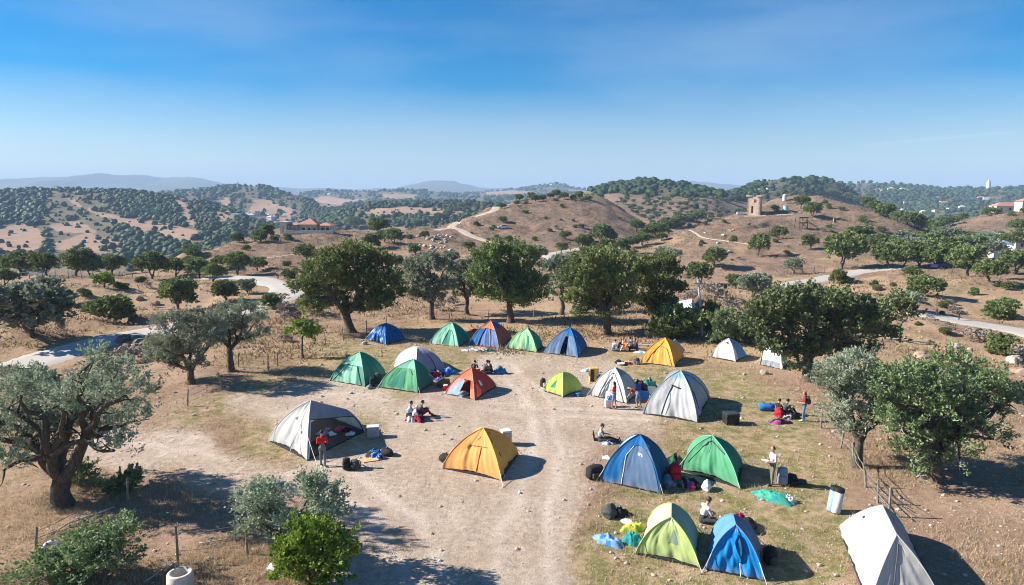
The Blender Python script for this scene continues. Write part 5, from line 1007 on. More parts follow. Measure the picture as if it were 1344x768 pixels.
def person(label, foot, rz, pose, shirt, pants, hair=HAIRD, skin=SKIN, long=False, short=False, shoes=None, sc_=1.0, var=None, group=None, sleeves=.0, cap=None, bag=None):
    """foot: picture place of the feet or seat; rz: degrees the figure faces, 0 = away from the camera"""
    J = joints(pose, var or {}); mb = MB(); reg = []
    def lim(a, b, ra, rb, r): capsule(mb, a, b, ra, rb); reg.append((np.array(a), np.array(b), (ra + rb) / 2, r))
    lim(J['pel'], J['pel'] + (J['ch'] - J['pel']) * .55, .135, .12, 2); lim(J['pel'] + (J['ch'] - J['pel']) * .6, J['ch'], .118, .135, 1)
    lim(J['ch'], J['nk'] + (J['ch'] - J['nk']) * .3, .135, .09, 1); lim(J['sL'], J['sR'], .065, .065, 1); lim(J['nk'] + (J['ch'] - J['nk']) * .2, J['hd'], .055, .05, 0)
    for s in 'LR':
        sh, el, wr, hp, kn, an, to = [J[q + s] for q in 'sewhkat']
        m = sh + (el - sh) * .75; lim(sh, m, .058, .048, 1); lim(m, el, .046, .042, 1 if sleeves > .3 else 0); q = el + (wr - el) * .5; lim(el, q, .042, .037, 1 if sleeves > .6 else 0); lim(q, wr, .036, .027, 1 if sleeves > .9 else 0)
        d = unit(wr - el); w2 = wr + d * .075; lim(wr, w2, .026, .036, 0); sd = unit(np.cross(d, np.array([0, 0, 1.]) + .01)); up = np.cross(sd, d)
        for i, (o_, l_) in enumerate(((-.030, .062), (-.010, .076), (.011, .072), (.031, .055))):
            a = w2 + sd * o_; b_ = a + d * l_ * .6 - up * .008; lim(a, b_, .0105, .0095, 0); lim(b_, b_ + unit(d - up * .9) * l_ * .5, .0095, .0085, 0)
        inw = -1 if s == 'R' else 1; lim(wr + d * .02 + sd * .02 * inw, wr + d * .07 + sd * .058 * inw - up * .01, .012, .010, 0)
        lim(hp, kn, .092, .062, 2); lim(kn, kn + (an - kn) * .25, .06, .058, 2 if not short else 0); lim(kn + (an - kn) * .25, an, .058, .042, 2 if not short else 0)
        lim(an, to, .05, .038, 3); lim(an - unit(to - an) * .03, an + (to - an) * .5, .045, .045, 3)
    fd = unit(J['hd'] - J['nk']); fw = unit(np.array([0, 1, 0]) - fd * fd[1]); hc = J['hd'] + fd * .035
    lim(hc - fd * .045 + fw * .018, hc + fd * .03, .070, .085, 0); lim(hc + fw * .085 - fd * .01, hc + fw * .098 - fd * .025, .012, .014, 0)
    for s in (-1, 1): lim(hc + np.array([.083 * s, 0, 0]) - fd * .02, hc + np.array([.086 * s, -.005, 0]) + fd * .02, .014, .016, 0)
    tmp = mb.build('tmp', SKIN); md = tmp.modifiers.new('r', 'REMESH'); md.mode = 'VOXEL'; md.voxel_size = .0115; md.use_smooth_shade = True
    s_ = tmp.modifiers.new('s', 'SMOOTH'); s_.iterations = 3; s_.factor = .45
    dg = bpy.context.evaluated_depsgraph_get(); me = bpy.data.meshes.new_from_object(tmp.evaluated_get(dg)); bpy.data.objects.remove(tmp)
    n = len(me.polygons); cen = np.empty(n * 3, np.float32); me.polygons.foreach_get('center', cen); cen = cen.reshape(-1, 3)
    best = np.full(n, 1e9); lab = np.zeros(n, int)
    for a, b_, r, g_ in reg:
        ab = b_ - a; t = np.clip(((cen - a) @ ab) / (ab @ ab + 1e-9), 0, 1); d = np.linalg.norm(cen - a - t[:, None] * ab, axis=1) - r
        m = d < best; best[m] = d[m]; lab[m] = g_
    for sgn in (-1, 1):
        e = hc + fw * .082 + np.array([.032 * sgn, 0, 0]); lab[np.linalg.norm(cen - e, axis=1) < .014] = 4
    mo = hc + fw * .085 - fd * .062; lab[np.linalg.norm((cen - mo) * np.array([.5, 1, 1.6]), axis=1) < .014] = 5
    me.materials.clear()
    for m in (skin, shirt, pants, shoes or DK, HAIRD, plain('lips', (.35, .12, .1), .5)): me.materials.append(m)
    me.polygons.foreach_set('material_index', lab.astype(np.int32)); me.polygons.foreach_set('use_smooth', np.ones(n, bool)); me.name = 'person'
    g = gp(*foot) if not isinstance(foot, np.ndarray) else foot; o = bpy.data.objects.new('person', me); COL.objects.link(o); o.location = g; o.rotation_euler = (0, 0, R(rz)); o.scale = (sc_,) * 3
    tag(o, label, 'person', group)
    hb_ = MB(); hb_.ell(hc + fd * .022 - fw * .018, (.092, .098, .092), 14, 9, noise=.03, seed=3)
    if long:
        hb_.ell(hc - fd * .09 - fw * .07, (.085, .055, .14), 12, 8, noise=.06, seed=4)
    hb_.build('hair', cap or hair, o, smooth=True)
    if bag is not None:
        q = J['ch']; b2 = MB().box(q + np.array([0, -.20, .02]), (.30, .18, .46), bevel=.06); b2.box(q + np.array([0, -.31, -.05]), (.22, .06, .22), bevel=.03); bp = b2.build('worn_backpack', bag, o, smooth=True)
        st = MB()
        for s in (-1, 1): st.tube([q + np.array([s * .11, -.16, .18]), q + np.array([s * .12, -.02, .24]), q + np.array([s * .12, .13, .08]), q + np.array([s * .13, .0, -.16])], .02, 6)
    return o
cw = lambda n, c: cloth(n, c)
C_ = dict(red=cw('red_shirt', (.55, .03, .03)), grey=cw('grey_shirt', (.36, .38, .41)), lgrey=cw('light_grey_shirt', (.62, .62, .64)), white=cw('white_shirt', (.60, .60, .62)), blue=cw('pale_blue_shirt', (.32, .42, .55)), dkgrey=cw('charcoal_shirt', (.05, .065, .07)),
          black=cw('black_clothes', (.02, .02, .022)), jeans=cw('jeans', (.13, .19, .29)), khaki=cw('khaki_trousers', (.20, .17, .13)), darkp=cw('dark_trousers', (.045, .05, .06)), greyp=cw('grey_trousers', (.16, .17, .19)), navy=cw('navy_clothes', (.03, .045, .09)),
          orange=cw('orange_shirt', (.70, .18, .05)), olive=cw('olive_jacket', (.09, .09, .07)), maroon=cw('dark_red_trousers', (.22, .03, .03)), purple=cw('dusky_purple_jacket', (.10, .07, .10)), skirt=cw('blue_grey_skirt', (.17, .23, .36)), cream=cw('cream_shirt', (.66, .60, .50)), tealc=cw('teal_cloth', (.03, .22, .24)))
person('person in a red shirt and grey trousers standing before the open grey tent, back turned', (424, 612), 15, 'stand', C_['red'], C_['greyp'], sleeves=1, var=dict(arms='front', stride=.12), sc_=1.02)
person('seated person in a pale blue shirt, leftmost of the trio on the grass edge', (536, 549), -80, 'sit', C_['blue'], C_['darkp'], sc_=1.15)
person('person with a light cap crouched in the middle of the seated trio', (543, 552), -70, 'cross', C_['lgrey'], C_['navy'], sc_=1.0, cap=C_['cream'])
person('seated person in an olive dark jacket and dark red trousers, rightmost of the trio', (551, 547), -75, 'sit', C_['olive'], C_['maroon'], sleeves=1, sc_=1.1)
person('person seated just behind the red tent, only head and shoulders showing', (622.5, 489), -10, 'cross', C_['dkgrey'], C_['darkp'], sleeves=1, skin=SKIN2)
person('person in black seated right of the red tent, left of two', (636, 491), -60, 'cross', C_['purple'], C_['black'], sleeves=1, skin=SKIN2, sc_=1.15)
person('person seated right of the red tent raising hands to the face, right of two', (645, 489), 80, 'sit', C_['dkgrey'], C_['black'], sleeves=.5, skin=SKIN2)
person('long haired woman in a red top and blue skirt standing before the small white dome', (806, 537), 60, 'stand', C_['red'], C_['skirt'], HAIRD, long=True, short=True, sc_=.98, var=dict(arms='front'))
person('bare legged person bending forward into the gear beside the small white dome', (837, 535), 55, 'bend', C_['maroon'], C_['skirt'], HAIRD, short=True, sc_=.98)
person('man in a grey shirt with dark sleeves sitting on the gravel with legs out, reading', (788, 580), -95, 'legsout', C_['grey'], C_['darkp'], HAIRD, sleeves=.3, sc_=1.1)
person('man in a white tee shirt and khaki trousers standing at the right, holding a plate', (1013, 637), 100, 'stand', C_['white'], C_['khaki'], HAIRD, var=dict(arms='front', stride=.05), sc_=1.03)
person('person in a light grey tee shirt sitting behind the lime tent, looking down', (922, 686), -75, 'cross', C_['lgrey'], C_['darkp'], HAIRB, sc_=1.18)
person('person in a charcoal shirt sitting on the grass with knees up by the right fence', (1030, 545), -70, 'sit', C_['dkgrey'], C_['black'], HAIRD, skin=SKIN, sc_=1.1)
person('person leaning back beside the charcoal shirt, half covered by a red bag', (1021, 543), -60, 'legsout', C_['black'], C_['greyp'], HAIRD, sleeves=1)
person('long haired woman in red top, jeans and dark backpack standing by the fence', (1054.5, 553), 75, 'stand', C_['maroon'], C_['jeans'], HAIRR, long=True, var=dict(arms='front', stride=.05), bag=C_['darkp'], sc_=1.0, shoes=C_['lgrey'])
pg = 'people having a picnic under the trees'
for lab, f, rz, ps, sh, pn, hr in [
    ('picnicker in a pale blue jacket, leftmost of the group under the trees', (804.5, 461), -60, 'cross', 'blue', 'jeans', HAIRB), ('picnicker in black facing the pale blue jacket', (812, 460), -100, 'sit', 'black', 'black', HAIRR),
    ('picnicker in orange in the middle of the group', (823, 461), 100, 'sit', 'orange', 'cream', HAIRB), ('picnicker in a cream top behind the orange one', (818.5, 457), 160, 'cross', 'cream', 'darkp', HAIRD),
    ('picnicker in a white top right of the orange one', (829, 458), 30, 'cross', 'white', 'navy', HAIRD), ('picnicker in navy, rightmost of the group under the trees', (836, 460), 90, 'sit', 'navy', 'navy', HAIRD)]:
    person(lab, f, rz, ps, C_[sh], C_[pn], hr, group=pg, sleeves=1, sc_=1.12)
for lab, f in [('tiny dark walker on the right road, left of two', (1229, 416.5)), ('tiny dark walker on the right road, right of two', (1258, 421)), ('tiny dark walker at the left road bend', (365, 367))]:
    person(lab, f, -80, 'stand', C_['black'], C_['darkp'], sleeves=1, var=dict(stride=.2), sc_=.62)

# ------------------------------------------------------------------ camp gear
def gl(px, row): g = gp(px, row); return g
def backpack(label, px, row, col, size=(.42, .34, .55), rz=20, lie=False, cat='backpack', group=None, pocket=None, loc=None):
    g = gl(px, row) if loc is None else loc; o = empty('backpack', g, R(rz), label, cat, group); w, d, h = size
    if lie: o.rotation_euler = (R(78), 0, R(rz)); o.location = g + np.array([0, 0, d * .5])
    MB().box((0, 0, h * .46), (w, d, h * .92), bevel=.12, taper=.9).ell((0, 0, h * .86), (w * .46, d * .46, h * .15), 12, 6).build('body', col, o, smooth=True)
    MB().box((0, -d * .58, h * .34), (w * .7, d * .26, h * .45), bevel=.05).build('pocket', pocket or col, o, smooth=True)
    for s in (-1, 1): MB().tube([(s * w * .25, d * .45, h * .85), (s * w * .30, d * .72, h * .6), (s * w * .32, d * .7, h * .3), (s * w * .36, d * .45, h * .08)], .022, 6).build('strap', DK, o)
    MB().tube([(-.06, d * .3, h * .95), (0, d * .3, h * 1.05), (.06, d * .3, h * .95)], .014, 5).build('handle', DK, o)
    return o
def heap(label, px, row, w, d, h, cols, rz=0, cat='clothes', name='cloth_heap', seed=1, group=None, loc=None, lift=0.0):
    """crumpled cloth: a folded sheet with body, colours in patches"""
    g = (gl(px, row) if loc is None else loc) + np.array([0, 0, lift]); n = 34; rg = np.random.RandomState(seed); a, r_ = np.meshgrid(np.linspace(0, 2 * math.pi, n, endpoint=False), np.linspace(0, 1, 14), indexing='ij')
    out = 1 + .22 * np.sin(a * 2 + seed) + .14 * np.sin(a * 5 + seed * 2) + .08 * np.sin(a * 9 + seed)
    X = np.cos(a) * r_ * w / 2 * out; Y = np.sin(a) * r_ * d / 2 * out; s = 6 / max(w, .5)
    Z = h * (1 - r_ ** 2.6) * (.62 + .6 * np.abs(fbm(X * s + seed * 3, Y * s + seed, 3)) ** .6 * 1.5) + h * .30 * (1 - r_ ** 3) * (1 - 2 * np.abs(np.mod(X * 5.5 + Y * 3.5 + fbm(X * 3 + seed, Y * 3, 3) * 2.2, 1) - .5)) - h * .1
    Z[:, -1] = -.02; V = np.stack([X, Y, Z], -1).reshape(-1, 3); K = 14
    f = [(i * K + j, ((i + 1) % n) * K + j, ((i + 1) % n) * K + j + 1, i * K + j + 1) for i in range(n) for j in range(K - 1)]
    mi = [int((vnoise(X[i % n, j] * s * .8 + seed * 7, Y[i % n, j] * s * .8) * .999) * len(cols) * 1.4 - .2) % len(cols) for i in range(n) for j in range(K - 1)]
    mb = MB(); mb.v.append(V); mb.f = f; mb.m = [max(0, q) for q in mi]; mb.n = len(V)
    o = mb.build(name, list(cols), None, smooth=True); o.location = g; o.rotation_euler = (0, 0, R(rz)); return tag(o, label, cat, group)
def box_case(label, px, row, size, col, lid, rz=0, name='cool_box', cat='cool box', handle=True):
    g = gl(px, row); o = empty(name, g, R(rz), label, cat); w, d, h = size
    MB().box((0, 0, h * .42), (w, d, h * .84), bevel=.03, taper=1.04).build('body', col, o, smooth=False); MB().box((0, 0, h * .92), (w * 1.08, d * 1.08, h * .14), bevel=.03).build('lid', lid, o)
    if handle: MB().tube([(-w * .56, 0, h * .5), (-w * .66, 0, h * .62), (-w * .56, 0, h * .74)], .016, 5).tube([(w * .56, 0, h * .5), (w * .66, 0, h * .62), (w * .56, 0, h * .74)], .016, 5).build('handle', DK, o)
    for k in range(3): MB().box((w * (-.28 + .28 * k), -d * .53, h * .42), (w * .05, .03, h * .6), bevel=.01).build('rib', col, o)
    return o
def duffel(label, px, row, l, r, col, rz=0, cat='bag'):
    g = gl(px, row); o = empty('duffel_bag', g, R(rz), label, cat); P = [(-l / 2, 0, r * .9), (-l * .46, 0, r * .95), (-l * .2, 0, r), (l * .2, 0, r), (l * .46, 0, r * .95), (l / 2, 0, r * .9)]
    MB().tube(P, [r * .5, r * .92, r, r * 1.02, r * .9, r * .45], 14).build('body', col, o, smooth=True)
    for s in (-.2, .2): MB().tube([(s * l, -r * .95, r * .9), (s * l, -r * .5, r * 1.85), (s * l, 0, r * 2.08), (s * l, r * .5, r * 1.85)], .018, 5).build('strap', DK, o)
    return o
def sack(label, px, row, r, col, rz=0, cat='bag', sq=.8, seed=2, loc=None, name='stuff_sack'):
    rz = rz + seed * 40; rg = np.random.RandomState(seed + int(px))
    g = gl(px, row) if loc is None else loc; o = empty(name, g, R(rz), label, cat)
    mb = MB().ell((0, 0, 0), (1, 1, 1), 26, 16); v = mb.v[0]; k_ = 1 + .20 * np.sin(v[:, :1] * 2.3 + seed) * np.cos(v[:, 1:2] * 2.1 + seed * 2) + .10 * np.sin(v[:, 2:] * 5 + v[:, :1] * 4 + seed) + .07 * np.sin(v[:, :1] * 11 + v[:, 1:2] * 7 + seed) * np.cos(v[:, 2:] * 9)
    v = v * k_ * np.array([r * 1.12, r * .78, r * sq * .82]); v[:, 2] = np.maximum(v[:, 2], -r * sq * .5) + r * sq * .48; mb.v[0] = v
    mb.build('body', col, o, smooth=True)
    MB().tube([(0, 0, r * sq * 1.1), (.02, .01, r * sq * 1.34), (.06, 0, r * sq * 1.42)], [.06, .03, .05], 7).build('neck', col, o); return o
def camp_chair(label, px, row, rz, seat):
    g = gl(px, row); o = empty('camp_chair', g, R(rz), label, 'chair'); fr = plain('chair_frame', (.10, .11, .12), .4, .6)
    MB().add([(-.26, -.24, .42), (.26, -.24, .42), (.24, .22, .36), (-.24, .22, .36), (-.26, -.24, .40), (.26, -.24, .40), (.24, .22, .34), (-.24, .22, .34)], [(0, 1, 2, 3), (7, 6, 5, 4), (0, 4, 5, 1), (1, 5, 6, 2), (2, 6, 7, 3), (3, 7, 4, 0)]).build('seat', seat, o)
    MB().add([(-.25, .23, .36), (.25, .23, .36), (.28, .42, .95), (-.28, .42, .95), (-.25, .26, .36), (.25, .26, .36), (.28, .45, .95), (-.28, .45, .95)], [(0, 1, 2, 3), (7, 6, 5, 4), (0, 4, 5, 1), (1, 5, 6, 2), (2, 6, 7, 3), (3, 7, 4, 0)]).build('backrest', seat, o)
    for s in (-1, 1):
        MB().tube([(s * .28, .44, .95), (s * .27, .2, .38), (s * .28, -.26, 0)], .016, 6).build('leg', fr, o); MB().tube([(s * .27, -.26, .42), (s * .27, .3, 0)], .016, 6).build('leg', fr, o)
        MB().box((s * .29, -.02, .60), (.07, .46, .03), bevel=.01).build('armrest', DK, o)
    return o
P_ = dict(black=cloth('black_bag', (.018, .018, .02)), char=cloth('charcoal_bag', (.06, .062, .065)), red=cloth('red_bag', (.42, .015, .03)), blue=cloth('blue_bag', (.03, .16, .48)), lblue=cloth('light_blue_cloth_bag', (.17, .33, .58)), teal=cloth('teal_bag', (.02, .22, .23)), white=cloth('white_bag', (.62, .62, .64)),
          green=cloth('sea_green_cloth', (.05, .30, .21)), pink=cloth('pink_cloth', (.60, .05, .18)), yellow=cloth('yellow_cloth', (.62, .47, .08)), lime=cloth('lime_cloth', (.26, .42, .06)), olive=cloth('olive_bag', (.13, .16, .03)), orange=cloth('orange_cloth', (.70, .20, .06)), grey=cloth('grey_cloth', (.25, .28, .32)), purple=cloth('purple_cloth', (.16, .04, .20)),
          salmon=cloth('salmon_blanket', (.60, .28, .20)), card=cloth('cardboard', (.58, .38, .20)), dgreen=cloth('dark_green_cloth', (.03, .10, .05)))
WP = plain('white_plastic', (.64, .64, .64), .4); GP_ = plain('grey_plastic', (.40, .41, .43), .4); BP = plain('black_plastic', (.025, .025, .027), .5); RP = plain('red_plastic', (.62, .03, .02), .4); YP = plain('amber_board', (.68, .40, .10), .5)
# by the open grey tent
box_case('grey cool box standing right of the open grey tent', 490, 573, (.62, .45, .62), GP_, plain('pale_grey_lid', (.6, .61, .63), .4), 10)
t1 = gp(443, 578)
for lab, px, row, r, c in [('white and blue bag inside the open grey tent', 424, 572, .30, 'lblue'), ('dark bag inside the open grey tent behind the person in red', 418, 584, .32, 'black'), ('pink cushion inside the open grey tent', 447, 566, .30, 'pink'), ('white bag in the middle of the open grey tent', 436, 572, .24, 'white'), ('grey white bag at the mouth of the open grey tent', 460, 572, .24, 'white'), ('black bag beside the pink cushion', 455, 567, .24, 'black'), ('second pale bag behind the person in red', 430, 566, .22, 'grey')]:
    sack(lab, px, row, r, P_[c], cat='bag', sq=.7, seed=int(px))
backpack('black rucksack with straps up, left of the black pair near the person in red', 455, 616, P_['black'], (.40, .34, .58), 15)
backpack('charcoal rucksack with a black pocket, right of the pair near the person in red', 466, 616, P_['char'], (.46, .36, .48), -25, pocket=P_['black'])
heap('blue and black clothes on the gravel right of the open grey tent', 491, 598, 1.0, .7, .26, [P_['blue'], P_['black'], P_['lblue']], 10, seed=5)
heap('small blue bundle in front of the blue and black clothes', 499, 602, .5, .4, .22, [P_['lblue'], P_['navy'] if 'navy' in P_ else P_['black']], 30, seed=6)
sack('round black bag at the right of the blue and black clothes', 508, 597, .34, P_['black'], seed=8)
cb = MB().box((0, 0, .02), (.75, .5, .025)); cbo = cb.build('cardboard_sheet', P_['card']); cbo.location = gp(486, 604) + np.array([0, 0, .01]); cbo.rotation_euler = (0, 0, .4); tag(cbo, 'flat cardboard sheet beside the blue and black clothes', 'cardboard')
# trio
heap('dark red blanket between the seated trio', 547, 552, 1.0, .7, .30, [P_['red'], P_['red'], P_['black']], -20, seed=9)
heap('white shirt bundle at the feet of the seated trio', 539, 553, .6, .5, .25, [P_['white'], P_['white'], P_['black']], 20, seed=10)
# orange tent
sack('black round bag left of the orange tent', 587, 607, .42, P_['black'], seed=12)
box_case('white bin with a rumpled lid behind the orange tent', 664, 583, (.50, .45, .80), plain('taupe_plastic', (.42, .38, .36), .5), WP, 20, name='bin', cat='bin', handle=False)
# green tents and white dome
backpack('black rucksack leaning between the two green tents', 489, 507, P_['black'], (.45, .36, .62), 10); backpack('black rucksack right behind the one between the green tents', 496, 503, P_['char'], (.5, .4, .75), -10); sack('grey bag in front of the rucksacks between the green tents', 485, 510, .22, P_['grey'])
heap('dark clothes spilling from the white and lavender dome', 572, 494, 1.1, .9, .4, [P_['black'], P_['red'], P_['white']], 0, seed=14); heap('bright blue sleeping bag right of the white and lavender dome', 588, 491, 1.4, .8, .42, [P_['blue'], P_['lblue'], P_['blue']], 5, 'sleeping bag', 'sleeping_bag', 15)
heap('white and violet clothes between white dome and red tent', 578, 500, .9, .5, .25, [P_['white'], P_['purple'], P_['blue']], 0, seed=16); sack('olive green round sack left of the red tent', 583, 506, .52, P_['olive'], sq=.62)
def bucket(label, px, row, r, h, col, rim):
    o = empty('bucket', gp(px, row), 0, label, 'bucket'); MB().tube([(0, 0, 0), (0, 0, h * .5), (0, 0, h)], [r * .8, r * .9, r], 16).build('body', col, o); MB().tube([(0, 0, h * .98), (0, 0, h * 1.06)], [r * 1.05, r * 1.05], 16).build('rim', rim, o)
    MB().tube([(-r, 0, h), (-r * .7, 0, h + r * .6), (0, 0, h + r * .85), (r * .7, 0, h + r * .6), (r, 0, h)], .008, 5).build('handle', DK, o); return o
bucket('red bucket with a white lid left of the red tent', 585, 512, .16, .34, RP, WP)
sack('white bag in the doorway of the red tent', 597, 517.5, .28, P_['white'], seed=3); sack('grey teal bag in the doorway of the red tent', 608, 520, .32, P_['tealg'] if 'tealg' in P_ else P_['grey'], seed=4); heap('pale blue crumpled bag at the front of the red tent', 606, 520.5, .5, .4, .2, [P_['lblue'], P_['white']], 0, seed=17)
heap('teal blue blanket beside the two people right of the red tent', 656, 490, 1.2, .6, .45, [P_['teal'], P_['blue'], P_['teal']], -5, 'blanket', 'blanket', 18)
# back row
heap('white and pale blue cloths before the orange topped tent', 622, 460, 2.2, .8, .16, [P_['white'], P_['lblue'], P_['white']], 0, seed=19); heap('teal and dark cloths before the orange topped tent', 638, 461, 1.3, .7, .18, [P_['teal'], P_['black'], P_['white']], 0, seed=20)
heap('red orange cloth between the mint tent and the orange topped one', 626, 436, 1.4, .6, .3, [P_['orange'], RP], 0, seed=21); heap('pink mat at the door of the orange topped tent', 633, 457.5, 1.2, .4, .1, [P_['salmon']], 0, 'mat', 'mat', 22)
# lime dome
backpack('small black and white rucksack left of the lime dome', 713, 508, P_['black'], (.36, .3, .62), 30, pocket=P_['white']); sack('blue round sack at the right foot of the lime dome', 760, 519, .33, plain('steel_blue_cloth', (.03, .13, .25), .5), sq=.65)
tb = empty('camp_table', gp(770, 500), R(5), 'camp table with white laundry behind the lime dome', 'table')
MB().box((0, 0, .72), (.85, .55, .03)).build('tabletop', WP, tb); heap('white and blue laundry on top of the camp table', 0, 0, .8, .55, .14, [P_['white'], P_['lblue']], 0, seed=24, loc=np.array(tb.location) + np.array([0, 0, .74]))
for s in ((-1, -1), (1, -1), (1, 1), (-1, 1)): MB().tube([(s[0] * .39, s[1] * .24, 0), (s[0] * .39, s[1] * .24, .71)], .016, 6).build('leg', GP_, tb)
sh = empty('cupboard', gp(779, 500), R(5), 'amber coloured board cupboard right of the camp table', 'cupboard'); MB().box((0, 0, .48), (.62, .5, .96), bevel=.015).build('cabinet', YP, sh); MB().box((-.14, -.256, .46), (.26, .012, .84)).build('door', BP, sh); MB().box((.15, -.256, .46), (.28, .012, .86)).build('door', YP, sh)
box_case('blue crate behind the amber cupboard', 787, 500, (.55, .45, .42), plain('blue_plastic', (.03, .13, .35), .4), plain('blue_lid', (.02, .10, .28), .4), 5, name='crate', cat='crate')
# around the small white dome
box_case('small white box at the feet of the long haired woman in red', 798, 534, (.40, .36, .48), WP, WP, 10, handle=False)
heap('navy and white bundle under the arm of the woman in red', 800, 533.5, .5, .4, .2, [P_['white'], P_['blue']], 0, seed=25, lift=.52)
camp_chair('blue camp chair beside the bending person', 845, 530, 170, P_['blue']); camp_chair('teal camp chair behind the blue one', 851, 517, 200, P_['green']); camp_chair('dark camp chair between small white dome and large grey tent', 858, 524, 150, P_['grey'])
heap('pile of dark and red gear at the side of the small white dome', 836, 516, 1.5, 1.0, .75, [P_['black'], P_['red'], P_['blue']], 10, seed=26); bucket('red bucket by the left corner of the large grey tent', 851, 530, .2, .5, RP, GP_)
heap('teal jacket draped over the gear pile near the teal chair', 852, 510, 1.0, .6, .55, [P_['teal'], P_['green']], 0, seed=27)
# picnic
heap('blue and white picnic mat right of the picnic group', 843, 463, 1.3, .8, .12, [P_['white'], P_['lblue'], P_['grey']], 0, 'mat', 'mat', 28); pl_ = MB().box((0, 0, .35), (2.2, .25, .05)); 
bn = empty('bench', gp(847, 458), R(3), 'low plank bench behind the picnic group', 'bench'); MB().box((0, 0, .36), (2.2, .28, .045)).build('seat', plain('plank', (.50, .40, .28), .8), bn)
for s in (-.8, .8): MB().box((s, 0, .17), (.08, .24, .34)).build('leg', M['post'], bn)
sack('black bag at the left end of the things left of the yellow tent', 812, 477, .33, P_['black'], sq=.6); dsh = empty('bowl', gp(815, 479), 0, 'white bowl in front of the black bag left of the yellow tent', 'bowl'); MB().tube([(0, 0, .02), (0, 0, .06), (0, 0, .16)], [.16, .26, .32], 18).build('body', WP, dsh)
heap('salmon pink blanket lying left of the yellow tent', 826, 477.5, 1.5, .6, .22, [P_['salmon'], P_['salmon'], P_['black']], 0, 'blanket', 'blanket', 29); backpack('dark rucksack touching the yellow tent', 836, 478, P_['char'], (.42, .34, .5), 20, pocket=P_['grey'])
pd = MB().box((0, 0, 0), (.40, .08, 1.35), bevel=.03); pdo = pd.build('sleeping_pad', F['cyan']); pdo.location = gp(891, 463) + np.array([-.05, 0, .55]); pdo.rotation_euler = (0, R(-42), R(5)); tag(pdo, 'light blue sleeping pad leaning behind the yellow tent', 'sleeping pad')
# right of the large tent
box_case('black square bin on the grass right of the large grey tent', 959, 556, (.75, .62, .66), BP, plain('black_lid', (.04, .04, .045), .4), 8, name='bin', cat='bin')
backpack('large black rucksack left of the dark blue tent', 781, 627, P_['black'], (.85, .5, .62), 25, pocket=P_['char']); heap('pale blue and dark cloths at the feet of the reading man', 800, 582, 1.0, .5, .14, [P_['lblue'], P_['black'], P_['white']], 0, seed=31)
bt = MB().box((0, .02, .22), (.5, .05, .44), bevel=.02); bto = bt.build('seat_back', BP); bto.location = gp(781, 577); bto.rotation_euler = (R(-12), 0, R(80)); tag(bto, 'black folding ground seat behind the reading man', 'seat')
pp = MB().add([(-.18, 0, .01), (.16, -.08, .02), (.02, .16, .1), (-.16, .2, .02)], [(0, 1, 2, 3)]); ppo = pp.add([(-.18, 0, 0), (.16, -.08, .01), (.02, .16, .09), (-.16, .2, .01)], [(3, 2, 1, 0)]).build('paper_sheet', WP); ppo.location = gp(797, 603); ppo.scale = (1.4,) * 3; tag(ppo, 'scrap of white paper up left of the dark blue tent', 'paper')
backpack('upright red rucksack between the dark blue and emerald tents', 885, 634, P_['red'], (.55, .45, .95), 10); sack('grey blue round bag below the red rucksack', 876, 638, .34, plain('grey_blue_bag', (.12, .18, .26), .6), sq=1.1); sack('black bag left of the red rucksack', 872, 628, .4, P_['black'], sq=1)
heap('dark clothes under the left edge of the emerald tent', 897, 636, 1.4, .9, .3, [P_['black'], P_['grey'], P_['dgreen']], 0, seed=33); sack('magenta pink bag in front of the emerald tent', 908, 641, .24, P_['pink'], sq=.8); sack('black bag right of the magenta one', 915, 640, .22, P_['black'], sq=.8)
sack('white carrier bag in front of the emerald tent', 928, 643, .26, P_['white'], sq=1.2, name='carrier_bag'); heap('green stuff in the gap behind the red rucksack', 886, 612, 1.3, .7, .45, [P_['dgreen'], P_['olive'], P_['black']], 0, seed=34)
heap('sea green groundsheet crumpled on the grass', 1016, 655, 1.9, .9, .30, [P_['green'], P_['green'], P_['green'], P_['teal']], -28, 'groundsheet', 'crumpled_groundsheet', 35); heap('white cloth at the right end of the sea green groundsheet', 1035, 659, .7, .5, .26, [P_['white']], 0, seed=36)
backpack('slate grey rucksack right of the man holding a plate', 1026, 636, P_['grey'], (.5, .4, .85), -15); backpack('black rucksack lying beside the slate grey one', 1038, 636, P_['black'], (.55, .42, .5), 10); duffel('long black and cream bundle at the right of the rucksacks', 1046, 635, .8, .12, P_['char'], -12)
pt = MB().tube([(0, 0, 0), (0, 0, .02)], [.14, .17], 16).build('plate', WP); pt.location = gp(1013, 637) + np.array([-.36, .02, 1.16]); tag(pt, 'white plate held by the man in the white tee shirt', 'plate')
# front row
heap('black bag and jacket lying up left of the front lime tent', 812, 676, .9, .6, .3, [P_['black'], P_['black'], P_['grey']], -10, seed=38); sack('dark grey drum shaped bag up left of the front lime tent', 801, 677, .36, P_['char'], sq=.95); pl2 = MB().tube([(0, 0, 0), (0, 0, .06)], [.18, .24], 18).build('washing_bowl', WP); pl2.location = gp(822, 686); tag(pl2, 'white bowl between the drum bag and the yellow clothes', 'bowl')
heap('yellow and lime clothes left of the front lime tent', 831, 695, .9, .6, .25, [P_['yellow'], P_['lime'], P_['yellow']], 0, seed=39); heap('teal bag of clothes under the yellow clothes', 831, 712, .75, .75, .35, [P_['teal'], P_['teal'], P_['green']], 0, seed=40)
heap('sky blue sleeping bag on the grass left of the teal bag', 799, 712, 1.25, .6, .24, [P_['lblue'], P_['lblue'], P_['blue']], -25, 'sleeping bag', 'sleeping_bag', 41)
sack('crimson round bag behind the vivid blue tent', 971, 688, .36, P_['red'], sq=.8); sack('black bag under the crimson one', 982, 695, .42, P_['black'], sq=.7); backpack('black rucksack lying right of the vivid blue tent', 1011, 740, P_['black'], (.42, .4, .66), 10, pocket=P_['char'])
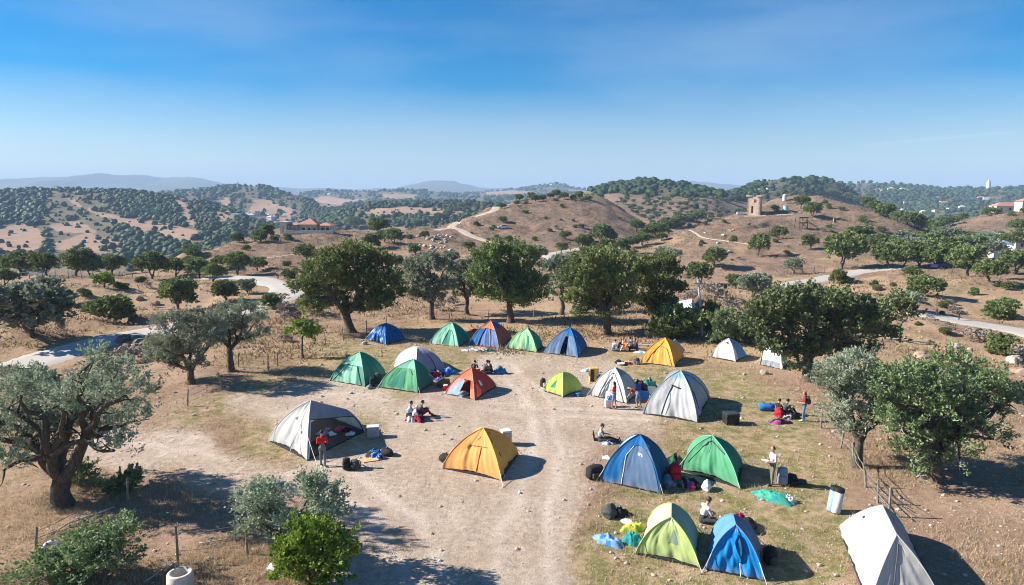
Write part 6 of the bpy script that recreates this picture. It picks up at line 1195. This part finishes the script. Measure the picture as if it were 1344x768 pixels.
# by the right fence
duffel('bright blue duffel bag left of the pair by the fence', 1006, 539, .9, .24, P_['blue'], -10); sack('red bag held by the reclining person by the fence', 1023, 546, .34, P_['red'], sq=1.1); heap('purple and dark clothes on the grass below the pair by the fence', 1025, 555, 1.6, .6, .2, [P_['purple'], P_['black'], P_['pink']], -8, seed=43); heap('black and white blanket over the legs of the person in charcoal', 1038, 549, 1.0, .6, .28, [P_['black'], P_['black'], P_['white']], -8, 'blanket', 'blanket', 44)
for dx, lab in ((-4, 'tall pale blue canister leaning left of its white twin'), (1, 'tall white canister with a black cap near the long white tent')):
    o = empty('canister', gp(1095 + dx, 673 + (0 if dx > 0 else -2)), R(0), lab, 'canister'); o.rotation_euler = (R(-4), R(9), 0); MB().tube([(0, 0, 0), (0, 0, .06), (0, 0, .9)], [.17, .20, .20], 20).build('body', WP if dx > 0 else F['cyan'], o, smooth=True); MB().tube([(0, 0, .9), (0, 0, 1.06)], [.212, .212], 20).build('cap', BP, o); MB().tube([(-.1, 0, 1.05), (0, 0, 1.15), (.1, 0, 1.05)], .014, 5).build('handle', BP, o)
# ------------------------------------------------------------------ fences, poles
def fence(label, posts, h=1.15, wires=3, r=.045, mat=None, sagr=0, name='wire_fence', lean=.09, seed=1, wr=.010):
    rg = np.random.RandomState(seed); P = [gp(*q) for q in posts]; o = empty(name, P[0], 0, label, 'fence'); b0 = P[0]; tops = []
    for p in P:
        l = rg.randn(2) * lean; t = p - b0 + np.array([l[0], l[1], h * rg.uniform(.88, 1.1)]); tops.append((p - b0, t)); q = p - b0
        MB().tube([q + (0, 0, -.3), q + (t - q) * .5 + rg.randn(3) * .012, t], [r * 1.15, r, r * .85], 7).build('post', mat or M['post'], o)
    for k in range(wires):
        s = (k + .7) / (wires + .1)
        w = MB()
        for (a0, a1), (b0_, b1) in zip(tops[:-1], tops[1:]):
            A, B = a0 + (a1 - a0) * s, b0_ + (b1 - b0_) * s; n = 7; L_ = np.linalg.norm(B - A); pts = [A + (B - A) * i / n - np.array([0, 0, math.sin(math.pi * i / n) * .02 * L_]) for i in range(n + 1)]; w.tube(pts, wr, 4)
        w.build('wire', M['wire'], o)
    return o
fence('old wire fence of thin posts running along the left edge of the camp', [(246, 533), (292, 512), (313, 482), (352, 487), (364, 481), (396, 471), (428, 456), (451, 447), (481.5, 438), (507, 428), (548, 424), (590, 421), (640, 419), (700, 418)], 1.25)
fence('short run of leaning posts in the dry grass at the bottom left', [(45.5, 727), (167, 660), (160, 640)], 1.1, 2, seed=3); fence('leaning posts and wire behind the concrete pipe', [(233, 740), (325, 728), (352, 715)], 1.3, 2, seed=4)
o = fence('rickety fence of grey posts and tangled rails running to the long white tent', [(1077, 562), (1103, 588), (1120, 612), (1137, 640), (1152, 660), (1166, 678)], 1.15, 3, .05, seed=5, wr=.010)
P = [gp(*q) for q in [(1077, 562), (1103, 588), (1137, 640), (1166, 678)]]; rg = np.random.RandomState(8)
for k in range(9):
    i = rg.randint(3); a = P[i] + (P[i + 1] - P[i]) * rg.rand() - P[0]; b = a + (P[i + 1] - P[i]) * rg.uniform(.4, .9); MB().tube(limb_path(a + (0, 0, rg.uniform(.1, .9)), b + (0, 0, rg.uniform(.1, .9)), rg, .04), .018, 5).build('rail', M['post'], o)
fence('thin fence along the crest of the left field', [(22 + 17 * k, 366 - (k > 9)) for k in range(12)], 1.4, 2, .06, seed=6)
fence('short fence of posts beside the right road under the tower hill', [(1040, 362), (1053, 361), (1068, 359), (1082, 358)], 1.6, 2, .07, seed=7)
for lab, a, b, r in [('long fallen grey branch in the dry grass at the bottom left', (150, 668), (50, 708), .05), ('fallen log beside the concrete pipe', (231, 742), (188, 768), .055), ('thin dead branch lying by the leaning posts', (262, 715), (318, 709), .03), ('fallen branch above the boulders of the right slope', (1225, 452), (1160, 445), .1)]:
    A, B = gp(*a), gp(*b); rg = np.random.RandomState(int(a[0])); q = limb_path((0, 0, .08), B - A + np.array([0, 0, .08]), rg, .03, 9); lb = MB().tube(q, np.linspace(r, r * .5, 9), 7)
    lb.tube(limb_path(q[5], q[5] + np.array([.4, .3, .25]), rg, .1, 4), np.linspace(r * .4, r * .15, 4), 5); ob = lb.build('fallen_branch', M['deadwood'], None, smooth=True); ob.location = A; tag(ob, lab, 'branch')
g = gp(922, 442); top = at(916.5, 367, g[1]) - g; o = empty('utility_pole', g, 0, 'pale grey utility pole right of the canvas roof', 'utility pole'); PM = plain('pale_pole', (.46, .46, .46), .7)
MB().tube([(0, 0, -.4), top * .5, top], [.13, .11, .09], 10).build('pole', PM, o); MB().box(top + np.array([0, 0, -.35]), (.9, .09, .09)).build('crossarm', PM, o)
for s in (-.35, 0, .35): MB().tube([top + np.array([s, 0, -.30]), top + np.array([s, 0, -.12])], [.035, .05], 8).build('insulator', WP, o)
g = gp(951, 397); o = empty('sign_post', g, 0, 'thin post with a small dark box behind the utility pole', 'post'); MB().tube([(0, 0, -.2), (0, 0, 2.2)], .05, 8).build('post', M['post'], o); MB().box((0, 0, 2.2), (.4, .1, .5)).build('box', TRIM, o)

# ------------------------------------------------------------------ boulders, concrete rings
def rock(label, px, row, s, seed, group, mat=None, name='boulder', sq=(1, .8, .65)):
    g = gp(px, row); rg = np.random.RandomState(seed); v = iv1 * (1 + rg.uniform(-.16, .16, (len(iv1), 1))) * np.array(sq); v = v * (1 + .2 * np.sin(iv1[:, :1] * 3 + seed)) * s; ob = MB().add(v, [tuple(q) for q in if1]).build(name, mat or M['stone']); ob.location = g + np.array([0, 0, s * .25]); ob.rotation_euler = (0, 0, seed); return tag(ob, label, 'boulder', group)
RD = plain('dark_rock', (.16, .13, .11), .9, var=.4, sc=2, bmp=.6); RB = plain('brown_rock', (.30, .21, .16), .9, var=.4, sc=2, bmp=.6)
rg = np.random.RandomState(4)
for i in range(14): rock('dark brown boulder in the heap beside the left road', 156 + rg.rand() * 40, 446 + rg.rand() * 18, rg.uniform(.35, .9), i, 'boulders heaped beside the left road', RD if i % 3 else RB)
for i in range(9): rock('rough brown rock in the dry left field', 60 + rg.rand() * 160, 388 + rg.rand() * 30, rg.uniform(.4, .9), 20 + i, 'rocks in the dry left field', RD if i % 2 else RB)
for i in range(34): rock('pale rock on the stony knoll left of the far track', 545 + rg.rand() * 50, 308 + rg.rand() * 22, rg.uniform(.25, .75), 40 + i, 'pale rocks on the stony knoll')
for i in range(10): rock('whitish rock lying on the front slope of the tower hill', 905 + rg.rand() * 60, 296 + rg.rand() * 40, rg.uniform(.3, .8), 60 + i, 'whitish rocks on the tower hill')
for i in range(12): rock('grey brown rock on the slope right of the sprawling juniper', 1180 + rg.rand() * 160, 440 + rg.rand() * 70, rg.uniform(.2, .7), 80 + i, 'rocks on the right hand slope', RB if i % 2 else M['stone'])
rock('white stone at the foot of the bright green bush, on its left', 357, 748, .22, 101, None, plain('white_rock', (.7, .68, .64), .9)); rock('grey stone on the grass below the half hidden white tent', 1003, 491, .35, 102, None); rock('pale stone by the back row near the blue tarp', 478, 452, .3, 103, None)
CM = plain('weathered_concrete', (.52, .48, .42), .9, var=.3, sc=3, bmp=.4)
def ring(label, px, row, r0, r1, h, mat, tilt=0, cat='concrete pipe', name='concrete_pipe'):
    n = 28; V = []
    for rr_, z in ((r1 * 1.12, 0), (r1 * 1.06, h * .5), (r1, h - .03), (r1 - .02, h), (r0 + .02, h), (r0, h - .03), (r0, .05)):
        for i in range(n): a = 2 * math.pi * i / n; V.append((rr_ * math.cos(a), rr_ * math.sin(a), z))
    f = [(k * n + i, k * n + (i + 1) % n, (k + 1) * n + (i + 1) % n, (k + 1) * n + i) for k in range(6) for i in range(n)]; ob = MB().add(V, f).build(name, mat, None, smooth=True); ob.location = gp(px, row); ob.rotation_euler = (R(tilt), 0, .3); return tag(ob, label, cat)
ring('upright weathered concrete pipe end at the bottom edge', 238, 779, .27, .40, .75, CM); ring('old white painted tyre half buried left of the low juniper', 69, 722, .17, .33, .24, WP, 58, 'tyre', 'old_tyre')

# ------------------------------------------------------------------ buildings
ST = plain('tower_masonry', (.56, .42, .31), .9, var=.3, sc=1.2, bmp=.4); PL = plain('pale_plaster', (.66, .58, .48), .9, var=.15, sc=1); WH = plain('white_wall', (.60, .58, .54), .8, var=.1, sc=.5); RT = plain('clay_tile_roof', (.42, .21, .15), .85, var=.25, sc=2, bmp=.3); GLS = plain('dark_window', (.04, .05, .06), .2); TB = plain('timber', (.14, .09, .07), .85, var=.3)
def wall_with_holes(mb, a, b, z0, z1, th, holes, m=0):
    """a wall slab from a to b (xy), openings as (s0,s1,h0,h1) along it"""
    a, b = np.array(a, float), np.array(b, float); L_ = np.linalg.norm(b - a); d = (b - a) / L_; n = np.array([-d[1], d[0]]); xs = sorted({0, L_} | {q for h in holes for q in h[:2]}); zs = sorted({z0, z1} | {q for h in holes for q in h[2:]})
    for i in range(len(xs) - 1):
        for j in range(len(zs) - 1):
            xc, zc = (xs[i] + xs[i + 1]) / 2, (zs[j] + zs[j + 1]) / 2
            if any(h[0] < xc < h[1] and h[2] < zc < h[3] for h in holes): continue
            c = a + d * xc; mb.box((c[0] + n[0] * th / 2, c[1] + n[1] * th / 2, zc), (xs[i + 1] - xs[i], th, zs[j + 1] - zs[j]), rz=math.atan2(d[1], d[0]), m=m)
# the ruined tower: open masonry shell with tall slots
g = gp(990, 281.5); sc1 = g[1] / FPX; o = empty('ruined_tower', g - np.array([0, 0, .4]), R(-28), 'square ruined stone tower with tall slots on the bare hilltop', 'tower'); w = 2.45
tw = MB(); hh = 7.6
wall_with_holes(tw, (-w, -w), (w, -w), 0, hh, .6, [(1.5, 2.3, 1.0, 3.9), (2.5, 3.4, 5.2, 6.6)]); wall_with_holes(tw, (w, -w), (w, w), 0, hh - .3, .6, [(1.2, 2.0, 1.4, 6.6), (2.6, 3.6, 2.6, 4.2)]); wall_with_holes(tw, (w, w), (-w, w), 0, hh - .6, .6, []); wall_with_holes(tw, (-w, w), (-w, -w), 0, hh, .6, [(2.0, 2.9, 4.8, 6.2)])
tw.build('masonry', ST, o); cp = MB()
for x, y, sx_, sy_ in ((-w + .2, -w + .2, 1.7, 1.3), (w - .6, -w + .2, 1.9, 1.3), (-w + .3, w - .3, 1.2, 1.4), (w - .3, w - .4, 1.2, 1.2)): cp.box((x, y, hh + .25), (sx_, sy_, .5), bevel=.1)
cp.build('broken_parapet', ST, o)
for k in range(3): MB().tube([(-w + 1.2 + k * 1.4, w - .2, hh - .6), (-w + 1.3 + k * 1.5, w - .1, hh + .9 - .3 * k)], .09, 5).build('stub', ST, o)
lw = MB().box((0, 0, .5), (5.4, 1.6, 1.0), bevel=.08); lo = lw.build('low_wall', WH); lo.location = gp(976, 281.5); lo.rotation_euler = (0, 0, R(-8)); tag(lo, 'low whitewashed wall left of the ruined tower', 'wall')
def car(label, px, row, rz, col, cat='car', van=False):
    g = gp(px, row); o = empty('parked_car' if not van else 'parked_van', g, R(rz), label, cat); cm_ = plain('paint_' + cat + str(int(px)), col, .25, .3, .5, var=.05)
    prof_ = [(-2.1, .35), (-2.12, .75), (-1.95, .95), (-1.25, 1.02), (-.75, 1.42), (.75, 1.46), (1.55, 1.02), (2.08, .92), (2.12, .4)] if not van else [(-2.4, .35), (-2.45, 1.0), (-2.1, 1.15), (-1.75, 1.95), (2.4, 2.0), (2.42, .4)]
    def ext(pr, w_, nm, m):
        n = len(pr); V = [(x, s * w_ * (1 if z < 1.1 else .86), z) for s in (-1, 1) for x, z in pr]; MB().add(V, [tuple(range(n))[::-1], tuple(range(n, 2 * n))] + [(i, (i + 1) % n, n + (i + 1) % n, n + i) for i in range(n)]).build(nm, m, o)
    ext(prof_, .86, 'body', cm_); ext([(-1.12, 1.04), (-.70, 1.38), (.68, 1.41), (1.38, 1.04)] if not van else [(-1.95, 1.25), (-1.72, 1.8), (-.9, 1.8), (-.9, 1.25)], .875, 'windows', GLS)
    for x in (-1.35, 1.35):
        for s in (-1, 1):
            wh = MB().tube([(x, s * .72, .33), (x, s * .90, .33)], .33, 14).build('wheel', BP, o); MB().tube([(x, s * .89, .33), (x, s * .915, .33)], .18, 10).build('rim', GP_, wh)
    return o
car('black car parked right of the ruined tower', 1010, 283, 5, (.02, .022, .03)); car('white car parked where the far track forks', 661, 300.5, 8, (.66, .66, .66)); car('dark blue car parked at the edge of the right grove', 1238, 353, 10, (.02, .03, .10)); car('small white car beyond the blue canopies', 1288, 333, 10, (.75, .75, .75))
# water tank and white tank
g = gp(1031, 277); o = empty('water_tank', g, 0, 'light blue water tank behind the parked black car', 'tank'); MB().tube([(0, 0, .5), (0, 0, 2.1)], [1.0, 1.0], 18).build('drum', plain('tank_blue', (.30, .60, .68), .4), o); MB().box((0, 0, .25), (2.2, 2.0, .5)).build('stand', WH, o)
g = gp(1029.5, 263.5); o = empty('white_cistern', g, 0, 'small white round cistern on the skyline behind the ruined tower', 'tank'); MB().tube([(0, 0, 0), (0, 0, 2.6)], [.85, .85], 16).build('drum', WH, o); MB().tube([(0, 0, 2.6), (0, 0, 2.9)], [.95, .3], 16).build('lid', WH, o)
# lookout platform
g = gp(1051, 300); o = empty('lookout_platform', g, R(12), 'rough timber lookout platform on the right of the tower hill', 'lookout'); H_ = 3.4
for x, y in ((-1.3, -1.1), (1.3, -1.1), (1.3, 1.1), (-1.3, 1.1)): MB().tube([(x * 1.25, y * 1.2, -.3), (x, y, H_)], .13, 6).build('post', TB, o)
MB().box((0, 0, H_ * .55), (3.1, 2.6, .18)).build('deck', TB, o); MB().box((0, 0, H_ + .1), (3.4, 2.9, .45)).build('roof', TB, o)
for a, b in (((-1.5, -1.3, .2), (1.4, -1.2, 2.4)), ((1.5, -1.3, .2), (-1.4, -1.2, 2.4)), ((1.5, -1.2, 2.5), (4.4, -2.6, .1)), ((-1.5, 1.2, .3), (-1.4, -1.2, 2.4))): MB().tube([a, b], .09, 5).build('brace', TB, o)
g = gp(1093, 300); o = empty('timber_post', g, 0, 'tall pale post right of the lookout platform', 'post'); MB().tube([(0, 0, -.2), (.1, 0, 3.4)], .14, 7).build('post', PM, o); MB().tube([(0, 0, 3.1), (1.6, 0, 3.3)], .06, 6).build('arm', TB, o)
# houses
def house(label, px, row, size, rz=0, roof='hip', wall=None, rc=None, ww=None, parts=True, name='house', cat='house', group=None):
    g = gp(px, row); l, d, h = size; o = empty(name, g - np.array([0, 0, .3]), R(rz), label, cat, group); MB().box((0, 0, h / 2), (l, d, h)).build('wall', wall or WH, o)
    if roof == 'hip':
        e = .4; hr = min(d, l) * .28; V = [(-l / 2 - e, -d / 2 - e, h + .003), (l / 2 + e, -d / 2 - e, h + .003), (l / 2 + e, d / 2 + e, h + .003), (-l / 2 - e, d / 2 + e, h + .003), (-max(.01, l / 2 - d / 2), 0, h + hr), (max(.01, l / 2 - d / 2), 0, h + hr)]
        MB().add(V, [(0, 3, 2, 1), (0, 1, 5, 4), (1, 2, 5), (2, 3, 4, 5), (3, 0, 4)]).build('roof', rc or RT, o)
    else: MB().box((0, 0, h + .12), (l + .3, d + .3, .24)).build('roof', rc or WH, o)
    if parts:
        n = max(1, int(l / 3.2))
        for i in range(n):
            x = -l / 2 + (i + .5) * l / n; fr = MB().box((x, -d / 2 - .03, h * .55), (1.1, .08, 1.2)).build('window', WH, o); MB().box((x, -d / 2 - .08, h * .55), (.9, .03, 1.0)).build('pane', GLS, fr)
    return o
# the villa on the left hill: several volumes
g = gp(404, 304.5); k = g[1] / FPX; o = empty('villa', g - np.array([0, 0, .5]), R(-4), 'sandy villa with red tiled roofs and columns on the left hill', 'house'); o.scale = (.86, .86, .86)
def hipr(x, y, l, d, z, hr, e=.35, nm='roof'):
    V = [(x - l / 2 - e, y - d / 2 - e, z), (x + l / 2 + e, y - d / 2 - e, z), (x + l / 2 + e, y + d / 2 + e, z), (x - l / 2 - e, y + d / 2 + e, z), (x - max(.01, l / 2 - d / 2), y, z + hr), (x + max(.01, l / 2 - d / 2), y, z + hr)]; MB().add(V, [(0, 3, 2, 1), (0, 1, 5, 4), (1, 2, 5), (2, 3, 4, 5), (3, 0, 4)]).build(nm, RT, o)
mbv = MB(); wall_with_holes(mbv, (-8.4, -3), (-6.2, -3), 0, 3.9, .4, [(.7, 1.5, .5, 2.6)]); mbv.box((-7.3, .2, 1.95), (2.2, 5.6, 3.9)); mbv.box((-4.2, 1.2, 1.5), (4.0, 4.0, 3.0)); mbv.box((.8, 1.0, 1.6), (6.2, 5.0, 3.2)); mbv.box((6.2, 1.4, 1.4), (4.6, 4.2, 2.8)); mbv.build('wall', PL, o)
MB().box((-7.3, -.2, 4.0), (2.7, 6.2, .3)).build('cornice', WH, o); hipr(-4.1, .7, 4.2, 5.4, 3.01, .9); hipr(.8, .6, 6.6, 6.4, 3.21, 1.9); hipr(6.2, 1.0, 4.9, 5.4, 2.81, 1.0)
MB().box((1.2, 1, 5.2), (.7, .7, .9)).build('chimney', WH, o)
for x in (-5.8, -4.6, -3.2, -1.9, .0, 1.8, 3.6, 5.2, 6.8, 8.2): MB().tube([(x, -1.9, 0), (x, -1.9, 2.8)], .16, 8).build('column', PL, o)
for x in (-.8, 1.2, 3.0, 5.6, 7.4): fr = MB().box((x, -1.55, 1.35), (1.2, .12, 1.7)).build('window', WH, o); MB().box((x, -1.63, 1.35), (.9, .04, 1.4)).build('pane', GLS, fr)
tw_ = MB().box((0, 0, .4), (14, .4, .9)); to = tw_.build('terrace_wall', PL); to.location = gp(406, 306.5); to.rotation_euler = (0, 0, R(-4)); tag(to, 'low terrace wall in front of the villa', 'wall')
house('long white house with a red roof on the right hilltop', 1320, 278, (12, 6, 3.0), -4, rc=RT); house('tall pale house cut by the right picture edge on the hilltop', 1343, 277, (5, 5, 4.6), 0); house('white house with a red roof above the right grove', 1338, 327, (8, 6, 3.2), 5); house('small flat white house beside the blue canopies', 1306, 337, (5, 4, 2.4), 10, 'flat')
for lab, px, row in (('left blue canopy behind the right grove', 1301, 330), ('right blue white canopy behind the right grove', 1316, 331)):
    o = empty('canopy', gp(px, row), R(10), lab, 'canopy'); MB().add([(-1.8, -1.4, 2.2), (1.8, -1.4, 2.2), (1.8, 1.4, 2.2), (-1.8, 1.4, 2.2), (0, 0, 3.2)], [(0, 1, 4), (1, 2, 4), (2, 3, 4), (3, 0, 4), (3, 2, 1, 0)]).build('cloth', F['cyan'] if px > 1310 else F['bright'], o)
    for x, y in ((-1.7, -1.3), (1.7, -1.3), (1.7, 1.3), (-1.7, 1.3)): MB().tube([(x, y, 0), (x, y, 2.2)], .05, 6).build('leg', GP_, o)
gh = 'distant houses scattered over the wooded hills'
PKW = plain('pinkish_wall', (.70, .42, .32), .8, var=.1, sc=.2)
far = [(1152, 252, 22, 0), (1160, 252, 18, 1), (1168, 250, 20, 1), (1176, 251, 24, 1), (1184, 251, 20, 1), (1192, 251, 14, 0), (1148, 252, 10, 1), (1180, 279, 8, 0), (1184, 277, 10, 0), (1195, 289, 7, 0), (1212, 281, 12, 1), (1220, 280, 11, 1), (1227, 278, 10, 0), (1247, 277, 12, 0), (1262, 275, 12, 0), (1238, 267, 16, 1), (1249, 263, 9, 0), (1258, 263, 9, 0), (1287, 262, 14, 0), (1294, 262, 12, 0), (1270, 273, 9, 0),
       (290, 262, 10, 0), (318, 282, 8, 0), (326, 281, 9, 0), (334, 282, 9, 0), (345, 283, 10, 0), (352, 284, 8, 0), (365, 283, 9, 0), (372, 285, 8, 0), (385, 286, 8, 0), (300, 281, 7, 0), (322, 279, 7, 0), (360, 286, 7, 1),
       (414, 258, 18, 0), (432, 256, 16, 0), (466, 256, 18, 0), (240, 264, 7, 0), (175, 256, 7, 0), (995, 252, 8, 0), (1008, 250, 8, 0), (1014, 247, 7, 0), (1022, 248, 7, 0), (1005, 254, 7, 0), (985, 256, 7, 0), (330, 286, 14, 0), (342, 288, 14, 0), (355, 289, 13, 0), (338, 279, 10, 0), (370, 279, 10, 0), (310, 286, 12, 0), (1205, 268, 9, 0), (1232, 260, 8, 0), (1306, 266, 9, 0), (1190, 268, 14, 1), (1240, 288, 8, 0), (820, 248, 8, 0), (838, 251, 8, 0), (806, 250, 8, 1)]
for i, (px, row, w_, pk) in enumerate(far):
    house('tiny pinkish far off house on a wooded hillside' if pk else 'tiny white far off house on a wooded hillside', px, row, (w_ * (.55 if 790 < px < 1030 else .8), w_ * (.4 if 790 < px < 1030 else .6), 3 if w_ < 12 else 5), (i * 37) % 50 - 25, 'flat' if i % 2 else 'hip', wall=PKW if pk else WH, rc=RT if i % 3 == 0 else WH, parts=False, name='distant_house', group='tiny pinkish houses on the wooded hills' if pk else 'tiny white houses on the wooded hills')
g = gp(1297, 248.5); o = empty('far_tower', g, 0, 'tall white tower on the wooded skyline at the right', 'tower'); kk = g[1] / FPX
MB().tube([(0, 0, -2), (0, 0, 6 * kk), (0, 0, 10 * kk)], [2.6 * kk, 2.5 * kk, 2.2 * kk], 12).build('shaft', WH, o); MB().tube([(0, 0, 10 * kk), (0, 0, 12.6 * kk)], [1.3 * kk, 1.1 * kk], 10).build('lantern', WH, o)
g = gp(312.5, 248); kk = g[1] / FPX; o = empty('radio_mast', g, 0, 'thin radio mast on the wooded hilltop at the left', 'mast'); MB().tube([(0, 0, -2), (0, 0, 9.5 * kk)], [.6 * kk, .35 * kk], 4).build('mast', plain('mast_steel', (.45, .42, .42), .5), o); MB().box((0, 0, 8 * kk), (2.2 * kk, .5 * kk, .5 * kk)).build('aerial', TRIM, o)
g = gp(724, 245); kk = g[1] / FPX; o = empty('hilltop_chapel', g, 0, 'pale domed building on the distant central peak', 'chapel'); MB().box((0, 0, 1.1 * kk), (7 * kk, 4 * kk, 2.2 * kk)).build('wall', WH, o); MB().ell((0, 0, 2.1 * kk), (2 * kk, 2 * kk, 1.6 * kk)).build('dome', WH, o)
HAZE = 1.8e-4
# ------------------------------------------------------------------ haze
top = max(float(GZ.max()), CAM_H) + 25
hb = MB().box((0, 0, (top + float(GZ.min()) - 1) / 2), (2 * RMAX + 200, 2 * RMAX + 200, top - float(GZ.min()) + 1))
hm = bpy.data.materials.new('haze'); hm.use_nodes = True; N, L = hm.node_tree.nodes, hm.node_tree.links
N.remove(N['Principled BSDF']); pv = N.new('ShaderNodeVolumePrincipled'); pv.inputs['Color'].default_value = (.48, .70, 1, 1); pv.inputs['Density'].default_value = HAZE
pv.inputs['Anisotropy'].default_value = 0; L.new(pv.outputs[0], N['Material Output'].inputs['Volume'])
ho = hb.build('haze', hm); tag(ho, kind='stuff')
